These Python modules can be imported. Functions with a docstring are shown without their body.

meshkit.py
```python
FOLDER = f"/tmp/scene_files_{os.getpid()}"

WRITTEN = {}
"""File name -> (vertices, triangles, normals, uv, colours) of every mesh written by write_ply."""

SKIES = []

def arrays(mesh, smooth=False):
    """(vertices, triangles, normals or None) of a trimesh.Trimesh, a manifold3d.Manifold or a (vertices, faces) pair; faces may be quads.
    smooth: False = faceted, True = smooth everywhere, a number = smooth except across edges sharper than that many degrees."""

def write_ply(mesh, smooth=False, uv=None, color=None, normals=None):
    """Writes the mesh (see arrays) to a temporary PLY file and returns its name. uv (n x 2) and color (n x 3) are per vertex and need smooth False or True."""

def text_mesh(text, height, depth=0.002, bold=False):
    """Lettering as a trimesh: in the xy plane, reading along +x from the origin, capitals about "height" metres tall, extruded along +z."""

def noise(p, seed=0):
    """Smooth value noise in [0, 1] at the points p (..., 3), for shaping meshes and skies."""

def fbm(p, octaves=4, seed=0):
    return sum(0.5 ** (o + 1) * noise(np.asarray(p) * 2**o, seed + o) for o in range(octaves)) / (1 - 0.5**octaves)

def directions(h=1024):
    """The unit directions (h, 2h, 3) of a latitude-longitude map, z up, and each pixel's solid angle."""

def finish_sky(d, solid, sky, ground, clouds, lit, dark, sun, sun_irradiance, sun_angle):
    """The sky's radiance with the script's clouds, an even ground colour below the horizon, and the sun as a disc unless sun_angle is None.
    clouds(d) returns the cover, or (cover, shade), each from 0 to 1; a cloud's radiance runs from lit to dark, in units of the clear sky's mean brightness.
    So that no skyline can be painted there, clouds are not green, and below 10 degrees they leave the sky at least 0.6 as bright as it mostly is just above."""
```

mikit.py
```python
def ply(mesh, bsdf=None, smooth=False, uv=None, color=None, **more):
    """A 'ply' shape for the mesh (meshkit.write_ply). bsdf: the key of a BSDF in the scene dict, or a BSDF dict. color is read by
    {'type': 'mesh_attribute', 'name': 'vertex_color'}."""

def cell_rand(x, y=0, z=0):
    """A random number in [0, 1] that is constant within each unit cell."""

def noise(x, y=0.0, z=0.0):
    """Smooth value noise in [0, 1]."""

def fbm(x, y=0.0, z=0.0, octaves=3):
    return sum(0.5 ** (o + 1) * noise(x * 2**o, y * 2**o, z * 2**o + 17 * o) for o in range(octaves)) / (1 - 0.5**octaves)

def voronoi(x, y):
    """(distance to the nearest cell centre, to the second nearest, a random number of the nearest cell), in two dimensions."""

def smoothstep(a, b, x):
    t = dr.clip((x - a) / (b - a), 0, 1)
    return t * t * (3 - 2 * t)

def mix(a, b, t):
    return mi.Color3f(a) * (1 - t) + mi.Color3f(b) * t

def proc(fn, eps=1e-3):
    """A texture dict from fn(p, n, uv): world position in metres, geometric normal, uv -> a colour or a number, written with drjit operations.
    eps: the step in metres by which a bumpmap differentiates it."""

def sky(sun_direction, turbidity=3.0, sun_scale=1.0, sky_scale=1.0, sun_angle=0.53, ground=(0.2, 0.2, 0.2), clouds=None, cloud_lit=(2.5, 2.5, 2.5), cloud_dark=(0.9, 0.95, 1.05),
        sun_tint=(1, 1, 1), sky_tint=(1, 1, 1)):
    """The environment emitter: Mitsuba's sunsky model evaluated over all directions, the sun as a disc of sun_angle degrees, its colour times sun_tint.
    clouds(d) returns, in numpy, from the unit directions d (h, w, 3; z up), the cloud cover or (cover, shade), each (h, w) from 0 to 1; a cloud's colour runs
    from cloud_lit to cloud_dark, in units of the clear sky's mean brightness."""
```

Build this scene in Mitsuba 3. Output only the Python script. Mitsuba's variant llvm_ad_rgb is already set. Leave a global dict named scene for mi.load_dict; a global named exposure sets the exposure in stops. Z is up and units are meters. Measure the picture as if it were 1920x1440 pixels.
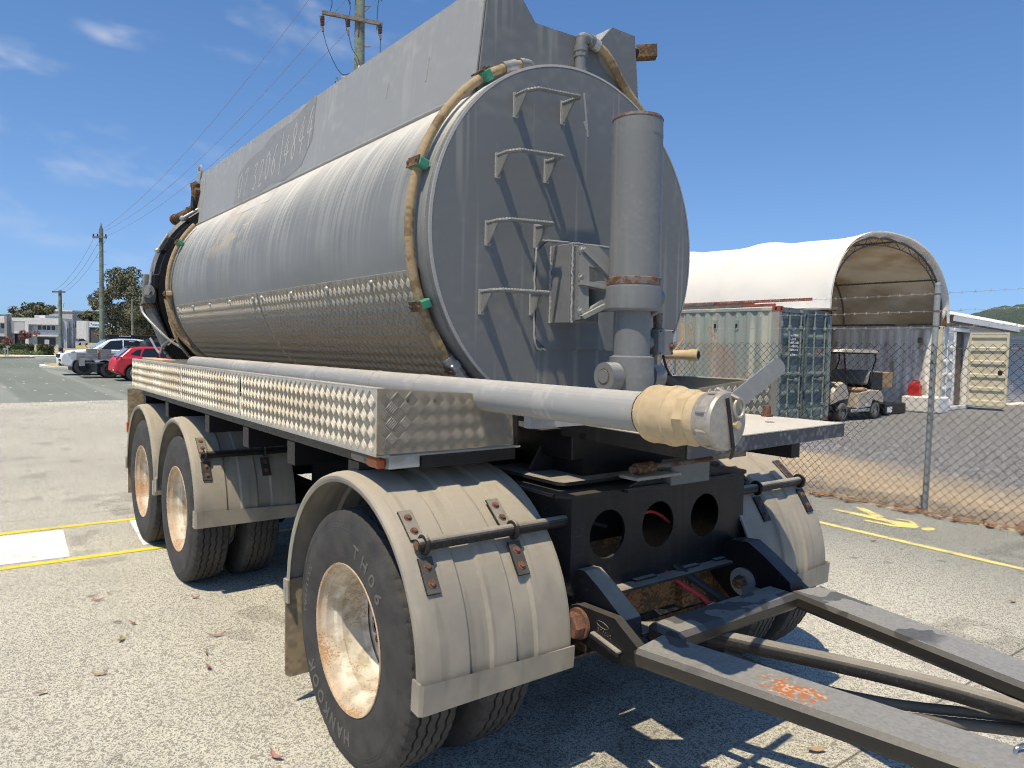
import math, random
import numpy as np, trimesh, drjit as dr, mitsuba as mi, mikit, meshkit
from mikit import noise, fbm, voronoi, cell_rand, smoothstep, mix, proc
from shapely.geometry import Polygon, Point, box as sbox, LineString
from shapely import affinity
T = mi.ScalarTransform4f
random.seed(7)
RNG = np.random.default_rng(7)
scene, labels = {}, {}

# ---------------------------------------------------------------- camera, sky, exposure
CAM = np.array([2.706, -2.4175, 1.677])
_yaw, _pitch, _roll, FPX = 0.649297, -0.0490407, 0.0189374, 1360.43
_f = np.array([-math.cos(_pitch) * math.cos(_yaw), math.cos(_pitch) * math.sin(_yaw), math.sin(_pitch)])
_r = np.cross(_f, [0, 0, 1.0]); _r /= np.linalg.norm(_r)
_u = -math.sin(_roll) * _r + math.cos(_roll) * np.cross(_r, _f)
scene['camera'] = {'type': 'perspective', 'fov': 2 * math.degrees(math.atan(960 / FPX)), 'fov_axis': 'x', 'near_clip': 0.05, 'far_clip': 6000.0,
                   'to_world': T().look_at(origin=CAM.tolist(), target=(CAM + _f).tolist(), up=_u.tolist())}
SUN = np.array([0.20, -0.42, 1.0]); SUN /= np.linalg.norm(SUN)


def cloud_fn(d):
    az, el = np.arctan2(d[..., 1], -d[..., 0]), np.arcsin(np.clip(d[..., 2], -1, 1))
    n = meshkit.fbm(np.stack([az * 9 + el * 5, el * 26, az * 2], -1), 5, 3)
    wisp = meshkit.fbm(np.stack([az * 34 + el * 30, el * 60, az * 3], -1), 3, 9)
    c = np.clip((n - 0.56) * 3.2, 0, 1) * np.clip((wisp - 0.3) * 2.2, 0, 1)
    return 0.62 * c * np.clip((el - 0.05) * 8, 0, 1) * np.clip((0.50 - np.abs(az - 0.12)) * 4.0, 0.0, 1)


scene['sky'] = mikit.sky(SUN.tolist(), turbidity=3.0, ground=(0.24, 0.23, 0.21), clouds=cloud_fn, cloud_lit=(2.6, 2.65, 2.75), cloud_dark=(1.6, 1.7, 1.8), sky_tint=(1.0, 1.24, 1.5), sun_tint=(0.98, 1.0, 0.955), sun_scale=1.25)
exposure = 1.3


# ---------------------------------------------------------------- materials
def M(key, col, rough=0.6, metal=0.0, spec=0.5, bump=None, scale=0.004, eps=2e-3, coat=0.0, **more):
    d = {'type': 'principled', 'base_color': proc(col) if callable(col) else {'type': 'rgb', 'value': list(col)}, 'roughness': proc(rough) if callable(rough) else rough, 'metallic': metal, 'specular': spec, **more}
    if coat:
        d['clearcoat'] = coat; d['clearcoat_gloss'] = 0.9
    if bump is not None:
        d = {'type': 'bumpmap', 'arbitrary': proc(bump, eps), 'scale': scale, 'bsdf': d}
    scene[key] = {'type': 'twosided', 'bsdf': d}
    return key


def c3(v):
    return mi.Color3f(*v)


def speck(base, dark, f=140.0, amt=0.5, big=3.0):
    """a plain tone with fine grain and broad patches"""
    def fn(p, n, uv):
        g = noise(p.x * f, p.y * f, p.z * f)
        b = fbm(p.x * big, p.y * big, p.z * big, 3)
        return mix(base, dark, amt * (0.55 * g + 0.9 * (b - 0.25)))
    return fn


def m_concrete(p, n, uv):
    a = noise(p.x * 210, p.y * 210); b = noise(p.x * 95 + 7, p.y * 95); c = noise(p.x * 480, p.y * 480)
    big = fbm(p.x * 0.45, p.y * 0.45, 2.0, 4); mid = fbm(p.x * 2.6, p.y * 2.6, 5.0, 3)
    g = 0.30 * a + 0.52 * b + 0.18 * c
    col = mix((0.235, 0.227, 0.198), (0.55, 0.54, 0.468), smoothstep(0.30, 0.56, g))
    col = mix(col, (0.10, 0.10, 0.10), 0.75 * smoothstep(0.60, 0.70, b) * smoothstep(0.42, 0.62, a))
    col = col * (0.84 + 0.34 * big) * (0.9 + 0.2 * mid)
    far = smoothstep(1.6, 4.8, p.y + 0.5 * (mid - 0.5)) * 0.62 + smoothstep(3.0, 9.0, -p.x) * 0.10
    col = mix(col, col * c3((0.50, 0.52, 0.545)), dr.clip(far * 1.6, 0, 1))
    j = dr.minimum(dr.abs(p.x + 5.32), dr.minimum(dr.abs(p.x - 1.23), dr.minimum(dr.abs(p.x + 12.3), dr.abs(p.x + 8.9))))
    col = mix(col, (0.06, 0.055, 0.05), 0.75 * (1 - smoothstep(0.004, 0.011, j + 0.003 * noise(p.x * 60, p.y * 60))))
    st = smoothstep(0.69, 0.76, noise(p.x * 1.9 + 3, p.y * 1.9)) * smoothstep(0.5, 0.68, noise(p.x * 6, p.y * 6))
    col = mix(col, col * 0.42, 0.4 * st)
    d1, d2, cr = voronoi(p.x * 2.1 + 0.4, p.y * 2.1)
    spot = (1 - smoothstep(0.07, 0.11, d1 + 0.05 * noise(p.x * 40, p.y * 40))) * smoothstep(0.86, 0.88, cr)
    return mix(col, col * 0.45, 0.8 * spot)


def b_concrete(p, n, uv):
    return 0.5 * noise(p.x * 210, p.y * 210) + 0.3 * noise(p.x * 95, p.y * 95) + 0.3 * noise(p.x * 420, p.y * 420)


def m_asphalt(p, n, uv):
    g = noise(p.x * 60, p.y * 60); big = fbm(p.x * 0.18, p.y * 0.3, 1.0, 4)
    col = mix((0.095, 0.112, 0.101), (0.165, 0.185, 0.168), 0.35 * g + 0.9 * big)
    tr = fbm(p.x * 0.05, p.y * 1.4, 9.0, 3)
    col = mix(col, (0.27, 0.285, 0.265), 0.4 * smoothstep(0.5, 0.75, tr))
    d1, d2, cr = voronoi(p.x * 1.3, p.y * 1.3)
    return mix(col, (0.62, 0.61, 0.57), (1 - smoothstep(0.05, 0.09, d1)) * smoothstep(0.75, 0.8, cr))


def m_gravel(p, n, uv):
    d1, d2, cr = voronoi(p.x * 26, p.y * 26)
    col = mix((0.07, 0.074, 0.078), (0.32, 0.325, 0.335), cr) * (0.62 + 0.5 * smoothstep(0.0, 0.25, d2 - d1))
    big = fbm(p.x * 0.5, p.y * 0.9, 4.0, 4)
    e = (p.y - 6.0) + 0.30 * (p.x + 1.0) + 1.6 * (big - 0.5) + 0.4 * (noise(p.x * 7, p.y * 7) - 0.5)
    dirt = mix((0.30, 0.235, 0.16), (0.52, 0.43, 0.31), fbm(p.x * 9, p.y * 9, 2.0, 3))
    k = (1 - smoothstep(1.1, 2.9, e))
    col = mix(col, dirt, 0.92 * k * (1 - 0.55 * smoothstep(0.5, 0.66, fbm(p.x * 5 + 2, p.y * 5, 1.0, 3)) * (1 - smoothstep(-0.2, 1.4, e))))
    fine = noise(p.x * 75, p.y * 75)
    return col * (0.72 + 0.5 * fine)


def m_ground(p, n, uv):
    return mix((0.20, 0.19, 0.12), (0.30, 0.255, 0.17), fbm(p.x * 0.05, p.y * 0.05, 1.0, 4)) * (0.8 + 0.4 * noise(p.x * 3, p.y * 3))


def m_tank(p, n, uv):
    z = p.z - 2.19
    ang = dr.atan2(p.y, z)
    up = smoothstep(-0.25, 0.95, n.z)
    fine = fbm(p.x * 46 + 0.8 * noise(p.x * 5, ang * 3), ang * 1.3, 3.0, 3)
    mid = noise(p.x * 9, ang * 1.1, 7.0)
    streak = smoothstep(0.38, 0.72, 0.6 * fine + 0.4 * mid)
    base = mix((0.165, 0.175, 0.178), (0.225, 0.235, 0.237), fbm(p.x * 2.2, ang * 4, 1.0, 3))
    dust = mix((0.53, 0.525, 0.49), (0.64, 0.615, 0.545), fbm(p.x * 1.2, ang * 3, 4.0, 3))
    k = dr.clip(1.0 * smoothstep(0.22, 0.88, n.z + 0.16 * (fine - 0.5) + 0.22 * (fbm(p.x * 1.3, ang * 2.5, 6.0, 3) - 0.5)) + 0.26 * streak * smoothstep(-0.30, 0.40, n.z), 0, 1)
    col = mix(base, dust, k * 0.92)
    # worn-off old lettering: sandy patches and a ghosted numeral
    wx, wa = p.x + 2.95, ang + 1.02
    w = smoothstep(0.47, 0.60, fbm(p.x * 6.0, ang * 9.0, 8.0, 4)) * (1 - smoothstep(0.5, 1.0, dr.abs(wx) / 0.75)) * (1 - smoothstep(0.22, 0.42, dr.abs(wa)))
    return mix(col, (0.44, 0.385, 0.29), 0.62 * w)


def paint(base, dust, k_up=0.6, grain=0.25, f=90.0, run=0.0):
    """painted steel: dust that lies on upward faces, grain, run marks"""
    def fn(p, n, uv):
        up = smoothstep(0.35, 0.95, n.z)
        g = fbm(p.x * f * 0.08, p.y * f * 0.08, p.z * f * 0.08, 4)
        s = noise(p.x * f, p.y * f, p.z * f)
        col = mix(base, dust, dr.clip(k_up * up * (0.5 + 0.9 * g) + grain * smoothstep(0.5, 0.85, 0.6 * g + 0.4 * s), 0, 1))
        if run:
            r = noise(p.y * 55, p.x * 55, p.z * 1.5) * noise(p.y * 13, p.x * 13, p.z * 0.8)
            col = mix(col, dust, run * smoothstep(0.32, 0.6, r))
        return col
    return fn


def m_tread(p, n, uv):
    g = fbm(p.x * 3, p.y * 3, p.z * 5, 4); s = noise(p.x * 130, p.y * 130, p.z * 130)
    return mix((0.56, 0.545, 0.50), (0.40, 0.37, 0.31), smoothstep(0.35, 0.75, 0.75 * g + 0.25 * s))


def m_clad(p, n, uv):
    low = smoothstep(1.93, 1.70, p.z + 0.22 * (fbm(p.x * 1.6, p.z * 3, 2.0, 4) - 0.5))
    s = fbm(p.x * 38, p.z * 2.2, 5.0, 3)
    col = mix((0.30, 0.285, 0.25), (0.22, 0.205, 0.175), smoothstep(0.3, 0.7, s))
    return mix(col, mix((0.46, 0.36, 0.225), (0.27, 0.205, 0.13), fbm(p.x * 5, p.z * 9, 1.0, 3)), 0.9 * low * (0.6 + 0.4 * s))


def m_rubber(p, n, uv):
    g = fbm(p.x * 14, p.y * 14, p.z * 14, 3); s = noise(p.x * 160, p.y * 160, p.z * 160)
    return mix((0.036, 0.037, 0.039), (0.115, 0.11, 0.10), dr.clip(0.55 * (g - 0.30) + 0.16 * s, 0, 1))


def m_fender(p, n, uv):
    g = fbm(p.x * 5, p.y * 9, p.z * 5, 4); s = noise(p.x * 120, p.y * 40, p.z * 40)
    st = noise(p.y * 46, p.z * 3.0, p.x * 3.0)
    col = mix((0.345, 0.317, 0.262), (0.262, 0.245, 0.21), smoothstep(0.3, 0.75, g))
    col = mix(col, (0.54, 0.48, 0.375), 0.7 * smoothstep(0.3, 0.95, n.z) * g)
    return mix(col, col * 0.72, 0.5 * smoothstep(0.62, 0.8, st) + 0.25 * s * g)


def m_rim(p, n, uv):
    dep = 1.235 - dr.abs(p.y)
    g = fbm(p.x * 16, p.y * 16, p.z * 16, 4); s = noise(p.x * 170, p.y * 170, p.z * 170); h = fbm(p.x * 5 + 4, p.y * 5, p.z * 5, 3)
    col = mix((0.70, 0.665, 0.57), (0.48, 0.42, 0.32), smoothstep(0.35, 0.65, g))
    lip = smoothstep(0.085, 0.02, dep + 0.06 * (g - 0.5))
    col = mix(col, mix((0.50, 0.34, 0.19), (0.36, 0.20, 0.10), s), dr.clip(0.65 * lip + 0.75 * smoothstep(0.56, 0.74, 0.8 * h + 0.2 * s), 0, 1))
    return mix(col, (0.16, 0.10, 0.06), 0.35 * smoothstep(0.68, 0.85, s) * smoothstep(0.4, 0.6, g))


def rusty(base, rust, at=0.52, f=18.0):
    def fn(p, n, uv):
        g = fbm(p.x * f, p.y * f, p.z * f, 4)
        s = noise(p.x * f * 7, p.y * f * 7, p.z * f * 7)
        return mix(base, rust, smoothstep(at, at + 0.14, 0.7 * g + 0.3 * s)) * (0.85 + 0.3 * s)
    return fn


def m_drawbar(p, n, uv):
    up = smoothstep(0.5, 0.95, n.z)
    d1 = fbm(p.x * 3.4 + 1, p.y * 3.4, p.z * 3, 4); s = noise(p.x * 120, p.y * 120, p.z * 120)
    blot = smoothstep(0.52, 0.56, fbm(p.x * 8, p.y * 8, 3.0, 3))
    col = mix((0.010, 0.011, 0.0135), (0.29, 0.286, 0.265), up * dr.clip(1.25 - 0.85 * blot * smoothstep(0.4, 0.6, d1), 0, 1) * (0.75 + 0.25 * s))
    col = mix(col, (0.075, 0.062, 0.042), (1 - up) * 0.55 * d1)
    a, b = (p.x - 1.50) / 0.17, (p.y + 0.405) / 0.10
    r = smoothstep(0.25, 0.42, (1 - dr.sqrt(a * a + b * b)) * 0.5 + 0.55 * (fbm(p.x * 60, p.y * 60, 1.0, 3) - 0.38)) * smoothstep(1.0, 0.9, dr.sqrt(a * a + b * b) * 0.85)
    return mix(col, mix((0.42, 0.16, 0.055), (0.55, 0.40, 0.28), smoothstep(0.5, 0.8, s)), r * up)


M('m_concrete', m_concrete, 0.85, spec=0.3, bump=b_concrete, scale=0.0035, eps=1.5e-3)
M('m_asphalt', m_asphalt, 0.85, spec=0.3)
M('m_gravel', m_gravel, 0.9, spec=0.2, bump=lambda p, n, uv: noise(p.x * 34, p.y * 34) + 0.5 * noise(p.x * 80, p.y * 80), scale=0.02, eps=6e-3)
M('m_ground', m_ground, 0.95, spec=0.1)
M('m_tank', m_tank, 0.55, spec=0.4, bump=lambda p, n, uv: fbm(p.x * 0.9, p.y * 1.6, p.z * 1.6, 3) + 0.03 * noise(p.x * 40, p.y * 20, p.z * 20), scale=0.02, eps=8e-3)
M('m_head', paint((0.150, 0.160, 0.165), (0.30, 0.30, 0.285), 0.5, 0.24, 26.0, 0.55), 0.52, spec=0.4, bump=lambda p, n, uv: fbm(p.y * 1.4, p.z * 1.4, p.x * 1.4, 2) + 0.02 * noise(p.x * 60, p.y * 60, p.z * 60), scale=0.012, eps=8e-3)
M('m_fin', paint((0.30, 0.31, 0.31), (0.44, 0.44, 0.42), 0.6, 0.55, 18.0, 0.3), 0.5, spec=0.4)
M('m_grey', paint((0.165, 0.175, 0.18), (0.40, 0.395, 0.37), 0.75, 0.10, 60.0, 0.15), 0.5, spec=0.45)
M('m_pipe', paint((0.31, 0.315, 0.31), (0.50, 0.485, 0.45), 0.6, 0.40, 40.0, 0.35), 0.45, spec=0.45)
M('m_black', paint((0.006, 0.0065, 0.0085), (0.17, 0.155, 0.13), 0.4, 0.05, 120.0, 0.03), 0.42, spec=0.4)
M('m_blackdust', paint((0.014, 0.014, 0.016), (0.32, 0.30, 0.26), 0.9, 0.13, 110.0), 0.55, spec=0.4)
M('m_plate', paint((0.33, 0.315, 0.28), (0.47, 0.45, 0.40), 0.9, 0.4, 50.0), 0.7, spec=0.3)
M('m_edgeblack', paint((0.05, 0.055, 0.07), (0.33, 0.33, 0.34), 0.8, 0.5, 60.0), 0.5, spec=0.4)
M('m_drawbar', m_drawbar, 0.42, spec=0.5)
M('m_tread', m_tread, 0.58, metal=0.45)
M('m_clad', m_clad, 0.6, metal=0.1)
M('m_rubber', m_rubber, 0.7, spec=0.35)
M('m_fender', m_fender, 0.6, spec=0.35)
M('m_rim', m_rim, 0.55, spec=0.4)
M('m_bolt', rusty((0.125, 0.075, 0.055), (0.20, 0.095, 0.06), 0.45, 40.0), 0.7, spec=0.3)
M('m_rust', rusty((0.085, 0.06, 0.042), (0.20, 0.115, 0.06), 0.46, 14.0), 0.8, spec=0.25)
M('m_rustband', rusty((0.17, 0.16, 0.145), (0.13, 0.06, 0.035), 0.40, 30.0), 0.8, spec=0.25)
M('m_hose', rusty((0.36, 0.275, 0.165), (0.20, 0.145, 0.085), 0.48, 9.0), 0.75, spec=0.3)
M('m_hosegrey', speck((0.17, 0.16, 0.145), (0.07, 0.07, 0.07), 150.0, 0.7), 0.75, spec=0.3)
M('m_rubberhose', (0.018, 0.018, 0.02), 0.5)
M('m_redhose', (0.42, 0.03, 0.025), 0.4)
M('m_green', rusty((0.045, 0.24, 0.15), (0.16, 0.20, 0.13), 0.6, 20.0), 0.5)
M('m_sand', speck((0.60, 0.475, 0.295), (0.38, 0.29, 0.175), 60.0, 0.75, 9.0), 0.6, spec=0.35)
M('m_alu', speck((0.50, 0.47, 0.42), (0.30, 0.27, 0.22), 90.0, 0.8, 8.0), 0.5, metal=0.45)
M('m_letter', (0.115, 0.112, 0.105), 0.7)
M('m_treadbase', speck((0.46, 0.45, 0.415), (0.33, 0.315, 0.27), 60.0, 0.7, 5.0), 0.6, metal=0.1)
M('m_treadbrown', speck((0.30, 0.265, 0.205), (0.19, 0.165, 0.12), 60.0, 0.7, 6.0), 0.65, metal=0.1)
M('m_cladbar', lambda p, n, uv: mix((0.47, 0.45, 0.40), (0.44, 0.355, 0.235), smoothstep(1.93, 1.66, p.z) * 0.9), 0.6, metal=0.25)
M('m_galv', rusty((0.42, 0.44, 0.44), (0.30, 0.30, 0.28), 0.5, 6.0), 0.45, metal=0.5)
M('m_weld', speck((0.36, 0.36, 0.35), (0.22, 0.225, 0.22), 120.0, 0.6), 0.5)
M('m_flap', rusty((0.25, 0.205, 0.145), (0.33, 0.26, 0.17), 0.4, 7.0), 0.75, spec=0.25)
M('m_dark', (0.008, 0.008, 0.009), 0.8)
M('m_chain', (0.55, 0.55, 0.55), 0.25, metal=1.0)
M('m_amber', (0.36, 0.075, 0.02), 0.25)
M('m_lamp', (0.16, 0.155, 0.14), 0.4)
M('m_yellow', rusty((0.80, 0.62, 0.035), (0.55, 0.46, 0.13), 0.60, 8.0), 0.7, spec=0.3)
M('m_paleyellow', rusty((0.66, 0.56, 0.20), (0.44, 0.39, 0.22), 0.50, 9.0), 0.75, spec=0.3)
M('m_whiteline', rusty((0.74, 0.74, 0.71), (0.46, 0.45, 0.41), 0.60, 9.0), 0.75, spec=0.3)
M('m_ghost', (0.47, 0.46, 0.44), 0.7, spec=0.3)
M('m_wipe', speck((0.215, 0.23, 0.24), (0.30, 0.31, 0.315), 30.0, 0.6, 9.0), 0.6, spec=0.3)
M('m_scrawl', (0.40, 0.395, 0.385), 0.7, spec=0.3)


# ---------------------------------------------------------------- shape helpers
def nrm(v):
    v = np.asarray(v, float)
    return v / np.linalg.norm(v)


def cat(*ms):
    out = []
    for m in ms:
        out += list(m) if isinstance(m, (list, tuple)) else [m]
    return trimesh.util.concatenate(out)


def bx(x0, x1, y0, y1, z0, z1, b=0.0):
    """a box between two corners, chamfered by b"""
    if b <= 0:
        m = trimesh.creation.box((abs(x1 - x0), abs(y1 - y0), abs(z1 - z0)))
    else:
        h = np.array([abs(x1 - x0), abs(y1 - y0), abs(z1 - z0)]) / 2
        b = min(b, h.min() * 0.8)
        pts = [np.array([sx, sy, sz]) * (h - b * (np.arange(3) != k)) for k in range(3) for sx in (-1, 1) for sy in (-1, 1) for sz in (-1, 1)]
        m = trimesh.convex.convex_hull(np.array(pts))
    m.apply_translation(((x0 + x1) / 2, (y0 + y1) / 2, (z0 + z1) / 2))
    return m


def bar(p0, p1, w, h, up=(0, 0, 1), b=0.0):
    """a box from p0 to p1, w wide across, h tall along up"""
    p0, p1 = np.asarray(p0, float), np.asarray(p1, float)
    L = np.linalg.norm(p1 - p0); d = (p1 - p0) / L
    up = up if abs(np.dot(nrm(up), d)) < 0.99 else (1, 0, 0.01) if abs(d[0]) < 0.9 else (0, 1, 0.01)
    s = nrm(np.cross(up, d)); u = np.cross(d, s)
    m = bx(-L / 2, L / 2, -w / 2, w / 2, -h / 2, h / 2, b)
    A = np.eye(4); A[:3, :3] = np.stack([d, s, u], 1); A[:3, 3] = (p0 + p1) / 2
    return m.apply_transform(A)


def tube(path, r, sides=10, cap=True):
    p = np.asarray(path, float)
    r = np.broadcast_to(r, (len(p),))
    t = np.gradient(p, axis=0); t /= np.linalg.norm(t, axis=1, keepdims=True) + 1e-12
    a = nrm(np.cross(t[0], [0, 0, 1] if abs(t[0][2]) < 0.9 else [1, 0, 0]))
    ang = np.arange(sides) * 2 * np.pi / sides
    rows = []
    for i in range(len(p)):
        a = nrm(a - t[i] * (a @ t[i])); b = np.cross(t[i], a)
        rows.append(p[i] + r[i] * (np.cos(ang)[:, None] * a + np.sin(ang)[:, None] * b))
    v = np.vstack(rows)
    f = []
    for i in range(len(p) - 1):
        for j in range(sides):
            k = (j + 1) % sides
            q0, q1, q2, q3 = i * sides + j, i * sides + k, (i + 1) * sides + k, (i + 1) * sides + j
            f += [[q0, q1, q2], [q0, q2, q3]]
    if cap:
        v = np.vstack([v, p[0], p[-1]]); n = len(v); e = (len(p) - 1) * sides
        for j in range(sides):
            k = (j + 1) % sides
            f += [[n - 2, k, j], [n - 1, e + j, e + k]]
    return trimesh.Trimesh(v, f, process=False)


def curve(pts, n=24):
    """a smooth (Catmull-Rom) path through pts"""
    p = np.asarray(pts, float); p = np.vstack([2 * p[0] - p[1], p, 2 * p[-1] - p[-2]])
    out = []
    for i in range(1, len(p) - 2):
        for t in np.linspace(0, 1, n, endpoint=False):
            out.append(0.5 * (2 * p[i] + (p[i + 1] - p[i - 1]) * t + (2 * p[i - 1] - 5 * p[i] + 4 * p[i + 1] - p[i + 2]) * t * t + (3 * p[i] - p[i - 1] - 3 * p[i + 1] + p[i + 2]) * t ** 3))
    return np.array(out + [p[-2]])


def cyl(p0, p1, r0, r1=None, sides=24):
    return tube([p0, p1], [r0, r0 if r1 is None else r1], sides)


def lathe(prof, p0, axis, sides=48, a0=0.0, a1=2 * math.pi, ref=(0, 0, 1)):
    """prof: rows (distance along the axis from p0, radius)"""
    d = nrm(axis); ref = (1, 0, 0) if abs(np.dot(ref, d)) > 0.95 else ref; a = nrm(np.asarray(ref, float) - d * np.dot(ref, d)); b = np.cross(d, a)
    full = abs(a1 - a0 - 2 * math.pi) < 1e-6
    ang = np.linspace(a0, a1, sides + 1)[: sides if full else None]
    prof = np.asarray(prof, float); n, m = len(prof), len(ang)
    ring = np.cos(ang)[:, None] * a + np.sin(ang)[:, None] * b
    v = (np.asarray(p0, float) + prof[None, :, :1] * d + prof[None, :, 1:] * ring[:, None]).reshape(-1, 3)
    f = []
    for i in range(m if full else m - 1):
        for j in range(n - 1):
            q0, q1, q2, q3 = i * n + j, i * n + j + 1, (i + 1) % m * n + j + 1, (i + 1) % m * n + j
            f += [[q0, q2, q1], [q0, q3, q2]]
    return trimesh.Trimesh(v, f, process=False)


def prism(poly, axis, a, b):
    """a polygon (rows, or shapely) in the other two axes, extruded along the axis from a to b"""
    g = poly if hasattr(poly, 'exterior') else Polygon(poly)
    m = trimesh.creation.extrude_polygon(g, abs(b - a), engine='earcut')
    v = np.array(m.vertices); lo = min(a, b)
    if axis == 'z':
        w = v + [0, 0, lo]
    elif axis == 'x':
        w = np.stack([v[:, 2] + lo, v[:, 0], v[:, 1]], 1)
    else:
        w = np.stack([v[:, 0], v[:, 2] + lo, v[:, 1]], 1)
    m = trimesh.Trimesh(w, m.faces, process=False)
    if m.volume < 0:
        m.invert()
    return m


def frame(m, p, x, z=(0, 0, 1)):
    """moves a mesh so that its own x axis points along x and its z roughly along z, its origin at p"""
    x = nrm(x); z = z if abs(np.dot(nrm(z), x)) < 0.999 else (1, 0, 0) if abs(x[0]) < 0.9 else (0, 0, 1); y = nrm(np.cross(z, x)); A = np.eye(4)
    A[:3, :3] = np.stack([x, y, np.cross(x, y)], 1); A[:3, 3] = p
    return m.copy().apply_transform(A)


def hexbolt(p, d, r=0.012, h=0.01, washer=True):
    ms = [tube([p, np.asarray(p) + nrm(d) * h], [r, r * 0.94], 6)]
    if washer:
        ms.append(cyl(p, np.asarray(p) + nrm(d) * h * 0.25, r * 1.5, r * 1.5, 14))
    return cat(ms)


def sheet(f, nu, nv):
    """a grid mesh of f(u, v), u and v from 0 to 1"""
    u, v = np.meshgrid(np.linspace(0, 1, nu + 1), np.linspace(0, 1, nv + 1), indexing='ij')
    p = f(u.ravel(), v.ravel())
    i, j = np.meshgrid(np.arange(nu), np.arange(nv), indexing='ij')
    q = (i * (nv + 1) + j).ravel()
    fa = np.vstack([np.stack([q, q + nv + 1, q + nv + 2], 1), np.stack([q, q + nv + 2, q + 1], 1)])
    return trimesh.Trimesh(p, fa, process=False)


TAKEN = set()


def name(key):
    """the next free key for a thing or part that has only children"""
    k, i = key, 0
    while k in TAKEN:
        i += 1; k = f'{key}_{i:03d}'
    TAKEN.add(k)
    return k


def thing(key, label, category, group=None):
    k = name(key)
    labels[k] = {'label': label, 'category': category}
    if group:
        labels[k]['group'] = group
    return k


def one(key, mesh, mat, label, category, group=None, smooth=32, kind=None):
    k = thing(key, label, category, group)
    if kind:
        labels[k] = {'label': label, 'category': category, 'kind': kind}
    scene[k] = mikit.ply(mesh, mat, smooth)
    return k


def part(parent, key, mesh, mat, smooth=32, label=None, stuff=False):
    k = name(f'{parent}__{key}')
    scene[k] = mikit.ply(mesh, mat, smooth)
    if label or stuff:
        labels[k] = {**({'label': label} if label else {}), **({'kind': 'stuff'} if stuff else {})}
    return k


def setting(key, mesh, mat, label=None, smooth=False):
    k = name(key)
    scene[k] = mikit.ply(mesh, mat, smooth)
    labels[k] = {'kind': 'structure', **({'label': label} if label else {})}
    return k


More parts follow.
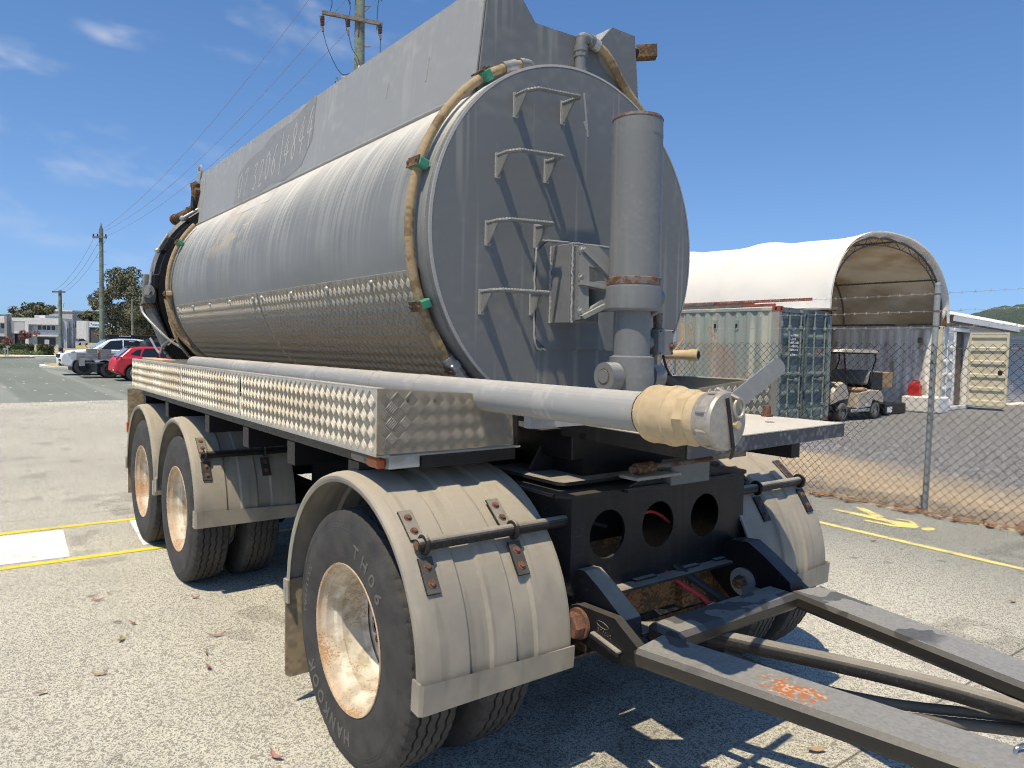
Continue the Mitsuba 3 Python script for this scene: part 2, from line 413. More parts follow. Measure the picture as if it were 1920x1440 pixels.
def tread_bars(L, H, to3d, pitch=0.057, h=0.0022, trim=0.006, ok=None):
    """five-bar tread plate: raised lens-shaped bars in groups of five, alternately leaning, as one mesh"""
    out = []
    bl, bw, sp = 0.041, 0.0030, 0.0078
    for k, (ox, oy, s) in enumerate(((0, 0, 1), (0.5, 0.5, -1))):
        for i in range(int(L / pitch) + 1):
            for j in range(int(H / pitch) + 2):
                cu, cv = (i + ox) * pitch, (j + oy) * pitch
                for q in range(-2, 3):
                    u, v = cu + q * sp * 0.707 * -s, cv + q * sp * 0.707
                    if trim + 0.012 < u < L - trim - 0.012 and trim + 0.012 < v < H - trim - 0.012 and (ok is None or ok(u, v)):
                        out.append((u, v, s))
    out = np.array(out)
    c = out[:, :2]; s = out[:, 2]
    d = np.stack([np.full(len(s), 0.7071), s * 0.7071], 1); e = np.stack([-d[:, 1], d[:, 0]], 1)
    def ring(a, b, w):
        return [np.column_stack([c + d * a * x + e * b * y, np.full(len(c), w)]) for x, y in ((-1, 0), (0, -1), (1, 0), (0, 1))]
    pts = np.stack(ring(bl / 2, bw / 2 * 1.25, 0.0) + ring(bl / 2 * 0.72, bw / 2 * 0.4, h), 1)
    n = len(pts)
    v = to3d(pts.reshape(-1, 3))
    q = []
    for a in range(4):
        b = (a + 1) % 4
        q += [[a, b, 4 + b], [a, 4 + b, 4 + a]]
    q += [[4, 5, 6], [4, 6, 7]]
    f = (np.array(q)[None] + 8 * np.arange(n)[:, None, None]).reshape(-1, 3)
    return trimesh.Trimesh(v, f, process=False)

# ---------------------------------------------------------------- ground
def yard_z(x, y):
    return 0.0 * y


def far_z(x, y):
    t = np.clip((-x - 188) / 26, 0, 1)
    return -0.06 + 1.15 * t


setting('ground', sheet(lambda u, v: np.stack([-1500 + u * 2600, -1500 + v * 3000, far_z(-1500 + u * 2600, 0)], 1), 130, 2), 'm_ground')
setting('concrete_pad', sheet(lambda u, v: np.stack([-19.75 + (v - 0.56) * -0.035 * 60 + u * 60, -30 + v * 35.68, 0 * u], 1), 2, 2), 'm_concrete')
setting('asphalt_yard', sheet(lambda u, v: np.stack([-74 + u * 62, -45 + v * 58, 0 * u - 0.004], 1), 2, 2), 'm_asphalt')
gy = sheet(lambda u, v: np.stack([-34 + u * 60, 5.60 + 44 * v ** 1.6, yard_z(0, 5.60 + 44 * v ** 1.6) - 0.012 + 0.035 * (meshkit.fbm(np.stack([u * 60, v * 60, 0 * u], 1), 3) - 0.4) * np.clip((v - 0.001) * 60, 0, 1)], 1), 120, 110)
setting('gravel_yard', gy, 'm_gravel', smooth=True)


def flat(x0, y0, x1, y1, w, z, k=1):
    d = nrm([x1 - x0, y1 - y0]); s = np.array([-d[1], d[0]]) * w / 2
    p = np.array([[x0, y0] - s, [x1, y1] - s, [x1, y1] + s, [x0, y0] + s])
    return trimesh.Trimesh(np.column_stack([p, np.full(4, z)]), [[0, 1, 2], [0, 2, 3]], process=False)


wl = thing('pedestrian_crossing', 'painted crossing of white blocks between two yellow lines on the concrete left of the wheels', 'road marking')
for x0, x1 in ((-4.87, -4.80), (-3.72, -3.64)):
    part(wl, 'yellow_line', flat(x0, -9, x1, 3.2, 0.075, 0.004), 'm_yellow', False)
for y0, y1 in ((-9.0, -8.0), (-7.2, -6.0), (-5.0, -3.9), (-2.86, -1.75), (-1.22, -0.3), (0.7, 1.8)):
    part(wl, 'white_block', flat(-4.295, y0, -4.24, y1, 0.96, 0.004), 'm_whiteline', False)
one('yellow_walkway_line', flat(-13, 5.12, 6, 3.94, 0.085, 0.004), 'm_paleyellow', 'long faded yellow walkway line on the concrete along the fence', 'road marking', smooth=False)
# the walking figure painted flat on the pad: head towards +x
man = [Point(0.35, 5.40).buffer(0.085, 20), Polygon([(-0.60, 5.56), (-0.3, 5.46), (0.05, 5.50), (0.2, 5.44), (0.22, 5.33), (0.05, 5.27), (-0.3, 5.35), (-1.25, 5.42), (-1.25, 5.50), (-0.62, 5.49)]),
       Polygon([(-0.62, 5.50), (-1.15, 5.78), (-1.02, 5.83), (-0.45, 5.55)]), Polygon([(0.16, 5.30), (-0.05, 5.20), (-0.52, 5.20), (-0.52, 5.26), (-0.08, 5.27), (0.1, 5.36)]), Polygon([(0.15, 5.47), (-0.05, 5.62), (-0.28, 5.60), (-0.26, 5.55), (-0.06, 5.56), (0.1, 5.43)])]
fl = lambda g: affinity.translate(affinity.scale(g, 0.62, 0.98, origin=(0, 5.4)), -0.60, -0.37)
mm = cat([prism(fl(g), 'z', 0.0035, 0.0045 + 0.0003 * i) for i, g in enumerate(man)])
one('walking_figure_marking', mm, 'm_paleyellow', 'yellow walking figure painted on the concrete beside the fence', 'road marking', smooth=False)

# ---------------------------------------------------------------- the tank trailer
TR = thing('tank_trailer', 'dusty grey steel tank trailer with black drawbar parked on the concrete', 'trailer')
R0, ZC, XH, XT = 0.842, 2.19, 0.0365, -5.05


def P(key, mesh, mat, smooth=32, label=None, stuff=False, of=TR):
    return part(of, key, mesh, mat, smooth, label, stuff)


def on_tank(x, a, r):
    """the point at angle a (degrees from the top, towards -y) and radius r"""
    a = np.radians(a)
    return np.stack([x + 0 * a, -r * np.sin(a), ZC + r * np.cos(a)], -1)


shell = lathe([(XT, R0), (XT / 2, R0), (-0.004, R0)], (0, 0, ZC), (1, 0, 0), 160)
ts = P('tank_shell', shell, 'm_tank', True, label='grey tank barrel with sun-bleached dust streaks')
P('rim_band', lathe([(-0.004, R0 - 0.0005), (XH - 0.0045, R0 - 0.003)], (0, 0, ZC), (1, 0, 0), 160), 'm_head', True, of=ts)
P('weld_seam', lathe([(XH - 0.0105, R0 - 0.003), (XH - 0.007, R0 + 0.003), (XH - 0.001, R0 + 0.002), (XH + 0.0015, R0 - 0.010)], (0, 0, ZC), (1, 0, 0), 160), 'm_weld', of=ts)
hd = P('tank_head', lathe([(0.0, R0 - 0.001), (XH - 0.004, R0 - 0.003), (XH, R0 - 0.012), (XH + 0.001, 0.4), (XH + 0.001, 0.002)], (0, 0, ZC), (1, 0, 0), 160), 'm_head', 32, label='flat dark grey front head of the tank')
for (y0, z0, y1, z1, w) in ((0.014, 2.925, 0.046, 2.72, 0.011), (0.020, 2.79, 0.040, 2.75, 0.015), (-0.09, 2.90, -0.06, 2.888, 0.008)):
    P('paint_scratch', bar((XH + 0.001, y0, z0), (XH + 0.001, y1, z1), w, 0.003, (1, 0, 0)), 'm_weld', False, of=hd)
# reinforcing plate and its weld bead
pl = [(-0.20, 2.185), (-0.265, 2.135), (-0.265, 1.725), (-0.197, 1.675), (0.245, 1.675), (0.245, 2.195)]
rp = P('reinforcing_plate', prism(pl, 'x', XH, XH + 0.011), 'm_head', False)
bead = curve([(XH + 0.008, y, z) for y, z in [(0.24, 2.198), (-0.20, 2.188), (-0.268, 2.137), (-0.268, 1.724), (-0.20, 1.673)]], 14)
P('weld_bead', tube(bead + 0.0012 * RNG.standard_normal(bead.shape), 0.0055, 6), 'm_weld', of=rp)


# rungs of deformed bar on gusseted feet
def rebar(path, r):
    p = np.asarray(path); s = np.r_[0, np.cumsum(np.linalg.norm(np.diff(p, axis=0), axis=1))]
    n = int(s[-1] / 0.004); t = np.linspace(0, s[-1], n)
    q = np.stack([np.interp(t, s, p[:, k]) for k in range(3)], 1)
    return tube(q, r * (1 + 0.13 * np.sign(np.sin(t * 2 * np.pi / 0.016))), 8)


for yl, yr, z, dz in ((-0.401, -0.12, 2.832, 0.012), (-0.496, -0.214, 2.545, 0.010), (-0.545, -0.267, 2.238, 0.008), (-0.573, -0.285, 1.928, 0.004)):
    e = 0.125
    rg = name(TR + '__ladder_rung')
    P('bar', rebar([(XH, yl, z - dz), (XH + e * 0.6, yl + 0.004, z - dz + 0.004), (XH + e, yl + 0.03, z - dz + 0.005), (XH + e, yr - 0.005, z + dz), (XH + e * 0.95, yr, z + dz), (XH, yr, z + dz)], 0.0095), 'm_grey', of=rg)
    for y, zz in ((yl, z - dz), (yr, z + dz)):
        tri = [(XH + 0.001, zz - 0.006), (XH + 0.085, zz - 0.006), (XH + 0.02, zz - 0.085), (XH + 0.001, zz - 0.10)]
        P('gusset', prism(tri, 'y', y - 0.004, y + 0.004), 'm_grey', False, of=rg)
        P('foot_strip', bx(XH, XH + 0.006, y - 0.016, y + 0.016, zz - 0.10, zz + 0.012, 0.002), 'm_weld', False, of=rg)

# the long coaming on top with its wing-shaped front plate
fp = [(-0.535, 2.835), (-0.475, 3.345), (-0.305, 3.345), (-0.205, 3.235), (0.205, 3.245), (0.305, 3.355), (0.475, 3.355), (0.535, 2.835)]
fin = name(TR + '__roof_coaming')
P('front_plate', prism(fp, 'x', -0.088, -0.076), 'm_head', False, of=fin)
P('rear_plate', prism(fp, 'x', XT, XT + 0.012), 'm_fin', False, of=fin)
for s in (-1, 1):
    zt = 3.35
    side = [(s * 0.547, 2.83), (s * 0.4845, 3.352), (s * 0.4765, 3.352), (s * 0.539, 2.83)]
    P('side_wall', prism(side, 'x', -5.045, -0.0885), 'm_fin', False, of=fin, label='pale grey coaming wall with a scrawled phone number' if s < 0 else None)
    top = [(s * 0.4845, 3.3515), (s * 0.30, 3.3515), (s * 0.205, 3.24), (s * 0.205, 3.234), (s * 0.303, 3.344), (s * 0.477, 3.344)]
    P('walkway_edge', prism(top, 'x', -5.045, -0.0885), 'm_fin', False, of=fin)
    P('base_angle', bar((-5.04, s * 0.551, 2.829), (-0.09, s * 0.551, 2.829), 0.030, 0.008, (0, -s * 0.62, 0.78)), 'm_weld', False, of=fin)
P('walkway', bx(-5.04, -0.09, -0.204, 0.204, 3.228, 3.236), 'm_fin', False, of=fin)
for x0, z0, z1 in ((-0.56, 3.02, 3.14), (-1.0, 3.05, 3.13), (-4.83, 2.9, 3.30)):
    yy = lambda z: -0.547 + (z - 2.83) * 0.1197 - 0.001
    P('paint_scratch', bar((x0, yy(z0), z0), (x0 + 0.01, yy(z1), z1), 0.012, 0.003, (0, 1, 0)), 'm_weld', False, of=fin)


def on_fin(mesh, x0, z0, off):
    v = np.array(mesh.vertices); z = z0 + v[:, 1]
    m = mesh.copy(); m.vertices = np.stack([x0 + v[:, 0], -0.547 + (z - 2.83) * 0.1197 - off - v[:, 2] * 0.5, z], 1)
    return m


blob = Polygon([(0.0, -0.02), (0.03, 0.20), (0.25, 0.27), (0.6, 0.30), (0.8, 0.36), (1.25, 0.37), (1.45, 0.42), (1.62, 0.45), (1.63, 0.18), (1.5, 0.05), (1.2, 0.0), (0.9, 0.03), (0.5, -0.03), (0.2, 0.0)]).buffer(0.03).simplify(0.004)
P('wiped_patch', on_fin(prism(blob, 'z', 0, 0.001), -3.72, 2.885, 0.0015), 'm_wipe', False, of=fin, label='darker patch rubbed clean of dust round a scrawled number')
STROKES = {'0': [[(.5, 1), (.15, .8), (.1, .3), (.4, 0), (.7, .2), (.8, .7), (.5, 1)]], '7': [[(.1, .9), (.8, 1), (.35, 0)]], '3': [[(.15, .95), (.7, .98), (.35, .6), (.7, .35), (.5, .02), (.1, .05)]],
           '2': [[(.15, .8), (.5, 1), (.75, .75), (.15, 0), (.8, .05)]], '6': [[(.75, 1), (.3, .6), (.15, .2), (.45, 0), (.75, .25), (.5, .5), (.2, .35)]], '4': [[(.6, 1), (.1, .4), (.85, .42)], [(.65, .75), (.5, 0)]],
           '8': [[(.5, .52), (.2, .75), (.5, 1), (.75, .75), (.5, .52), (.15, .25), (.45, 0), (.75, .25), (.5, .52)]], '|': [[(.5, 1.15), (.45, -.15)]], '-': [[(.2, .5), (.8, .55)]]}
num, ux = [], 0.06
for ch, z0, h in (('0', 0.0, .20), ('7', .005, .20), (' ', 0, 0), ('3', .01, .20), ('2', .015, .20), ('0', .04, .21), ('6', .05, .22), ('|', .06, .24), ('4', .07, .22), ('8', .085, .26), ('4', .10, .25), ('4', .12, .27)):
    for st in STROKES.get(ch, []):
        q = np.array(st) * [0.105, h] + [ux, z0]
        num.append(prism(LineString(curve(np.column_stack([q, 0 * q[:, 0]]), 5)[:, :2]).buffer(0.0075), 'z', 0, 0.001))
    ux += {' ': 0.10, '|': 0.11}.get(ch, 0.142)
P('scrawled_number', on_fin(cat(num), -3.72, 2.90, 0.0028), 'm_scrawl', False, of=fin, label='phone number scrawled by hand in the dust', stuff=True)


# worn-off numeral on the barrel, wrapped round it
def wrap(mesh, x0, a0, off, mirror=1):
    v = np.array(mesh.vertices); a = a0 - np.degrees(v[:, 1] / R0)
    m = mesh.copy(); m.vertices = on_tank(x0 + v[:, 0], a, R0 + off + v[:, 2])
    return m


four = Polygon([(0.52, 0.78), (0.66, 0.78), (0.60, 0.27), (0.74, 0.27), (0.73, 0.17), (0.585, 0.17), (0.565, 0.0), (0.43, 0.0), (0.45, 0.17), (0.0, 0.17), (0.01, 0.26)], [[(0.47, 0.28), (0.50, 0.58), (0.19, 0.28)]])
four = Polygon(four.exterior.segmentize(0.04), [h.segmentize(0.04) for h in four.interiors])
P('ghost_numeral', wrap(prism(four, 'z', 0, 0.0006), -3.18, 66, 0.0012), 'm_ghost', True, of=ts, label='pale ghost of a peeled-off numeral')

# tread plate cladding round the lower flank, with button bolts
ARC = math.radians(176 - 101.8)


def clad3(p, off=0.012):
    return on_tank(-4.55 + p[:, 0], 101.8 + np.degrees(p[:, 1] / R0), R0 + off + p[:, 2])


for x0, x1 in ((0.0, 2.32), (2.325, 4.475)):
    cl = P('cladding_panel', sheet(lambda u, v: clad3(np.column_stack([x0 + u * (x1 - x0), v * R0 * ARC, 0 * u])), 2, 30), 'm_clad', True, label='tread plate cladding, dirty brown towards the bottom')
    P('tread_pattern', tread_bars(x1 - x0, R0 * ARC * 0.8, lambda p: clad3(p + [x0, 0, 0]), 0.057, 0.0034), 'm_cladbar', False, stuff=True, of=cl)
    P('top_lip', sheet(lambda u, v: on_tank(-4.55 + x0 + u * (x1 - x0), 101.8 - 0.05 + v * 0.1, R0 + 0.001 + v * 0.011), 2, 1), 'm_tread', False, of=cl)
    for xb in np.arange(x0 + 0.09, x1 - 0.02, 0.535):
        c = on_tank(-4.55 + xb, 104.2, R0 + 0.012); d = nrm(c - np.array([c[0], 0, ZC]))
        P('button_bolt', lathe([(0, 0.017), (0.007, 0.016), (0.014, 0.010), (0.016, 0.001)], c, d, 14), 'm_galv', of=cl)
for s0 in (0,):
    P('far_cladding', sheet(lambda u, v: on_tank(-4.55 + u * 4.475, -101.8 - v * 74, R0 + 0.012), 2, 20), 'm_clad', True)

# brown hoses clipped round both ends of the barrel
def ring_path(x, angs, r):
    return on_tank(np.full(len(angs), x), np.asarray(angs, float), np.asarray(r, float) + 0 * np.asarray(angs, float))


def clamp(a, x, r, mat='m_green', hs=None, w=0.075):
    c = on_tank(x, a, r); d = nrm(c - np.array([c[0], 0, ZC])); t = np.cross([1, 0, 0], d)
    k = name(TR + '__hose_clamp')
    P('block', frame(bx(-w, w, -0.021, 0.021, -0.026, 0.026, 0.006), c, (1, 0, 0), d), mat, 20, of=k)
    P('cap_plate', frame(bx(-w * 0.95, w * 0.95, -0.023, 0.023, 0.026, 0.032), c, (1, 0, 0), d), 'm_rust', False, of=k)
    for s in (-0.7, 0.7):
        P('bolt', hexbolt(c + d * 0.032 + np.array([s * w, 0, 0]), d, 0.008, 0.008, False), 'm_bolt', of=k)


def elbow(p, d1, d2, r, L=0.075):
    p = np.asarray(p, float); d1, d2 = nrm(d1), nrm(d2)
    pts = curve([p + d1 * L, p + d1 * L * 0.45, p + (d1 + d2) * L * 0.10, p + d2 * L * 0.45, p + d2 * L], 6)
    return cat(tube(pts, r, 16), cyl(p + d1 * L * 0.7, p + d1 * L * 1.15, r * 1.25, sides=16), cyl(p + d2 * L * 0.7, p + d2 * L * 1.15, r * 1.25, sides=16))


hp = ring_path(-0.075, np.r_[np.linspace(19, 137, 48)], R0 + 0.036)
P('front_hose', tube(hp, 0.0215, 12), 'm_hose', label='dusty brown hose clipped round the front rim')
P('hose_elbow', elbow(on_tank(-0.075, 15.6, R0 + 0.036), on_tank(0, 22, 1) - on_tank(0, 15.6, 1), (0, 0.35, -1), 0.023, 0.055), 'm_grey')
P('hose_joint', cyl(hp[1], hp[3], 0.028, sides=14), 'm_galv')
P('hose_end', cat(cyl(hp[-1], hp[-4], 0.027, sides=14), cyl(hp[-1], hp[-1] + [0, 0.05, -0.03], 0.018, sides=12)), 'm_galv')
for a, m in ((35, 'm_green'), (72, 'm_green'), (112, 'm_green'), (133, 'm_galv')):
    clamp(a, -0.075, R0 + 0.036, m, w=0.05 if a != 133 else 0.03)
rp_ = ring_path(-4.655, np.linspace(47, 150, 42), R0 + 0.036)
P('rear_hose', tube(rp_, 0.021, 10), 'm_hose', label='dusty brown hose clipped round the rear rim')
for a, m in ((62, 'm_green'), (94, 'm_sand')):
    clamp(a, -4.655, R0 + 0.036, m, w=0.05)
P('drain_hose', tube(curve([on_tank(-4.70, 97, R0 + 0.05), on_tank(-4.68, 115, R0 + 0.06), on_tank(-4.6, 132, R0 + 0.04), on_tank(-4.45, 146, R0 + 0.02)], 8), 0.019, 8), 'm_hose')
P('bleed_hose', tube(curve([on_tank(-4.78, 110, R0 + 0.05), on_tank(-4.76, 124, R0 + 0.08), on_tank(-4.68, 138, R0 + 0.10), on_tank(-4.45, 144, R0 + 0.07)], 8), 0.013, 8), 'm_hose')
# far side: riser pipe, elbow and hose
e0 = np.array([-0.052, 0.068, 3.235])
P('riser_pipe', cat(cyl((e0[0], e0[1], 3.0), e0 + [0, 0, -0.16], 0.036), cyl(e0 + [0, 0, -0.16], e0 + [0, 0, -0.10], 0.028), cyl(e0 + [0, 0, -0.10], e0 + [0, 0, -0.06], 0.033, sides=8), cyl(e0 + [0, 0, -0.07], e0, 0.026)), 'm_grey')
P('hose_elbow', elbow(e0, (0, 0, -1), (0, 1, -0.10), 0.028, 0.065), 'm_grey')
fh = curve([e0 + [0, 0.06, -0.006], e0 + [0.01, 0.17, -0.05], e0 + [0, 0.32, -0.18], (-0.05, 0.62, 2.86), (-0.065, 0.79, 2.56), (-0.07, 0.876, 2.19), (-0.07, 0.82, 1.86)], 10)
P('far_hose', tube(fh, 0.022, 12), 'm_hose')
P('hose_joint', cyl(fh[0], fh[5], 0.030, sides=14), 'm_galv')
for a in (-84, -112):
    clamp(a, -0.075, R0 + 0.036, 'm_green', w=0.05)
# the rusty pipe stub by the far top corner of the coaming
st = name(TR + '__breather_stub')
P('spout', frame(cat(bx(0.0, 0.11, -0.033, 0.033, 0.027, 0.033), bx(0.0, 0.11, -0.033, 0.033, -0.033, -0.027), bx(0.0, 0.11, 0.027, 0.033, -0.027, 0.027), bx(0.0, 0.11, -0.033, -0.027, -0.027, 0.027), bx(0.0, 0.01, -0.027, 0.027, -0.027, 0.027)), (-0.16, 0.575, 3.318), (0.62, 0.78, 0.06)), 'm_rust', False, of=st)
P('neck', cyl((-0.16, 0.47, 3.30), (-0.155, 0.60, 3.32), 0.030), 'm_blackdust', of=st)

# ---------------------------------------------------------------- hoist ram and its fittings on the front
HX, HY = 0.425, -0.012
ho = name(TR + '__hoist_ram')
P('outer_tube', lathe([(0.705, 0.004), (0.708, 0.100), (0.700, 0.110), (0.63, 0.1115), (0.622, 0.1135), (0.615, 0.1115), (0.0, 0.1115)], (HX, HY, 1.998), (0, 0, 1), 40), 'm_grey', 30, of=ho)
P('cap_rust', lathe([(0.7065, 0.004), (0.7105, 0.095), (0.7075, 0.106), (0.694, 0.1128)], (HX, HY, 1.998), (0, 0, 1), 40), 'm_rustband', 30, of=ho, label='rust round the top of the ram')
P('rust_band', lathe([(-0.03, 0.11), (-0.03, 0.121), (0.0, 0.121), (0.004, 0.112)], (HX, HY, 1.998), (0, 0, 1), 40), 'm_rustband', 30, of=ho)
P('cradle_ring', lathe([(-0.145, 0.085), (-0.145, 0.118), (-0.135, 0.123), (-0.045, 0.123), (-0.03, 0.118), (-0.028, 0.09)], (HX, HY, 1.998), (0, 0, 1), 40), 'm_grey', 30, of=ho)
P('cradle_arm', cat(bx(XH, HX - 0.08, HY + 0.05, HY + 0.085, 1.86, 1.965, 0.006), bx(XH, HX - 0.06, HY - 0.05, HY - 0.02, 1.86, 1.965, 0.006), prism([(HX - 0.1, 1.853), (HX + 0.10, 1.853), (HX - 0.02, 1.80), (HX - 0.1, 1.78)], 'y', HY + 0.05, HY + 0.08)), 'm_grey', 30, of=ho)
P('cross_pin', cyl((HX, HY + 0.11, 1.92), (HX, HY + 0.16, 1.92), 0.05, 0.047), 'm_grey', of=ho)
P('inner_tube', cyl((HX, HY, 1.86), (HX, HY, 1.63), 0.081, 0.081, 32), 'm_grey', of=ho)
P('base_block', lathe([(0.155, 0.08), (0.152, 0.088), (0.148, 0.10), (0.06, 0.102), (0.055, 0.104), (0.0, 0.098), (-0.012, 0.07), (-0.02, 0.06)], (HX, HY, 1.50), (0, 0, 1), 28), 'm_grey', 30, of=ho)
P('rust_ring', cyl((HX, HY, 1.463), (HX, HY, 1.487), 0.082, sides=28), 'm_rust', of=ho)
for s in (-1, 1):
    y = HY + s * 0.138
    kn = prism(Point(HX, 1.562).buffer(0.062, 24).union(sbox(HX - 0.037, 1.383, HX + 0.037, 1.56)).union(Polygon([(HX - 0.055, 1.383), (HX + 0.055, 1.383), (HX + 0.037, 1.45), (HX - 0.037, 1.45)])), 'y', y - 0.034, y + 0.034)
    k = P('trunnion_lug', kn, 'm_grey', 25, of=ho)
    P('trunnion_pin', cat(cyl((HX, y - 0.036, 1.562), (HX, y + 0.036, 1.562), 0.036, sides=24)), 'm_rustband', of=ho)
    P('pin_face', cyl((HX, y - 0.0385, 1.562), (HX, y + 0.0385, 1.562), 0.030, sides=24), 'm_grey', of=ho)
# bracket box with a cast arm and eye
bk = name(TR + '__side_bracket')
P('box_plate', bx(XH + 0.010, XH + 0.145, -0.180, -0.166, 1.80, 2.165, 0.003), 'm_head', False, of=bk)
P('face_plate', bx(XH + 0.010, XH + 0.150, -0.166, -0.02, 2.145, 2.160, 0.003), 'm_grey', False, of=bk)
P('back_plate', bx(XH + 0.135, XH + 0.150, -0.164, 0.005, 1.805, 2.145, 0.003), 'm_grey', False, of=bk)
for x, y0 in ((XH + 0.012, -0.183), (XH + 0.15, -0.168)):
    q = np.array([(x, y0, z) for z in np.linspace(1.80, 2.165, 40)])
    P('weld_bead', tube(q + 0.0013 * RNG.standard_normal(q.shape), 0.0055, 6), 'm_weld', of=bk)
ax = XH + 0.15
ex, ey, ez = ax + 0.165, -0.115, 1.955
arm = Polygon([(-0.150, 2.155), (-0.085, 2.155), (-0.03, 2.075), (0.01, 1.97), (0.01, 1.93), (-0.005, 1.905), (-0.055, 1.875), (-0.150, 1.815)]).difference(Polygon([(-0.115, 2.06), (-0.08, 2.05), (-0.055, 1.995), (-0.112, 1.985)])).difference(Polygon([(-0.115, 1.965), (-0.065, 1.955), (-0.055, 1.92), (-0.112, 1.86)]))
am = prism(arm, 'x', 0, 0.024)
def shear(m):
    v = np.array(m.vertices); t = np.clip((v[:, 1] + 0.15) / 0.16, 0, 1)
    v[:, 0] += ax + 0.002 + 0.135 * t; m = m.copy(); m.vertices = v
    return m
P('cast_arm', shear(am), 'm_grey', 20, of=bk)
P('cast_web', shear(cat(bar((0.012, -0.148, 1.985), (0.02, -0.01, 1.95), 0.022, 0.07, (1, 0, 0)), bar((0.016, -0.14, 2.14), (0.016, 0.0, 1.965), 0.02, 0.05, (1, 0, 0)), bar((0.016, -0.14, 1.825), (0.016, -0.01, 1.915), 0.018, 0.05, (1, 0, 0)))), 'm_grey', False, of=bk)
eye = Point(0, 0).buffer(0.045, 20).difference(Point(0, 0).buffer(0.026, 20))
P('arm_eye', frame(prism(eye, 'y', -0.035, 0.035), (ex, ey + 0.125, 1.945), (1, 0.1, 0)), 'm_grey', 25, of=bk)
P('eye_bush', frame(prism(Point(0, 0).buffer(0.0262, 20).difference(Point(0, 0).buffer(0.020, 20)), 'y', -0.037, 0.030), (ex, ey + 0.125, 1.945), (1, 0.1, 0)), 'm_rustband', 25, of=bk)
for y, z in ((-0.135, 2.135), (-0.135, 2.01), (-0.135, 1.855)):
    P('bolt', hexbolt((ax + 0.026 + 0.11 * (y + 0.15), y, z), (1, 0, 0), 0.015, 0.014), 'm_galv', of=bk)
# valve block, knob, lever and hydraulic hose beside the ram
vb = name(TR + '__valve_block')
vx, vy = HX + 0.02, HY + 0.145
P('body', bx(vx - 0.05, vx + 0.05, vy - 0.045, vy + 0.055, 1.66, 1.775, 0.004), 'm_grey', False, of=vb)
P('knob', cat(cyl((vx, vy, 1.775), (vx, vy, 1.845), 0.020), cyl((vx, vy, 1.808), (vx, vy, 1.85), 0.0215), cyl((vx, vy, 1.775), (vx, vy, 1.782), 0.027)), 'm_rustband', of=vb)
P('ball', lathe([(0, 0.004), (0.012, 0.025), (0.03, 0.032), (0.05, 0.024)], (vx, vy - 0.09, 1.715), (0, 1, 0), 16), 'm_grey', of=vb)
P('port_bolt', hexbolt((vx + 0.05, vy + 0.04, 1.70), (1, 0.2, 0), 0.012, 0.012), 'm_bolt', of=vb)
P('screw', cat([cyl((vx + 0.0495, vy + a, b), (vx + 0.052, vy + a, b), 0.004, sides=8) for a in (-0.036, 0.046) for b in (1.668, 1.767)]), 'm_dark', of=vb)
P('fitting', cat(cyl((vx, vy, 1.66), (vx, vy + 0.004, 1.60), 0.020, 0.016, 8), cyl((vx, vy + 0.004, 1.61), (vx + 0.005, vy + 0.03, 1.57), 0.016, 0.019, 8)), 'm_alu', of=vb)
P('hydraulic_hose', tube(curve([(vx, vy + 0.01, 1.60), (vx + 0.01, vy + 0.05, 1.555), (vx + 0.03, vy + 0.14, 1.49), (vx + 0.05, vy + 0.26, 1.40)], 8), np.r_[np.full(8, 0.019), np.full(9, 0.025), np.full(8, 0.019)][:25], 12), 'm_rubberhose', of=vb)
P('thin_hose', tube(curve([(vx + 0.01, vy + 0.03, 1.66), (vx + 0.02, vy + 0.045, 1.60), (vx + 0.03, vy + 0.07, 1.56)], 8), 0.006, 8), 'm_rubberhose', of=vb)
cv = name(TR + '__clean_out_valve')
q0 = np.array([0.02, 0.70, 1.66])
P('stub_pipe', cat(cyl(q0 + [-0.04, -0.09, 0], q0 + [0.17, -0.02, 0.0], 0.026), cyl(q0 + [0.17, -0.02, 0], q0 + [0.215, -0.005, 0.0], 0.031)), 'm_sand', of=cv)
P('stub_mouth', cyl(q0 + [0.20, -0.010, 0.0], q0 + [0.2165, -0.0045, 0.0], 0.022), 'm_dark', of=cv)
P('lever', cat(bar(q0 + [0.09, -0.05, 0.02], q0 + [0.13, -0.03, 0.085], 0.022, 0.008), bar(q0 + [0.13, -0.03, 0.08], q0 + [0.125, -0.03, 0.17], 0.022, 0.008, (1, 0, 0))), 'm_sand', False, of=cv)

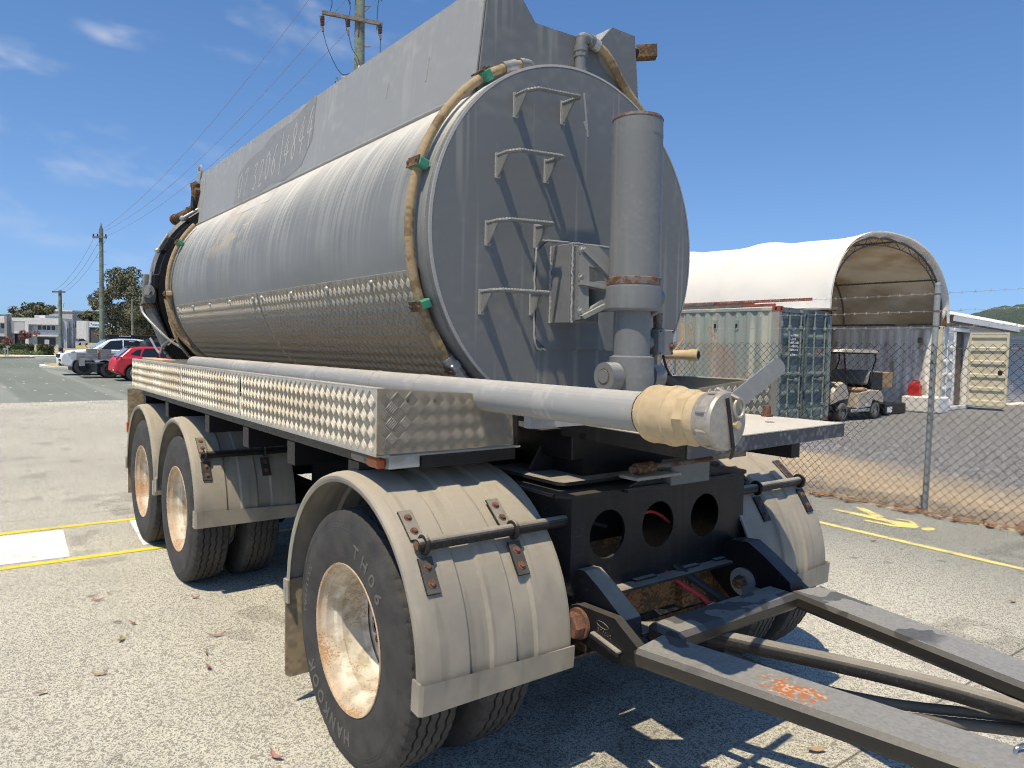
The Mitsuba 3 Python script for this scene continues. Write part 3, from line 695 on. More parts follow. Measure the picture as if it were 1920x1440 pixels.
# ---------------------------------------------------------------- side trays, discharge pipe and coupling
for s in (-1, 1):
    ty = name(TR + '__side_tray')
    end = [(s * 1.225, 1.281), (s * 1.225, 1.523), (s * 0.665, 1.487), (s * 0.612, 1.40), (s * 0.603, 1.281)] if s < 0 else [(1.27, 1.30), (1.27, 1.556), (0.60, 1.492), (0.585, 1.30)]
    ep = P('end_plate', prism(end, 'x', 0.327, 0.334), 'm_treadbrown', False, of=ty, label='dusty tread plate end of the near tray' if s < 0 else None)
    okf = lambda u, v: v < 0.242 - 0.036 * (1.225 - 0.603 - u if s > 0 else u) / 0.6 - 0.012
    P('tread_pattern', tread_bars(0.62, 0.24, lambda p: np.column_stack([0.3345 + p[:, 2], (-1.225 if s < 0 else 0.603) + p[:, 0], (1.281 if s < 0 else 1.305) + p[:, 1]]), 0.057, 0.0036, ok=(lambda u, v: v < 0.228 - 0.062 * u and u + v * 0.25 < 0.63) if s < 0 else (lambda u, v: v < 0.17 + 0.09 * u)), 'm_tread' if s < 0 else 'm_treadbase', False, stuff=True, of=ty)
    xs = [-4.38, -2.62, -1.28, 0.334] if s < 0 else [-4.38, 0.334]
    for x0, x1 in zip(xs, xs[1:]):
        wob = lambda u, v: 0.0035 * np.sin(u * 17 + x0) * np.sin(v * 3.1)
        P('side_panel', sheet(lambda u, v: np.column_stack([x0 + 0.0015 + u * (x1 - x0 - 0.003), s * (1.225 + wob(u, v)), 1.278 + v * 0.242]), 30, 4), 'm_treadbase', True, of=ty, label='bright tread plate side panel' if s < 0 else None)
        if s < 0:
            P('tread_pattern', tread_bars(x1 - x0, 0.242, lambda p: np.column_stack([x0 + p[:, 0], -1.2255 - p[:, 2] - 0.0035 * np.sin(p[:, 0] / (x1 - x0) * 17 + x0) * np.sin(p[:, 1] / 0.242 * 3.1), 1.278 + p[:, 1]]), 0.057, 0.0036), 'm_tread', False, stuff=True, of=ty)
    P('top_flange', bx(-4.38, 0.33, s * 1.226, s * 1.195, 1.5185, 1.5245, 0.002), 'm_tread', False, of=ty)
    P('bottom_flange', bx(-4.38, 0.33, s * 1.224, s * 1.17, 1.2725, 1.2775), 'm_tread', False, of=ty)
    P('floor', bx(-4.36, 0.325, s * 1.19, s * 0.56, 1.2655, 1.272), 'm_plate', False, of=ty)
    P('back_wall', bx(-4.37, 0.326, s * 0.58, s * 0.572, 1.275, 1.40), 'm_black', False, of=ty)
    P('rear_plate', bx(-4.384, -4.381, s * 1.22, s * 0.60, 1.28, 1.52), 'm_tread', False, of=ty)
    P('support_rail', bx(-4.3, 0.29, s * 1.16, s * 1.11, 1.215, 1.2645), 'm_black', False, of=ty)
    if s < 0:
        P('bolt_hole', cat([cyl((0.334, -1.10, 1.475), (0.3365, -1.10, 1.475), 0.006, sides=8), cyl((0.334, -0.985, 1.472), (0.3365, -0.985, 1.472), 0.006, sides=8)]), 'm_dark', of=ty)
        P('corner_lip', bar((0.334, -1.2275, 1.285), (0.334, -1.2275, 1.40), 0.005, 0.006), 'm_sand', False, of=ty)
ml = name(TR + '__marker_light')
P('lens', bx(0.20, 0.30, -1.205, -1.17, 1.222, 1.262, 0.008), 'm_amber', 20, of=ml)
P('housing', bx(0.05, 0.19, -1.20, -1.165, 1.225, 1.265, 0.012), 'm_lamp', 20, of=ml)
P('bracket', bx(0.29, 0.325, -1.17, -1.04, 1.222, 1.268, 0.003), 'm_galv', False, of=TR)
P('light_bar', bx(0.285, 0.32, -1.03, -0.58, 1.215, 1.268, 0.003), 'm_black', False)

PY, PZ = -0.748, 1.488
dp = name(TR + '__discharge_pipe')
P('pipe', cat(lathe([(-4.25, 0.004), (-4.25, 0.058), (-4.235, 0.063), (1.195, 0.063)], (0, PY, PZ), (1, 0, 0), 28)), 'm_pipe', 30, of=dp)
for x in (-3.75, -2.9, -2.1, -1.3, -0.6, -0.15):
    P('pipe_band', lathe([(0, 0.0635), (0.002, 0.066), (0.012, 0.066), (0.014, 0.0635)], (x, PY, PZ), (1, 0, 0), 24), 'm_pipe', of=dp)
P('pipe_clip', bx(0.60, 0.64, PY - 0.012, PY + 0.25, 1.384, 1.428), 'm_pipe', False, of=dp)
cp = name(TR + '__discharge_coupling')
P('rust_collar', lathe([(1.190, 0.064), (1.190, 0.0675), (1.200, 0.0675), (1.203, 0.064)], (0, PY, PZ), (1, 0, 0), 28), 'm_rust', of=cp)
P('valve_body', lathe([(1.197, 0.03), (1.197, 0.069), (1.213, 0.072), (1.217, 0.078), (1.222, 0.086), (1.236, 0.0885), (1.24, 0.0865), (1.30, 0.0865), (1.303, 0.0895), (1.317, 0.0895), (1.32, 0.086), (1.345, 0.082), (1.355, 0.074), (1.40, 0.072)], (0, PY, PZ), (1, 0, 0), 40), 'm_sand', 25, of=cp, label='sandy painted ball valve body')
P('hex_ring', tube([(1.352, PY, PZ), (1.356, PY, PZ), (1.388, PY, PZ), (1.392, PY, PZ)], [0.076, 0.082, 0.082, 0.076], 8), 'm_sand', False, of=cp)
P('lettered_ring', lathe([(1.392, 0.06), (1.392, 0.0765), (1.422, 0.0765), (1.424, 0.07)], (0, PY, PZ), (1, 0, 0), 32), 'm_sand', of=cp)
P('cap', lathe([(1.423, 0.068), (1.423, 0.079), (1.432, 0.080), (1.436, 0.074), (1.462, 0.074), (1.468, 0.082), (1.480, 0.083), (1.488, 0.079), (1.490, 0.04), (1.490, 0.002)], (0, PY, PZ), (1, 0, 0), 40), 'm_alu', 25, of=cp, label='scratched aluminium end cap')
for a in (100, 155, 205, 260, 310, 20, 60):
    d = np.array([0, math.cos(math.radians(a)), math.sin(math.radians(a))])
    P('cap_lug', bar((1.434, PY, PZ) + d * 0.077, (1.474, PY, PZ) + d * 0.080, 0.022, 0.008, d, 0.003), 'm_alu', 20, of=cp)
P('cap_handle', cat(bar((1.445, PY + 0.00, PZ + 0.088), (1.503, PY + 0.028, PZ + 0.060), 0.024, 0.010, (0, 0.4, 1), 0.003), tube([(1.499, PY + 0.032 + 0.022 * math.cos(t), PZ + 0.036 + 0.026 * math.sin(t)) for t in np.linspace(0, 6.3, 18)], 0.0045, 8)), 'm_alu', 20, of=cp)
P('retaining_strap', cat(bar((1.492, PY - 0.012, PZ + 0.066), (1.494, PY + 0.020, PZ - 0.074), 0.013, 0.003, (1, 0, 0)), bar((1.494, PY + 0.020, PZ - 0.073), (1.480, PY + 0.030, PZ - 0.105), 0.015, 0.003, (1, 0, 0))), 'm_blackdust', False, of=cp)
P('cap_plug', cyl((1.488, PY + 0.03, PZ - 0.01), (1.502, PY + 0.03, PZ - 0.01), 0.012, sides=10), 'm_sand', of=cp)
lv = [(1.31, PY + 0.05, PZ + 0.055), (1.315, PY + 0.10, PZ + 0.08), (1.32, PY + 0.355, PZ + 0.235)]
g = LineString([(0, 0), (0.47, 0)]).buffer(0.028)
P('valve_handle', frame(prism(g, 'z', -0.004, 0.004), (1.305, PY + 0.09, PZ - 0.06), nrm([0.0, 0.90, 0.437]), (0.92, -0.15, 0.35)), 'm_grey', 20, of=cp, label='flat grey valve handle')

# ---------------------------------------------------------------- chassis, deck, turntable, dolly
ch = name(TR + '__chassis')
for s in (-1, 1):
    P('rail', bx(-4.45, 0.47, s * 0.40, s * 0.32, 1.215, 1.345, 0.004), 'm_black', False, of=ch)
    P('rail_lower', bx(-4.45, -1.4, s * 0.41, s * 0.31, 0.93, 1.214), 'm_black', False, of=ch)
for x in (-4.2, -3.35, -2.2, -1.4, -0.7, 0.0):
    P('cross_member', bx(x - 0.05, x + 0.05, -1.16, 1.16, 1.10, 1.21), 'm_black', False, of=ch)
P('belly_plate', bx(-4.45, 0.46, -0.56, 0.56, 1.346, 1.352), 'm_black', False, of=ch)
P('cradle', cat([bx(x - 0.03, x + 0.03, -0.50, 0.50, 1.352, 1.40) for x in (-4.0, -2.6, -1.3, -0.2)]), 'm_black', False, of=ch)
P('web_plate', bx(0.455, 0.470, -0.335, 0.34, 1.145, 1.315), 'm_black', False, of=ch)
P('side_web', bx(-0.35, 0.455, -0.335, -0.320, 1.145, 1.315), 'm_black', False, of=ch)
for x in (0.02, 0.26):
    P('gusset', prism([(-0.336, 1.145), (-0.336, 1.30), (-0.37, 1.30), (-0.46, 1.16), (-0.46, 1.145)], 'x', x, x + 0.012), 'm_blackdust', False, of=ch)
P('upper_turntable_plate', prism(sbox(-0.55, -0.47, 0.50, 0.47).buffer(0.05), 'z', 1.130, 1.144), 'm_blackdust', False, of=ch)
dk = name(TR + '__front_deck')
dpoly = [(0.06, -0.40), (1.165, -0.505), (1.075, 0.635), (0.06, 0.61)]
P('deck_plate', prism(dpoly, 'z', 1.3695, 1.381), 'm_plate', False, of=dk, label='dusty grey deck plate')
P('front_edge', bar((1.164, -0.510, 1.351), (1.074, 0.63, 1.351), 0.014, 0.056), 'm_edgeblack', False, of=dk)
P('side_edge', bar((0.06, -0.407, 1.351), (1.157, -0.512, 1.351), 0.012, 0.056), 'm_black', False, of=dk)
P('far_edge', bar((0.06, 0.617, 1.351), (1.068, 0.641, 1.351), 0.012, 0.056), 'm_black', False, of=dk)
P('deck_beam', cat(bx(0.07, 1.05, 0.28, 0.34, 1.25, 1.368), bx(0.30, 0.36, -0.38, 0.27, 1.28, 1.367)), 'm_black', False, of=dk)
P('deck_bolt', hexbolt((0.73, 0.585, 1.381), (0, 0, 1), 0.018, 0.05), 'm_bolt', of=dk)
P('paint_chip', prism(Point(0, 0).buffer(0.02, 5), 'z', 1.381, 1.3822).apply_translation((0.90, 0.35, 0)), 'm_black', False, of=dk)
tw = [(-0.10, 1.345), (-0.10, 1.44), (0.33, 1.44)]
P('timber_packer', cat(bx(0.56, 0.60, 0.30, 0.62, 1.175, 1.205), bx(0.50, 0.55, 0.70, 1.0, 1.225, 1.25)), 'm_flap', False, of=dk)
tt = name(TR + '__turntable')
P('lower_plate', prism(sbox(-0.58, -0.52, 0.575, 0.56).buffer(0.06), 'z', 1.098, 1.110), 'm_black', False, of=tt)
P('bearing_ring', lathe([(0, 0.44), (0.0, 0.50), (0.018, 0.50), (0.018, 0.44)], (0, 0, 1.111), (0, 0, 1), 48), 'm_black', of=tt)
P('plate_edge', bar((0.22, -0.583, 1.104), (0.57, -0.583, 1.104), 0.006, 0.013), 'm_blackdust', False, of=tt)
lp = name(TR + '__lock_pin')
P('pin_guide', bx(0.60, 0.70, -0.25, 0.02, 1.150, 1.162), 'm_plate', False, of=lp)
P('pin_sleeve', cyl((0.655, -0.215, 1.19), (0.655, -0.11, 1.192), 0.024), 'm_rust', of=lp)
P('pin_rod', cyl((0.655, -0.24, 1.19), (0.655, 0.28, 1.195), 0.0135), 'm_rustband', of=lp)
P('lock_block', bx(0.60, 0.665, 0.00, 0.26, 1.10, 1.205, 0.004), 'm_grey', False, of=lp)
for y in (-0.02, 0.27):
    P('brace', prism([(y, 1.112), (y, 1.17), (y + (0.2 if y > 0 else -0.2), 1.112)], 'x', 0.62, 0.632), 'm_blackdust', False, of=lp)
P('front_lip', bx(0.598, 0.66, -0.26, 0.46, 1.095, 1.108), 'm_blackdust', False, of=lp)

do = name(TR + '__dolly_frame')
face = Polygon([(-0.50, 0.685), (-0.50, 1.097), (0.60, 1.097), (0.60, 0.685)])
for y in (-0.31, -0.002, 0.318):
    face = face.difference(Point(y, 0.922).buffer(0.101, 32))
P('front_plate', prism(face, 'x', 0.588, 0.600), 'm_black', False, of=do, label='black front plate pierced by three round holes')
P('bottom_flange', bx(0.575, 0.665, -0.42, 0.545, 0.685, 0.699, 0.002), 'm_blackdust', False, of=do)
for y0 in (-0.16, 0.13, 0.38):
    P('flange_pad', bx(0.60, 0.625, y0, y0 + 0.13, 0.6995, 0.708), 'm_blackdust', False, of=do)
for s in (-1, 1):
    y = 0.05 + s * 0.556
    P('side_plate', prism([(-0.60, 1.097), (0.60, 1.097), (0.60, 0.80), (0.47, 0.60), (0.25, 0.50), (-0.3, 0.70), (-0.60, 0.85)], 'y', y - 0.006, y + 0.006), 'm_blackdust' if s < 0 else 'm_black', False, of=do)
    P('corner_plate', prism([(0.50, y - s * 0.0), (0.60, y - s * 0.0), (0.60, y - s * 0.07)], 'z', 0.70, 1.09), 'm_blackdust', False, of=do)
    P('spring_hanger', bx(0.30, 0.52, y + s * 0.02, y + s * 0.09, 0.40, 0.62, 0.006), 'm_rust', False, of=do)
    P('leaf_spring', cat([bar((-0.55 + 0.04 * k, y + s * 0.055, 0.58 - 0.016 * k), (0.45 - 0.03 * k, y + s * 0.055, 0.52 - 0.012 * k), 0.075, 0.013) for k in range(6)]), 'm_rust', False, of=do)
P('back_plate', bx(-0.60, -0.59, -0.50, 0.60, 0.72, 1.09), 'm_black', False, of=do)
P('inner_beam', cat(bx(-0.1, 0.1, -0.48, 0.58, 0.72, 1.05), bx(-0.55, 0.55, 0.28, 0.32, 0.7, 0.85)), 'm_black', False, of=do)
P('lower_beam', cat(bx(0.40, 0.47, -0.50, 0.60, 0.36, 0.372), bx(0.28, 0.47, -0.49, -0.48, 0.36, 0.48), bx(0.28, 0.47, -0.30, -0.29, 0.365, 0.47), bx(0.40, 0.412, -0.5, 0.6, 0.372, 0.40)), 'm_rust', False, of=do)
P('hanger_bracket', cat(bx(0.45, 0.50, 0.30, 0.42, 0.46, 0.68), bx(0.42, 0.46, -0.52, 0.58, 0.47, 0.60)), 'm_rust', False, of=do)
P('bracket_bolt', hexbolt((0.50, 0.36, 0.57), (1, 0, 0), 0.028, 0.025), 'm_rust', of=do)
P('red_air_line', tube(curve([(0.54, -0.10, 0.945), (0.54, 0.0, 0.965), (0.54, 0.07, 0.945), (0.54, 0.14, 0.90)], 8), 0.007, 8), 'm_redhose', of=do)
P('red_air_line', tube(curve([(0.56, 0.05, 0.72), (0.66, 0.09, 0.66), (0.74, 0.14, 0.61), (0.78, 0.16, 0.57)], 8), 0.011, 8), 'm_redhose', of=do)
P('air_fitting', cat(cyl((0.77, 0.155, 0.59), (0.80, 0.165, 0.54), 0.018, sides=8), cyl((0.79, 0.16, 0.575), (0.80, 0.165, 0.56), 0.024, sides=8)), 'm_alu', of=do)
P('black_air_line', tube(curve([(0.55, 0.10, 0.74), (0.68, 0.17, 0.66), (0.84, 0.25, 0.56)], 8), 0.018, 10), 'm_rubberhose', of=do)
P('black_air_line', tube(curve([(0.5, -0.40, 0.98), (0.5, -0.31, 0.95), (0.5, -0.22, 0.92)], 6), 0.008, 6), 'm_rubberhose', of=do)

# drawbar: hinge castings, A-frame, cross beam, round stay, hoses
db = name(TR + '__drawbar')
for s in (-1, 1):
    y = 0.035 + s * 0.465
    hg = [(0.45, 0.62), (0.42, 0.715), (0.545, 0.785), (0.64, 0.795), (0.72, 0.752), (0.85, 0.668), (0.86, 0.60), (0.70, 0.54), (0.55, 0.54)]
    hg = [(a + (0.10 if s > 0 else 0.0), b) for a, b in hg]
    k = P('hinge_horn', prism(Polygon(hg).buffer(0.012), 'y', y - 0.045, y + 0.045), 'm_black' if s > 0 else 'm_blackdust', 25, of=db)
    lug = Polygon([(0.61, 0.60), (0.625, 0.665), (0.69, 0.68), (0.86, 0.685), (0.89, 0.665), (0.985, 0.61), (0.97, 0.56), (0.86, 0.54), (0.67, 0.56)])
    P('hinge_eye', prism(lug.buffer(0.010).union(Point(0.675, 0.62).buffer(0.07, 24)), 'y', y + s * 0.055, y + s * 0.095), 'm_black', 25, of=db)
    P('eye_rib', bar((0.75, y + s * 0.10, 0.605), (0.90, y + s * 0.10, 0.575), 0.03, 0.022, (0, 0, 1), 0.004), 'm_blackdust', False, of=db)
    o = -1 if s < 0 else -1
    yb = y + s * 0.096 if s < 0 else y - 0.046
    P('bolt_washer', cyl((0.675 + (0.05 if s > 0 else 0), yb, 0.62), (0.675 + (0.05 if s > 0 else 0), yb - 0.014, 0.62), 0.060 if s < 0 else 0.064, sides=28), 'm_bolt' if s < 0 else 'm_galv', of=db)
    P('hinge_bolt', cat(tube([(0.675 + (0.05 if s > 0 else 0), yb - a, 0.62) for a in (0.014, 0.050, 0.055)], [0.050, 0.050, 0.044] if s < 0 else [0.032, 0.028, 0.02], 6)), 'm_bolt' if s < 0 else 'm_rust', False, of=db)
ow = -0.4965 - 0.0
logo = Point(0, 0).buffer(1, 20); logo = affinity.scale(logo, 0.034, 0.013).difference(affinity.scale(logo, 0.029, 0.009))
P('cast_mark', cat(prism(affinity.rotate(affinity.translate(logo, 0.80, 0.650), -8), 'y', -0.5275, -0.5245), frame(meshkit.text_mesh('370042', 0.014, 0.002), (0.775, -0.5275, 0.622), (1, 0, -0.12), (0, -1, 0))), 'm_blackdust', False, of=db)
P('air_knuckle', cat(bar((0.36, -0.60, 0.70), (0.56, -0.56, 0.66), 0.03, 0.04, (0, 0, 1), 0.012), bar((0.36, -0.605, 0.665), (0.56, -0.565, 0.625), 0.03, 0.022, (0, 0, 1), 0.01)), 'm_blackdust', 25, of=db)
for s in (-1, 1):
    q = [(0.985, s * 0.60 + 0.02, 0.60), (3.3, s * 0.055, 0.60)] if s > 0 else [(0.985, -0.515, 0.60), (3.3, -0.05, 0.60)]
    q = [(0.985, s * 0.505 + 0.022, 0.616), (3.25, s * 0.075, 0.616)]
    P('side_beam', bar(q[0], q[1], 0.205, 0.066, (0, 0, 1), 0.016), 'm_drawbar', 30, of=db, label='near black beam of the drawbar with a rusty patch' if s < 0 else 'far black beam of the drawbar')
P('cross_beam', bx(0.865, 1.02, -0.36, 0.44, 0.578, 0.6475, 0.018), 'm_drawbar', 30, of=db)
for s in (-1, 1):
    P('corner_gusset', prism([(0.72, s * 0.42 + 0.03), (0.88, s * 0.42 + 0.03), (0.88, s * 0.20 + 0.03)], 'z', 0.60, 0.612), 'm_blackdust', False, of=db)
P('tow_eye', cat(bar((3.2, 0, 0.6), (3.5, 0, 0.6), 0.16, 0.09, (0, 0, 1), 0.015), tube([(3.6 + 0.075 * math.cos(t), 0.075 * math.sin(t), 0.6) for t in np.linspace(0, 2 * math.pi, 25)], 0.028, 12)), 'm_black', of=db)
P('round_stay', tube(curve([(0.93, -0.06, 0.545), (1.06, 0.0, 0.545), (1.72, 0.22, 0.555), (2.5, 0.30, 0.56)], 6), 0.033, 18), 'm_blackdust', of=db)
P('cable_tail', cat(tube(curve([(0.90, -0.10, 0.47), (1.15, -0.02, 0.40), (1.45, 0.13, 0.40), (1.85, 0.30, 0.46), (2.1, 0.33, 0.52)], 8), 0.020, 12), tube(curve([(0.95, 0.02, 0.47), (1.2, 0.09, 0.43), (1.5, 0.20, 0.435), (1.8, 0.32, 0.48), (2.0, 0.36, 0.52)], 8), 0.018, 12)), 'm_hosegrey', of=db, label='dusty air hoses looped under the drawbar')


def link(c, d, up, L=0.05, w=0.034, r=0.0055):
    g = [((L - w) / 2 * sx + w / 2 * math.cos(t), w / 2 * math.sin(t)) for sx, ts_ in ((1, np.linspace(-1.57, 1.57, 8)), (-1, np.linspace(1.57, 4.71, 8))) for t in ts_]
    g.append(g[0])
    return frame(tube([(a, b, 0) for a, b in g], r, 7), c, d, up)


p0, p1 = np.array([2.045, -0.245, 0.655]), np.array([2.19, 0.10, 0.72])
for i in range(9):
    t = (i + 0.5) / 9
    P('chain_link', link(p0 + (p1 - p0) * t - [0, 0, 0.05 * math.sin(math.pi * t)], p1 - p0, (0.3, 0, 1) if i % 2 else (1, 0.4, 0.2)), 'm_chain', of=db)

# ---------------------------------------------------------------- wheels, axles, mudguards
TW, RO = 0.255, 0.515


def tyre_mesh(text):
    """treaded tyre; its outer side faces -y, that side's bulge at y = 0"""
    n = 240
    side = [(0.022, 0.292), (0.014, 0.300), (0.010, 0.315), (0.004, 0.345), (0.0005, 0.38), (0.0, 0.42), (0.004, 0.442), (0.003, 0.4435), (0.0065, 0.452), (0.0055, 0.4535), (0.010, 0.463), (0.009, 0.4645), (0.014, 0.480), (0.020, 0.497), (0.029, 0.5075), (0.036, 0.5095)]
    tr = [(0.036, 0.5095)]
    for k, yc in enumerate((0.068, 0.108, 0.148, 0.188)):
        tr += [(yc - 0.0055, RO - 0.001), (yc - 0.004, RO - 0.0135), (yc + 0.004, RO - 0.0135), (yc + 0.0055, RO - 0.001)]
    prof = side + tr[1:] + [(TW - y, r) for y, r in side[::-1]]
    prof = np.array(prof); m = len(prof); s0, s1 = len(side), len(side) + 16
    th = np.arange(n) * 2 * np.pi / n
    Y = np.repeat(prof[None, :, 0], n, 0); Rr = np.repeat(prof[None, :, 1], n, 0)
    Y[:, s0:s1] += (0.0045 * np.sin(th * 48))[:, None]
    notch = (np.arange(n) % 4 == 0)
    for j in (s0 - 3, s0 - 2, s0 - 1, s1, s1 + 1, s1 + 2):
        Rr[notch, j] -= 0.006
    V = np.stack([Rr * np.sin(th)[:, None], Y, Rr * np.cos(th)[:, None]], -1).reshape(-1, 3)
    f = []
    for i in range(n):
        i2 = (i + 1) % n
        for j in range(m - 1):
            f += [[i * m + j, i2 * m + j, i2 * m + j + 1], [i * m + j, i2 * m + j + 1, i * m + j + 1]]
    out = [trimesh.Trimesh(V, f, process=False)]
    if text:
        ss = np.array(side[:8])

        def bend(mesh, r0, w, a_mid, spread):
            v = np.array(mesh.vertices); v[:, 0] = (v[:, 0] - w / 2)
            ph = math.radians(a_mid) + v[:, 0] / r0 * spread; r = r0 + v[:, 1]
            y = np.interp(r, ss[:, 1], ss[:, 0]) - v[:, 2] + 0.0004
            q = mesh.copy(); q.vertices = np.stack([r * np.sin(ph), y, r * np.cos(ph)], 1)
            return q
        for word, h, r0, am, gap in (('TH06', 0.052, 0.362, 33, 1.30), ('HANKOOK', 0.052, 0.362, 205, 1.10), ('TUBELESS', 0.022, 0.385, 286, 1.1)):
            ws = [meshkit.text_mesh(c, h, 0.0024, True) for c in word]
            wd = [m_.bounds[1, 0] + 0.008 for m_ in ws]; tot = sum(wd) * gap; x = -tot / 2
            for m_, w in zip(ws, wd):
                a = am + math.degrees((x + w * gap / 2) / r0); out.append(bend(m_.subdivide(), r0, w, a, 1.0)); x += w * gap
    return out


def rim_mesh():
    barrel = lathe([(0.020, 0.2935), (0.013, 0.300), (0.009, 0.2985), (0.012, 0.290), (0.026, 0.2855), (0.034, 0.276), (0.042, 0.268), (0.075, 0.262), (0.085, 0.252), (0.105, 0.247), (0.125, 0.253), (0.20, 0.256), (0.215, 0.248), (0.222, 0.235), (0.230, 0.268), (0.245, 0.295)], (0, 0, 0), (0, 1, 0), 64)
    g = Point(0, 0).buffer(0.25, 40).difference(Point(0, 0).buffer(0.10, 32))
    for k in range(8):
        g = g.difference(Point(0.197 * math.cos(k * math.pi / 4 + .3), 0.197 * math.sin(k * math.pi / 4 + .3)).buffer(0.028, 16))
    disc = prism(g, 'y', 0.232, 0.242)
    hub = lathe([(0.24, 0.110), (0.215, 0.105), (0.19, 0.10), (0.18, 0.06), (0.182, 0.002)], (0, 0, 0), (0, 1, 0), 32)
    nuts = [frame(hexbolt((0, 0, 0), (1, 0, 0), 0.017, 0.028), (0.142 * math.cos(a), 0.233, 0.142 * math.sin(a)), (0, -1, 0), (1, 0, 0)) for a in np.arange(10) * math.pi / 5]
    return cat(barrel, disc), cat(hub, nuts)


_tm = tyre_mesh(True)
tyre_plain, tyre_letters = mikit.ply(_tm[0], 'm_rubber', 28), mikit.ply(cat(_tm[1:]), 'm_letter', False)
rim_ply, hub_ply = [mikit.ply(m_, k_, 30) for m_, k_ in zip(rim_mesh(), ('m_rim', 'm_rust'))]
AX = ((0.05, -1.222), (-2.744, -1.238), (-3.98, -1.238))
HZ = 0.505
for i, (x, y) in enumerate(AX):
    for s in (-1, 1):
        for inner in (0, 1):
            w = name(TR + '__wheel')
            yy = y if s < 0 else -y
            x = AX[i][0] + (0.11 if s > 0 and i == 0 else 0.0)
            tw = T().translate([x, yy - s * inner * 0.335, HZ])
            if (s < 0) == (not inner):
                pass
            if s > 0:
                tw = tw @ T().rotate([0, 0, 1], 180)
            if inner:
                tw = tw @ T().translate([0, TW, 0]) @ T().rotate([0, 0, 1], 180)
            tw = tw @ T().rotate([0, 1, 0], float((i * 31 + inner * 17) % 360)) if not (i == 0 and s < 0 and not inner) else tw
            scene[w + '__tyre'] = {**tyre_plain, 'to_world': tw}
            if not inner and s < 0 and i == 0:
                scene[w + '__sidewall_lettering'] = {**tyre_letters, 'to_world': tw}
                labels[w + '__sidewall_lettering'] = {'label': 'raised lettering on the tyre sidewall', 'kind': 'stuff'}
            scene[w + '__rim'] = {**rim_ply, 'to_world': tw}
            scene[w + '__hub'] = {**hub_ply, 'to_world': tw}
    P('axle', cat(cyl((x, -0.9, HZ), (x, 0.9, HZ), 0.065), cyl((x, -0.62, HZ), (x, -0.50, HZ), 0.19), cyl((x, 0.50, HZ), (x, 0.62, HZ), 0.19)), 'm_black')
    if i:
        P('suspension_arm', cat(bx(x - 0.06, x + 0.7, -0.47, -0.37, HZ + 0.05, HZ + 0.17), bx(x - 0.06, x + 0.7, 0.37, 0.47, HZ + 0.05, HZ + 0.17), bx(x + 0.6, x + 0.72, -0.48, 0.48, HZ + 0.08, HZ + 0.45)), 'm_black', False)

MG_PROF = [(0.006, 0.580), (0.0, 0.592), (0.0, 0.604), (0.008, 0.611), (0.03, 0.618), (0.075, 0.621), (0.12, 0.620), (0.195, 0.619), (0.207, 0.608), (0.285, 0.608), (0.297, 0.619), (0.395, 0.619), (0.407, 0.608), (0.485, 0.608), (0.497, 0.619), (0.655, 0.619)]
MG = MG_PROF + [(y, r - 0.009) for y, r in MG_PROF[::-1][:-3]] + [MG_PROF[0]]


def mudguard(cx, cz, s, a0, a1, y0, k=1.0, back=True):
    """a ribbed moulded mudguard over a pair of tyres; angles run from the front (+x) up and over"""
    g = name(TR + '__mudguard')
    pr = [(y, r * k) for y, r in MG]
    axis = (0, 1, 0) if s < 0 else (0, -1, 0)
    yo = y0 if s < 0 else -y0
    sh = []
    aa = np.linspace(a0, a1, 57)
    V = np.array([[(cx + r * math.cos(a), yo + (y if s < 0 else -y), cz + r * math.sin(a)) for y, r in pr] for a in np.radians(aa)])
    n = len(pr); f = []
    for i in range(len(aa) - 1):
        for j in range(n - 1):
            f += [[i * n + j, i * n + j + 1, (i + 1) * n + j + 1], [i * n + j, (i + 1) * n + j + 1, (i + 1) * n + j]]
    m = trimesh.Trimesh(V.reshape(-1, 3), f, process=False)
    if s > 0:
        m.invert()
    P('shell', m, 'm_fender', 28, of=g)
    for a, nm in ((a0, 'front_lip'),) + (((a1, 'rear_lip'),) if back else ()):
        a = math.radians(a); rad = np.array([math.cos(a), 0, math.sin(a)]); tan = np.array([-math.sin(a), 0, math.cos(a)]) * (1 if nm[0] == 'f' else -1)
        R_ = 0.617 * k
        c0 = np.array([cx, 0, cz]) + rad * R_
        lp_ = [(y0 - 0.006, -0.028, -0.03), (y0 - 0.008, 0.004, -0.03), (y0 + 0.662, 0.010, -0.03)]
        poly = [(-0.006, -0.045), (-0.008, 0.006), (0.006, 0.016), (0.664, 0.016), (0.664, 0.008), (0.016, 0.008), (0.004, 0.0), (0.003, -0.045)]
        mesh = prism(Polygon(poly), 'z', -0.045, 0.04)
        v = np.array(mesh.vertices)
        zt = np.where((v[:, 2] > 0) & (v[:, 0] < 0.012), 0.022, 0.0)
        mesh.vertices = c0 + rad * v[:, 1:2] + tan * (v[:, 2:3] + zt[:, None]) + np.array([0, 1, 0]) * ((yo + v[:, 0:1]) if s < 0 else (yo - v[:, 0:1]))
        P(nm, mesh, 'm_fender', 20, of=g)
    return g


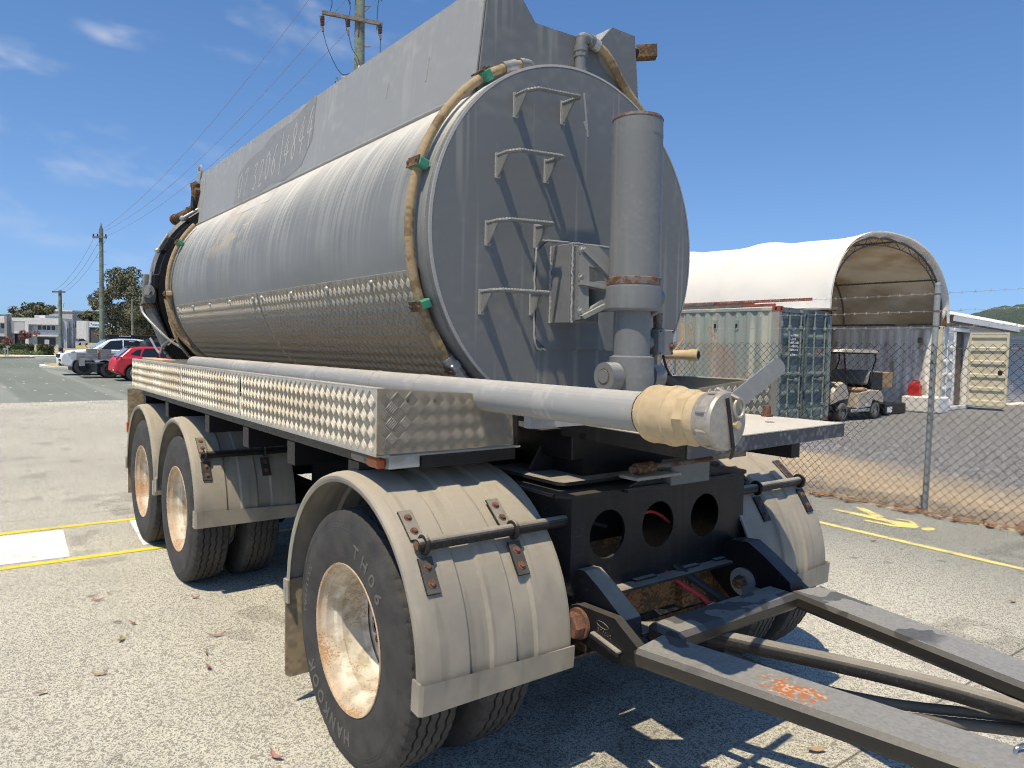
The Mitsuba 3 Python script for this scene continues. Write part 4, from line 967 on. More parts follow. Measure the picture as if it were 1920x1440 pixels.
def mud_stay(cx, cz, s, y0, a, ys, k=1.0, reach=0.72, mat='m_blackdust'):
    """the round stay across a mudguard with its strap brackets and rusty bolts"""
    st_ = name(TR + '__mudguard_stay')
    ar = math.radians(a); rad = np.array([math.cos(ar), 0, math.sin(ar)]); tan = np.array([-math.sin(ar), 0, math.cos(ar)])
    yo = lambda y: (y0 + y) if s < 0 else -(y0 + y)
    c = np.array([cx, 0, cz]) + rad * (0.619 * k + 0.036)
    pt = lambda y: c + np.array([0, yo(y), 0])
    P('rod', tube([pt(ys[0] - 0.03), pt(reach)], 0.0225, 18), mat, of=st_)
    P('rod_end', cyl(pt(ys[0] - 0.032), pt(ys[0] - 0.029), 0.016), 'm_rust', of=st_)
    for y in ys:
        b = name(st_ + '__bracket')
        loop = tube([pt(y) + 0.0285 * (math.cos(t) * rad + math.sin(t) * tan) for t in np.linspace(-2.5, 2.5, 20)], 0.010, 8)
        strap = []
        for q in (-1, 1):
            cc = c - rad * 0.030 + tan * (q * 0.10)
            aa2 = np.array([cx, 0, cz]); d = nrm(cc - aa2); cc = aa2 + d * (0.6195 * k + 0.004)
            t2 = np.cross([0, 1.0, 0], d)
            strap.append(frame(bx(-0.066, 0.066, -0.028, 0.028, -0.005, 0.005, 0.002), cc + [0, yo(y), 0], t2, d))
            for e in (-0.03, 0.03):
                strap.append(None); BOLTS.append((cc + t2 * e + d * 0.004 + np.array([0, yo(y), 0]), d))
        P('bracket', cat(loop, cat([m for m in strap if m is not None])), 'm_blackdust' if s < 0 else 'm_black', 20, of=st_)
    for p_, d in BOLTS:
        P('bolt', hexbolt(p_, d, 0.0105, 0.010), 'm_bolt', of=st_)
    BOLTS.clear()


BOLTS = []
FC = (0.075, 0.558)
for s in (-1, 1):
    mudguard(FC[0], FC[1], s, -4, 182, -1.242)
    mud_stay(FC[0], FC[1], s, -1.242, 42, (0.085, 0.47), reach=0.80)
    f0 = np.array([FC[0] - 0.62, 0, FC[1] - 0.03])
    fl_ = sbox(0.01, -0.30, 0.62, 0.06).buffer(0.02)
    fp_ = prism(sbox(0.02, -0.34, 0.60, 0.06).buffer(0.03), 'x', -0.004, 0.004)
    fp_.apply_translation((FC[0] - 0.598, -1.24 if s < 0 else 0.62, FC[1] - 0.05))
    P('mud_flap', fp_, 'm_flap', False, label='stiff brown mud flap behind the near front wheel' if s < 0 else None)
    if s < 0:
        P('flap_bolt', hexbolt((FC[0] - 0.602, -1.215, FC[1] - 0.06), (-1, -0.2, 0), 0.010, 0.01), 'm_bolt')
    for cx in (AX[1][0] - 0.015, AX[2][0] - 0.03):
        mudguard(cx, 0.552, s, -2, 178, -1.242, 0.965)
    mud_stay(AX[1][0] - 0.015, 0.552, s, -1.242, 38, (0.085, 0.47), 0.965, 0.80, 'm_black')
    P('rear_skirt', cat(bx(-4.60, -4.59, s * 1.23, s * 0.55, 0.30, 1.25)), 'm_flap', False)
P('rear_light', bx(-4.57, -4.53, -1.246, -1.22, 0.86, 0.95, 0.004), 'm_amber', False)

# ---------------------------------------------------------------- rear door ring, clamps and door ram
rr = name(TR + '__rear_door')
P('flange_ring', lathe([(-5.06, R0), (-5.06, 0.925), (-5.085, 0.955), (-5.14, 0.955), (-5.165, 0.93), (-5.165, 0.82)], (0, 0, ZC), (1, 0, 0), 120), 'm_head', 30, of=rr)
P('neck_ring', lathe([(-4.93, R0 + 0.002), (-4.93, 0.90), (-5.055, 0.90), (-5.059, 0.93)], (0, 0, ZC), (1, 0, 0), 120), 'm_black', 30, of=rr)
P('door_dish', lathe([(-5.165, 0.86), (-5.24, 0.7), (-5.29, 0.4), (-5.31, 0.004)], (0, 0, ZC), (1, 0, 0), 80), 'm_head', 30, of=rr)
for a in (38, 62, 86):
    c = on_tank(-5.00, a, 0.915); d = nrm(c - np.array([c[0], 0, ZC]))
    P('clamp_arm', cat(frame(bx(-0.085, 0.07, -0.07, 0.07, -0.02, 0.03, 0.008), c, (1, 0, 0), d)), 'm_black', 20, of=rr)
    tt_ = np.cross([1, 0, 0], d)
    P('clamp_bolt', cat(cyl(c + d * 0.045 - tt_ * 0.09, c + d * 0.05 + tt_ * 0.09, 0.015), lathe([(0, 0.004), (0.012, 0.026), (0.03, 0.03), (0.048, 0.02), (0.05, 0.004)], c + d * 0.048 + tt_ * 0.07, tt_, 14)), 'm_galv', of=rr)
dr_ = name(TR + '__door_ram')
ra = [on_tank(-5.02, a, r) for a, r in ((92, 0.975), (99, 0.985), (128, 1.0), (146, 0.99))]
P('bracket', cat(bar(on_tank(-5.02, 82, 0.965), ra[1], 0.12, 0.045, (1, 0, 0), 0.008)), 'm_head', 20, of=dr_)
P('pivot_bolt', hexbolt(ra[0] + np.array([0.065, -0.01, 0]), (0.75, -0.6, 0), 0.042, 0.035), 'm_head', of=dr_)
P('barrel', tube([ra[1], ra[1] * 0.94 + ra[2] * 0.06, ra[2]], [0.058, 0.05, 0.05], 18), 'm_grey', of=dr_)
P('rust_collar', cyl(ra[1], ra[1] * 0.93 + ra[2] * 0.07, 0.060, sides=18), 'm_rust', of=dr_)
P('rod_end', cat(bar(ra[2], ra[3], 0.10, 0.06, (1, 0, 0), 0.01)), 'm_grey', 20, of=dr_)
P('rod_bolt', hexbolt(ra[3] * 0.9 + ra[2] * 0.1 + np.array([0.06, -0.03, 0]), (0.75, -0.6, 0), 0.032, 0.025), 'm_bolt', of=dr_)
P('hydraulic_hose', cat(tube(curve([on_tank(-5.1, 100, 1.04), on_tank(-4.95, 105, 1.05), on_tank(-4.8, 119, 0.98), on_tank(-4.74, 128, 0.93)], 8), 0.012, 8), tube(curve([on_tank(-5.1, 117, 1.06), on_tank(-5.0, 125, 1.08), on_tank(-4.92, 122, 1.02), on_tank(-4.78, 121, 0.95)], 8), 0.011, 8)), 'm_galv', of=dr_)
P('latch_plate', cat(bar(on_tank(-4.9, 122, 0.91), on_tank(-4.9, 150, 0.93), 0.30, 0.03, (1, 0, 0), 0.01)), 'm_black', 20, of=dr_)
P('sand_stub', lathe([(0, 0.07), (0.02, 0.085), (0.16, 0.075), (0.20, 0.07), (0.2, 0.004)], on_tank(-4.75, 154, 1.08), (-0.25, -0.75, 0.35), 20), 'm_sand')
P('tray_plank', bx(-4.36, -3.55, -1.15, -1.05, 1.512, 1.535, 0.004), 'm_sand', False)
# corner fittings at the rear top of the coaming
rv = name(TR + '__relief_valve')
b0 = np.array([-5.12, -0.55, 2.93])
P('outlet_pipe', cat(cyl(b0 + [-0.27, -0.10, 0.0], b0 + [0.0, 0.0, 0.06], 0.048, sides=16), cyl(b0 + [-0.03, -0.01, 0.05], b0 + [0.03, 0.01, 0.065], 0.058, sides=16), cyl(b0 + [-0.28, -0.105, -0.002], b0 + [-0.25, -0.095, 0.004], 0.056, sides=16)), 'm_rust', of=rv)
P('valve_stem', cat(lathe([(0.06, 0.05), (0.10, 0.055), (0.11, 0.035), (0.20, 0.04), (0.28, 0.042), (0.30, 0.05), (0.33, 0.05), (0.34, 0.03), (0.36, 0.004)], b0 + [0.02, 0.02, 0.0], (0.1, 0, 1), 16), bar(b0 + [0.04, 0.02, 0.14], b0 + [0.12, 0.02, 0.27], 0.04, 0.06)), 'm_rust', of=rv)
P('post', bx(b0[0] + 0.02, b0[0] + 0.06, b0[1] - 0.07, b0[1] + 0.02, 2.70, 3.02, 0.004), 'm_rust', False, of=rv)
P('shield', prism([(-5.10, 2.86), (-5.03, 2.86), (-4.98, 3.00), (-5.01, 3.12), (-5.06, 3.13), (-5.10, 3.02)], 'y', -0.575, -0.565), 'm_black', False, of=rv)
P('lifting_eye', prism(Point(-5.06, 3.38).buffer(0.07, 16).difference(Point(-5.06, 3.40).buffer(0.03, 12)).union(sbox(-5.09, 3.18, -5.03, 3.33)), 'y', -0.50, -0.482), 'm_fin', 25, of=rv)

# ---------------------------------------------------------------- materials of the surroundings
def m_green_side(p, n, uv):
    g = fbm(p.x * 2.2, p.z * 0.9, 3.0, 4); v = noise(p.x * 7.0, p.z * 0.55, 2.0); s = noise(p.x * 30, p.z * 30, 1.0)
    col = mix((0.225, 0.275, 0.25), (0.31, 0.345, 0.315), g)
    col = mix(col, (0.50, 0.49, 0.40), 0.75 * smoothstep(0.55, 0.8, v))
    r = smoothstep(0.62, 0.78, 0.65 * fbm(p.x * 3.2, p.z * 1.1, 7.0, 4) + 0.35 * s)
    col = mix(col, (0.33, 0.19, 0.09), 0.8 * r)
    return mix(col, (0.40, 0.20, 0.17), 0.35 * smoothstep(0.62, 0.75, noise(p.x * 1.4 + 3, p.z * 0.8, 5.0)))


def m_white_side(p, n, uv):
    t = smoothstep(-8.2, -11.5, p.x)
    v = noise(p.x * 4.5, p.z * 0.30, 2.0); w = noise(p.x * 11, p.z * 0.5, 6.0)
    col = mix((0.86, 0.86, 0.84), (0.66, 0.62, 0.56), 0.6 * fbm(p.x * 1.5, p.z * 1.2, 1.0, 3))
    col = mix(col, (0.27, 0.215, 0.16), dr.clip(1.2 * t * smoothstep(0.25, 0.6, v) + 0.35 * smoothstep(0.6, 0.8, w), 0, 0.9))
    return mix(col, (0.34, 0.21, 0.10), 0.6 * smoothstep(0.72, 0.85, noise(p.x * 5, p.z * 1.5, 9.0)))


def m_fabric_in(p, n, uv):
    g = fbm(p.x * 0.9, p.y * 1.2, p.z * 1.2, 4)
    return mix((0.80, 0.72, 0.58), (0.52, 0.41, 0.27), smoothstep(0.35, 0.75, g))


def leaf(a, b, f=1.3):
    return lambda p, n, uv: mix(a, b, dr.clip(0.55 * noise(p.x * f, p.y * f, p.z * f) + 0.6 * cell_rand(p.x * 9, p.y * 9, p.z * 9) - 0.1, 0, 1))


M('m_cgreen', m_green_side, 0.6, spec=0.3)
M('m_cdoor', rusty((0.125, 0.165, 0.165), (0.18, 0.205, 0.195), 0.5, 5.0), 0.55, spec=0.35)
M('m_crod', rusty((0.21, 0.26, 0.24), (0.33, 0.31, 0.22), 0.62, 9.0), 0.5)
M('m_cwhite', m_white_side, 0.6, spec=0.3)
M('m_cream', speck((0.66, 0.63, 0.49), (0.56, 0.51, 0.37), 8.0, 0.7, 2.0), 0.55)
M('m_white', speck((0.76, 0.76, 0.74), (0.64, 0.63, 0.60), 9.0, 0.6, 1.6), 0.5)
M('m_oxide', rusty((0.30, 0.085, 0.06), (0.17, 0.07, 0.05), 0.5, 9.0), 0.7, spec=0.25)
scene['m_fabric'] = {'type': 'principledthin', 'base_color': proc(speck((0.90, 0.89, 0.85), (0.83, 0.815, 0.77), 2.0, 0.5, 0.6)), 'roughness': 0.6, 'diff_trans': 0.42, 'eta': 1.3}
scene['m_fabric_in'] = {'type': 'principledthin', 'base_color': proc(m_fabric_in), 'roughness': 0.8, 'diff_trans': 0.9, 'eta': 1.3}
M('m_steel', rusty((0.12, 0.115, 0.11), (0.21, 0.15, 0.10), 0.5, 7.0), 0.6)
M('m_wire', (0.035, 0.03, 0.026), 0.8, spec=0.2)
M('m_post', rusty((0.36, 0.39, 0.39), (0.30, 0.20, 0.13), 0.63, 7.0), 0.5, metal=0.3)
M('m_shed', lambda p, n, uv: mix((0.46, 0.47, 0.48), (0.38, 0.39, 0.40), fbm(p.y * 2, p.z * 2, 1.0, 3)), 0.5)
M('m_roofwhite', speck((0.80, 0.80, 0.78), (0.7, 0.7, 0.68), 4.0, 0.5, 0.7), 0.45)
M('m_canred', speck((0.50, 0.025, 0.03), (0.30, 0.02, 0.02), 30.0, 0.6), 0.4)
M('m_cart', speck((0.50, 0.44, 0.34), (0.36, 0.31, 0.24), 40.0, 0.6, 4.0), 0.4, coat=0.4)
M('m_cartroof', speck((0.66, 0.57, 0.45), (0.52, 0.44, 0.33), 20.0, 0.6, 3.0), 0.55)
M('m_tan', speck((0.46, 0.31, 0.17), (0.30, 0.19, 0.10), 40.0, 0.7, 6.0), 0.7)
M('m_seat', speck((0.26, 0.25, 0.225), (0.16, 0.155, 0.14), 40.0, 0.6, 4.0), 0.6)
M('m_pole', rusty((0.235, 0.285, 0.225), (0.165, 0.18, 0.145), 0.45, 2.5), 0.8, spec=0.2)
M('m_timber', rusty((0.22, 0.20, 0.175), (0.12, 0.11, 0.10), 0.5, 5.0), 0.8, spec=0.2)
M('m_porcelain', (0.10, 0.06, 0.045), 0.25)
M('m_carwhite', (0.88, 0.88, 0.88), 0.28, coat=0.8)
M('m_carred', speck((0.60, 0.018, 0.035), (0.50, 0.05, 0.06), 60.0, 0.4, 3.0), 0.28, coat=0.8)
M('m_cardark', (0.02, 0.024, 0.03), 0.3, coat=0.6)
M('m_carblack', (0.012, 0.012, 0.013), 0.5)
M('m_glass', (0.015, 0.02, 0.026), 0.06, spec=0.7)
M('m_glasslight', (0.10, 0.15, 0.19), 0.06, spec=0.8)
M('m_chrome', (0.75, 0.75, 0.75), 0.15, metal=1.0)
M('m_taillight', (0.35, 0.02, 0.02), 0.2)
M('m_wall', speck((0.50, 0.52, 0.545), (0.44, 0.455, 0.48), 3.0, 0.5, 0.3), 0.7)
M('m_walldark', speck((0.30, 0.31, 0.325), (0.25, 0.26, 0.27), 3.0, 0.5, 0.3), 0.7)
M('m_wallpale', speck((0.66, 0.68, 0.69), (0.6, 0.61, 0.62), 3.0, 0.5, 0.3), 0.7)
M('m_roller', (0.085, 0.085, 0.092), 0.6)
M('m_sign', (0.62, 0.73, 0.82), 0.5)
M('m_navy', (0.02, 0.05, 0.12), 0.5)
M('m_redroof', (0.22, 0.02, 0.03), 0.6)
M('m_path', speck((0.60, 0.54, 0.45), (0.5, 0.45, 0.38), 6.0, 0.6, 0.8), 0.85)
M('m_road', speck((0.20, 0.225, 0.235), (0.15, 0.17, 0.175), 20.0, 0.6, 0.6), 0.85)
M('m_drygrass', rusty((0.40, 0.30, 0.16), (0.27, 0.225, 0.10), 0.5, 1.2), 0.9, spec=0.1)
M('m_kerb', speck((0.60, 0.585, 0.55), (0.48, 0.47, 0.44), 12.0, 0.6, 1.5), 0.85)
M('m_hill', lambda p, n, uv: mix((0.035, 0.055, 0.05), (0.075, 0.095, 0.075), fbm(p.x * 0.012, p.y * 0.012, p.z * 0.02, 4)), 0.95, spec=0.05)
M('m_leafgum', leaf((0.085, 0.10, 0.055), (0.22, 0.215, 0.135)), 0.6, spec=0.3)
M('m_leafdark', leaf((0.055, 0.072, 0.035), (0.15, 0.155, 0.085)), 0.6, spec=0.3)
M('m_leafyellow', leaf((0.16, 0.155, 0.025), (0.36, 0.32, 0.06)), 0.6)
M('m_leafhedge', leaf((0.045, 0.060, 0.022), (0.105, 0.125, 0.045)), 0.6)
M('m_leafbed', leaf((0.06, 0.11, 0.035), (0.24, 0.31, 0.15), 4.0), 0.55)
M('m_leafred', leaf((0.16, 0.05, 0.045), (0.36, 0.17, 0.15), 3.0), 0.6)
M('m_trunk', speck((0.30, 0.27, 0.225), (0.17, 0.145, 0.115), 8.0, 0.7, 1.5), 0.9, spec=0.1)
M('m_litter', leaf((0.20, 0.10, 0.055), (0.42, 0.27, 0.16), 20.0), 0.8, spec=0.2)
M('m_leafpink', (0.40, 0.21, 0.165), 0.75)
M('m_leaftan', (0.40, 0.30, 0.19), 0.75)
M('m_leafolive', (0.30, 0.27, 0.13), 0.7)

# ---------------------------------------------------------------- shipping containers
AC = math.radians(3.3)


class Local:
    """a local frame: x back along the container, y across it, z up"""
    def __init__(self, o, x, y=None):
        o, x = np.asarray(o, float), nrm(list(x) + [0])
        y = np.array([-x[1], x[0], 0]) if y is None else nrm(list(y) + [0])
        self.A = np.eye(4); self.A[:3, 0] = x; self.A[:3, 1] = y; self.A[:3, 2] = [0, 0, 1]; self.A[:3, 3] = o

    def __call__(self, m):
        m = m.copy(); m.vertices = np.asarray(m.vertices) @ self.A[:3, :3].T + self.A[:3, 3]
        if np.linalg.det(self.A[:3, :3]) < 0:
            m.invert()
        return m


BACK, ACROSS = (-math.cos(AC), -math.sin(AC)), (-math.sin(AC), math.cos(AC))


def corrugated(x0, x1, z0, z1, y, pitch=0.278, depth=0.036):
    """a trapezoid-ribbed wall in the plane y, ribs upright"""
    pr, x = [], x0
    while x < x1 - 1e-6:
        for dx, dy in ((0, 0), (0.072, 0), (0.14, depth), (0.21, depth)):
            if x + dx < x1:
                pr.append((x + dx, y + dy))
        x += pitch
    pr.append((x1, y)); pr = np.array(pr); n = len(pr)
    v = np.vstack([np.column_stack([pr, np.full(n, z0)]), np.column_stack([pr, np.full(n, z1)])])
    i = np.arange(n - 1)
    return trimesh.Trimesh(v, np.vstack([np.stack([i, i + 1, i + n + 1], 1), np.stack([i, i + n + 1, i + n], 1)]), process=False)


def ribbed_leaf(w, h, inside=False):
    """a door leaf, w by h, with level pressed ribs; outer face at x = 0 facing -x"""
    pr = [(0.0, 0.0), (0.0, 0.10)]
    for k in range(5):
        z = 0.12 + k * (h - 0.22) / 5; d = (h - 0.22) / 5
        pr += [(0.0, z + 0.02), (0.034, z + 0.075), (0.034, z + d - 0.075), (0.0, z + d - 0.02)] if not inside else [(0.0, z + 0.03), (0.045, z + 0.05), (0.045, z + d - 0.16), (0.0, z + d - 0.06)]
    pr += [(0.0, h)]
    pr = np.array(pr); n = len(pr)
    v = np.vstack([np.column_stack([pr[:, 0], np.full(n, 0.055), pr[:, 1]]), np.column_stack([pr[:, 0], np.full(n, w - 0.055), pr[:, 1]])])
    i = np.arange(n - 1)
    m = trimesh.Trimesh(v, np.vstack([np.stack([i, i + n, i + n + 1], 1), np.stack([i, i + n + 1, i + 1], 1)]), process=False)
    return cat(m, bx(-0.012, 0.05, 0, 0.056, 0, h), bx(-0.012, 0.05, w - 0.056, w, 0, h), bx(-0.010, 0.05, 0.056, w - 0.056, -0.0, 0.06), bx(-0.010, 0.05, 0.056, w - 0.056, h - 0.06, h), bx(0.046, 0.052, 0.01, w - 0.01, 0.01, h - 0.01))


def container(key, label, o, L, H, mats, left_open=False, gap=0.0):
    side, door, rod, casting = mats
    k = thing(key, label, 'container'); F = Local(o, BACK, ACROSS); W = 2.44
    wl_ = part(k, 'side_wall', F(corrugated(0.16, L - 0.16, 0.16, H - 0.10, 0.012)), side, False)
    part(k, 'far_wall', F(bx(0.16, L - 0.16, W - 0.03, W - 0.012, 0.16, H - 0.1)), side, False)
    part(k, 'end_wall', F(bx(L - 0.05, L - 0.03, 0.1, W - 0.1, 0.16, H - 0.1)), side, False)
    part(k, 'roof', F(bx(0.1, L - 0.1, 0.05, W - 0.05, H - 0.05, H - 0.03)), side, False)
    for nm, y0, y1, z0, z1 in (('top_rail', -0.001, 0.06, H - 0.10, H - 0.03), ('bottom_rail', -0.001, 0.06, 0.02, 0.16), ('top_rail', W - 0.06, W, H - 0.1, H - 0.03), ('bottom_rail', W - 0.06, W, 0.02, 0.16)):
        part(k, nm, F(bx(0.161, L - 0.161, y0, y1, z0, z1, 0.006)), side, False)
    for x in (0, L - 0.16):
        for y in (0, W - 0.12):
            part(k, 'corner_post', F(bx(x + 0.003, x + 0.157, y + 0.002, y + 0.118, 0.119, H - 0.119, 0.004)), side, False)
            for z in (0, H - 0.118):
                c = part(k, 'corner_casting', F(bx(x, x + 0.178, y - 0.004, y + 0.162 - (0.0 if y == 0 else 0.04), z, z + 0.118, 0.008)), casting, False)
                part(c, 'hole', F(cat(bx(x + 0.06, x + 0.115, y - 0.0055, y - 0.0035, z + 0.03, z + 0.09), bx(x - 0.0015, x + 0.0005, y + 0.05, y + 0.095, z + 0.03, z + 0.09))), 'm_dark', False)
    part(k, 'door_header', F(bx(0.006, 0.10, 0.12, W - 0.12, H - 0.13, H - 0.02, 0.004)), door, False)
    part(k, 'door_sill', F(bx(0.006, 0.12, 0.12, W - 0.12, 0.01, 0.12, 0.004)), door, False)
    dw = (W - 0.26 - gap) / 2; dh = H - 0.27
    for j, y0 in enumerate((0.13, 0.13 + dw + gap)):
        lf = ribbed_leaf(dw - 0.004, dh)
        if j == 1 and left_open:
            lf = ribbed_leaf(dw - 0.004, dh, True)
            v = np.array(ribbed_leaf(dw - 0.004, dh, True).vertices)
            lf.vertices = np.stack([-0.995 * v[:, 1] - 0.01, W - 0.12 + v[:, 0] + 0.06 * v[:, 1], v[:, 2] + 0.135], 1)
            d = part(k, 'door', F(lf), 'm_cream', False, label='cream door swung wide open')
            part(d, 'rust_streak', F(cat(bx(-0.42, -0.41, W - 0.058, W - 0.052, 1.2, 1.5), bx(-0.72, -0.71, W - 0.040, W - 0.034, 1.2, 1.5))), 'm_rust', False)
            part(d, 'black_patch', F(bx(-0.95, -0.83, W - 0.085, W - 0.02, 1.12, 1.27, 0.02)), 'm_carblack', False)
            part(k, 'inner_wall', F(bx(0.2, 0.21, 1.2, W - 0.1, 0.15, H - 0.15)), 'm_steel', False)
            continue
        lf.apply_translation((0.022, y0, 0.135))
        d = part(k, 'door', F(lf), door, False)
        for q in (0.30, 0.78):
            y = y0 + q * dw
            part(d, 'lock_rod', F(cyl((-0.008, y, 0.06), (-0.008, y, H - 0.06), 0.019, sides=10)), rod)
            part(d, 'rod_guide', F(cat([bx(-0.035, 0.012, y - 0.045, y + 0.045, z - 0.035, z + 0.035, 0.008) for z in (0.10, 0.42, 1.15, H - 0.45, H - 0.09)])), rod, False, stuff=True)
        part(d, 'lock_handle', F(cat(bar((-0.035, y0 + 0.28 * dw, 1.02), (-0.035, y0 + 0.66 * dw, 1.00), 0.02, 0.03), bx(-0.03, 0.012, y0 + 0.60 * dw, y0 + 0.68 * dw, 0.96, 1.05, 0.006))), rod, False)
        for z in (0.35, 0.95, 1.6, H - 0.45):
            part(d, 'hinge', F(bx(-0.02, 0.02, (y0 - 0.03 if j == 0 else y0 + dw - 0.02), (y0 + 0.02 if j == 0 else y0 + dw + 0.03), z, z + 0.12, 0.005)), rod, False)
    if gap:
        part(k, 'door_gap', F(bx(0.10, 0.11, 0.13, W - 0.13, 0.13, H - 0.13)), 'm_dark', False)
    return k, F, wl_, W, dw


GO = (-6.474, 11.862, 0.08)
gk, GF, gw, W, dw = container('green_container', 'rusty pale green shipping container under the left edge of the white dome', GO, 6.06, 2.64, ('m_cgreen', 'm_cdoor', 'm_crod', 'm_oxide'), gap=0.09)
for x in (1.05, 1.62):
    part(gk, 'vent', GF(cat(bx(x - 0.05, x + 0.05, -0.012, 0.012, 2.12, 2.36, 0.01))), 'm_crod', False)
    part(gk, 'vent_slot', GF(bx(x - 0.028, x + 0.028, -0.0135, -0.0115, 2.15, 2.26)), 'm_dark', False)
marks, r2 = [], random.Random(4)
for row, (z, h, n_) in enumerate(((1.99, 0.055, 5), (1.90, 0.05, 4), (1.82, 0.06, 5), (1.74, 0.06, 5), (1.66, 0.06, 5), (1.55, 0.06, 5))):
    y = 0.13 + 0.34 * dw
    for i in range(n_):
        w = 0.05 + 0.03 * r2.random()
        marks.append(bx(0.018, 0.0215, y, y + w, z, z + h * (0.6 + 0.4 * r2.random()))); y += w + 0.018
part(gk, 'door_stencil', GF(cat(marks)), 'm_whiteline', False, label='blurred white data stencil on the left door', stuff=True)
for t_, yy in (('403', 0.13 + dw + 0.09 + 0.36 * dw), ('10', 0.13 + dw + 0.09 + 0.80 * dw)):
    part(gk, 'door_number', GF(frame(meshkit.text_mesh(t_, 0.13, 0.002, True), (0.0235, yy, 1.72), (0, 1, 0), (-1, 0, 0))), 'm_leafpink', False)
for k_ in range(4):
    part(gk, 'sleeper', GF(bx(0.1 + k_ * 1.9, 0.3 + k_ * 1.9, -0.05, 2.5, -0.1, -0.002)), 'm_timber', False)
gstack = thing('roof_steel_bundle', 'bundle of dark red steel lengths lying on the green container roof', 'steel')
for i, (x0, x1, y, z, m) in enumerate(((0.25, 5.8, 0.25, 2.66, 'm_oxide'), (-0.55, 5.6, 0.34, 2.76, 'm_oxide'), (1.0, 5.9, 0.12, 2.645, 'm_steel'), (1.8, 5.5, 0.18, 2.72, 'm_steel'), (0.9, 3.2, 0.45, 2.73, 'm_steel'))):
    part(gstack, 'steel_length', GF(bar((x0, y, z + 0.02), (x1, y + 0.05, z + 0.01), 0.06, 0.06)), m, False)

WO = (-6.962, 21.214, 0.0)
wk, WF, ww, W, dw = container('white_container', 'stained white shipping container with one cream door swung open', WO, 6.06, 2.60, ('m_cwhite', 'm_white', 'm_white', 'm_cream'), left_open=True)
part(wk, 'front_post', WF(bx(-0.004, 0.10, -0.003, 0.115, 0.12, 2.48)), 'm_cream', False, label='rust streaked cream corner post')
part(wk, 'lock_box', WF(bx(0.55, 0.68, -0.03, 0.01, 2.08, 2.24, 0.01)), 'm_steel', False)

# the fabric dome that spans them
dome = thing('dome_shelter', 'white fabric dome roof spanning two shipping containers', 'shelter')
gA, wA = np.array(GO) + np.array([*ACROSS, 0]) * 2.30 + [0, 0, 2.66], np.array(WO) + np.array([*ACROSS, 0]) * 0.30 + [0, 0, 2.63]
aB = np.array([*BACK, 0])


def dome_pt(t, s, h=2.18, grow=0.0):
    """t: 0 at the left foot to 1 at the right; s: metres back from the front"""
    ph = np.pi * (1 - t)
    u = 0.5 + 0.5 * np.sign(np.cos(ph)) * np.abs(np.cos(ph)) ** 0.86 * (1 + grow / 3.6)
    z = np.sin(ph) ** 0.86 * (h + grow)
    return gA + (wA - gA) * u[:, None] + aB * s[:, None] + np.array([0, 0, 1.0]) * z[:, None]


LD = 12.2


def bulge(t, s):
    rib = np.abs(((s / 3.05) + 0.5) % 1 - 0.5) * 3.05
    return 0.05 * np.exp(-(rib / 0.26) ** 2) - 0.045 * np.sin(np.pi * np.clip(t, 0, 1)) * (1 - np.exp(-(rib / 0.5) ** 2)) + 0.012 * np.sin(s * 4.1 + t * 9) * np.sin(t * 30)


part(dome, 'cover', sheet(lambda u, v: dome_pt(v, -0.05 + u * LD, 2.18, 0.04 + bulge(v, u * LD)), 120, 60), 'm_fabric', True, label='taut white fabric cover')
part(dome, 'lining', sheet(lambda u, v: dome_pt(v, 0.02 + u * (LD - 0.1), 2.18, -0.03 + bulge(v, u * LD)), 60, 40), 'm_fabric_in', True, label='tan stained inside of the cover')
part(dome, 'front_hem', sheet(lambda u, v: dome_pt(v, -0.06 + 0.20 * u + 0.05 * u * np.sin(v * 70), 2.18, 0.055 - 0.12 * u + 0.02 * u * np.sin(v * 95 + 1)), 4, 140), 'm_fabric', True, label='loose wrinkled hem round the mouth')
part(dome, 'rear_wall', sheet(lambda u, v: gA + (wA - gA) * (0.5 + 0.5 * (2 * u - 1))[:, None] + aB * (LD - 0.2) + np.array([0, 0, 1.0]) * (v * 2.12 * np.sqrt(np.clip(1 - (2 * u - 1) ** 2, 0, 1)))[:, None], 30, 8), 'm_fabric_in', True)
for i in range(5):
    s0 = 0.12 + i * 3.0
    tt0 = np.linspace(0.0, 1, 33)
    r_ = part(dome, 'arch_rib', tube(dome_pt(tt0, np.full(33, s0), 2.18, -0.07), 0.03, 8), 'm_steel')
    if i == 0:
        part(r_, 'inner_chord', tube(dome_pt(tt0, np.full(33, s0), 2.18, -0.26), 0.02, 6), 'm_steel')
        za = dome_pt(tt0, np.full(33, s0), 2.18, -0.07); zb = dome_pt(tt0, np.full(33, s0), 2.18, -0.26)
        part(r_, 'lattice', cat([tube([za[j], zb[j + 1]], 0.010, 5) for j in range(0, 32, 2)] + [tube([zb[j + 1], za[j + 2]], 0.010, 5) for j in range(0, 31, 2)]), 'm_steel', stuff=True)
for t in (0.20, 0.5, 0.80):
    tv = np.array([t, t]); part(dome, 'purlin', tube(dome_pt(tv, np.array([0.1, LD - 0.3]), 2.18, -0.10), 0.024, 8), 'm_steel')
for y0, base in ((0, gA), (1, wA)):
    part(dome, 'base_rail', bar(base + aB * -0.2 + [0, 0, 0.03], base + aB * LD + [0, 0, 0.03], 0.08, 0.06), 'm_steel', False)
    part(dome, 'foot_post', bar(base + aB * 0.05 + [0, 0, -0.04], base + aB * 0.05 + [0, 0, 0.45], 0.09, 0.09, (1, 0, 0)), 'm_rust', False)
    part(dome, 'foot_plate', bar(base + aB * -0.1 + [0, 0, -0.012], base + aB * 0.25 + [0, 0, -0.012], 0.3, 0.016), 'm_rust', False)
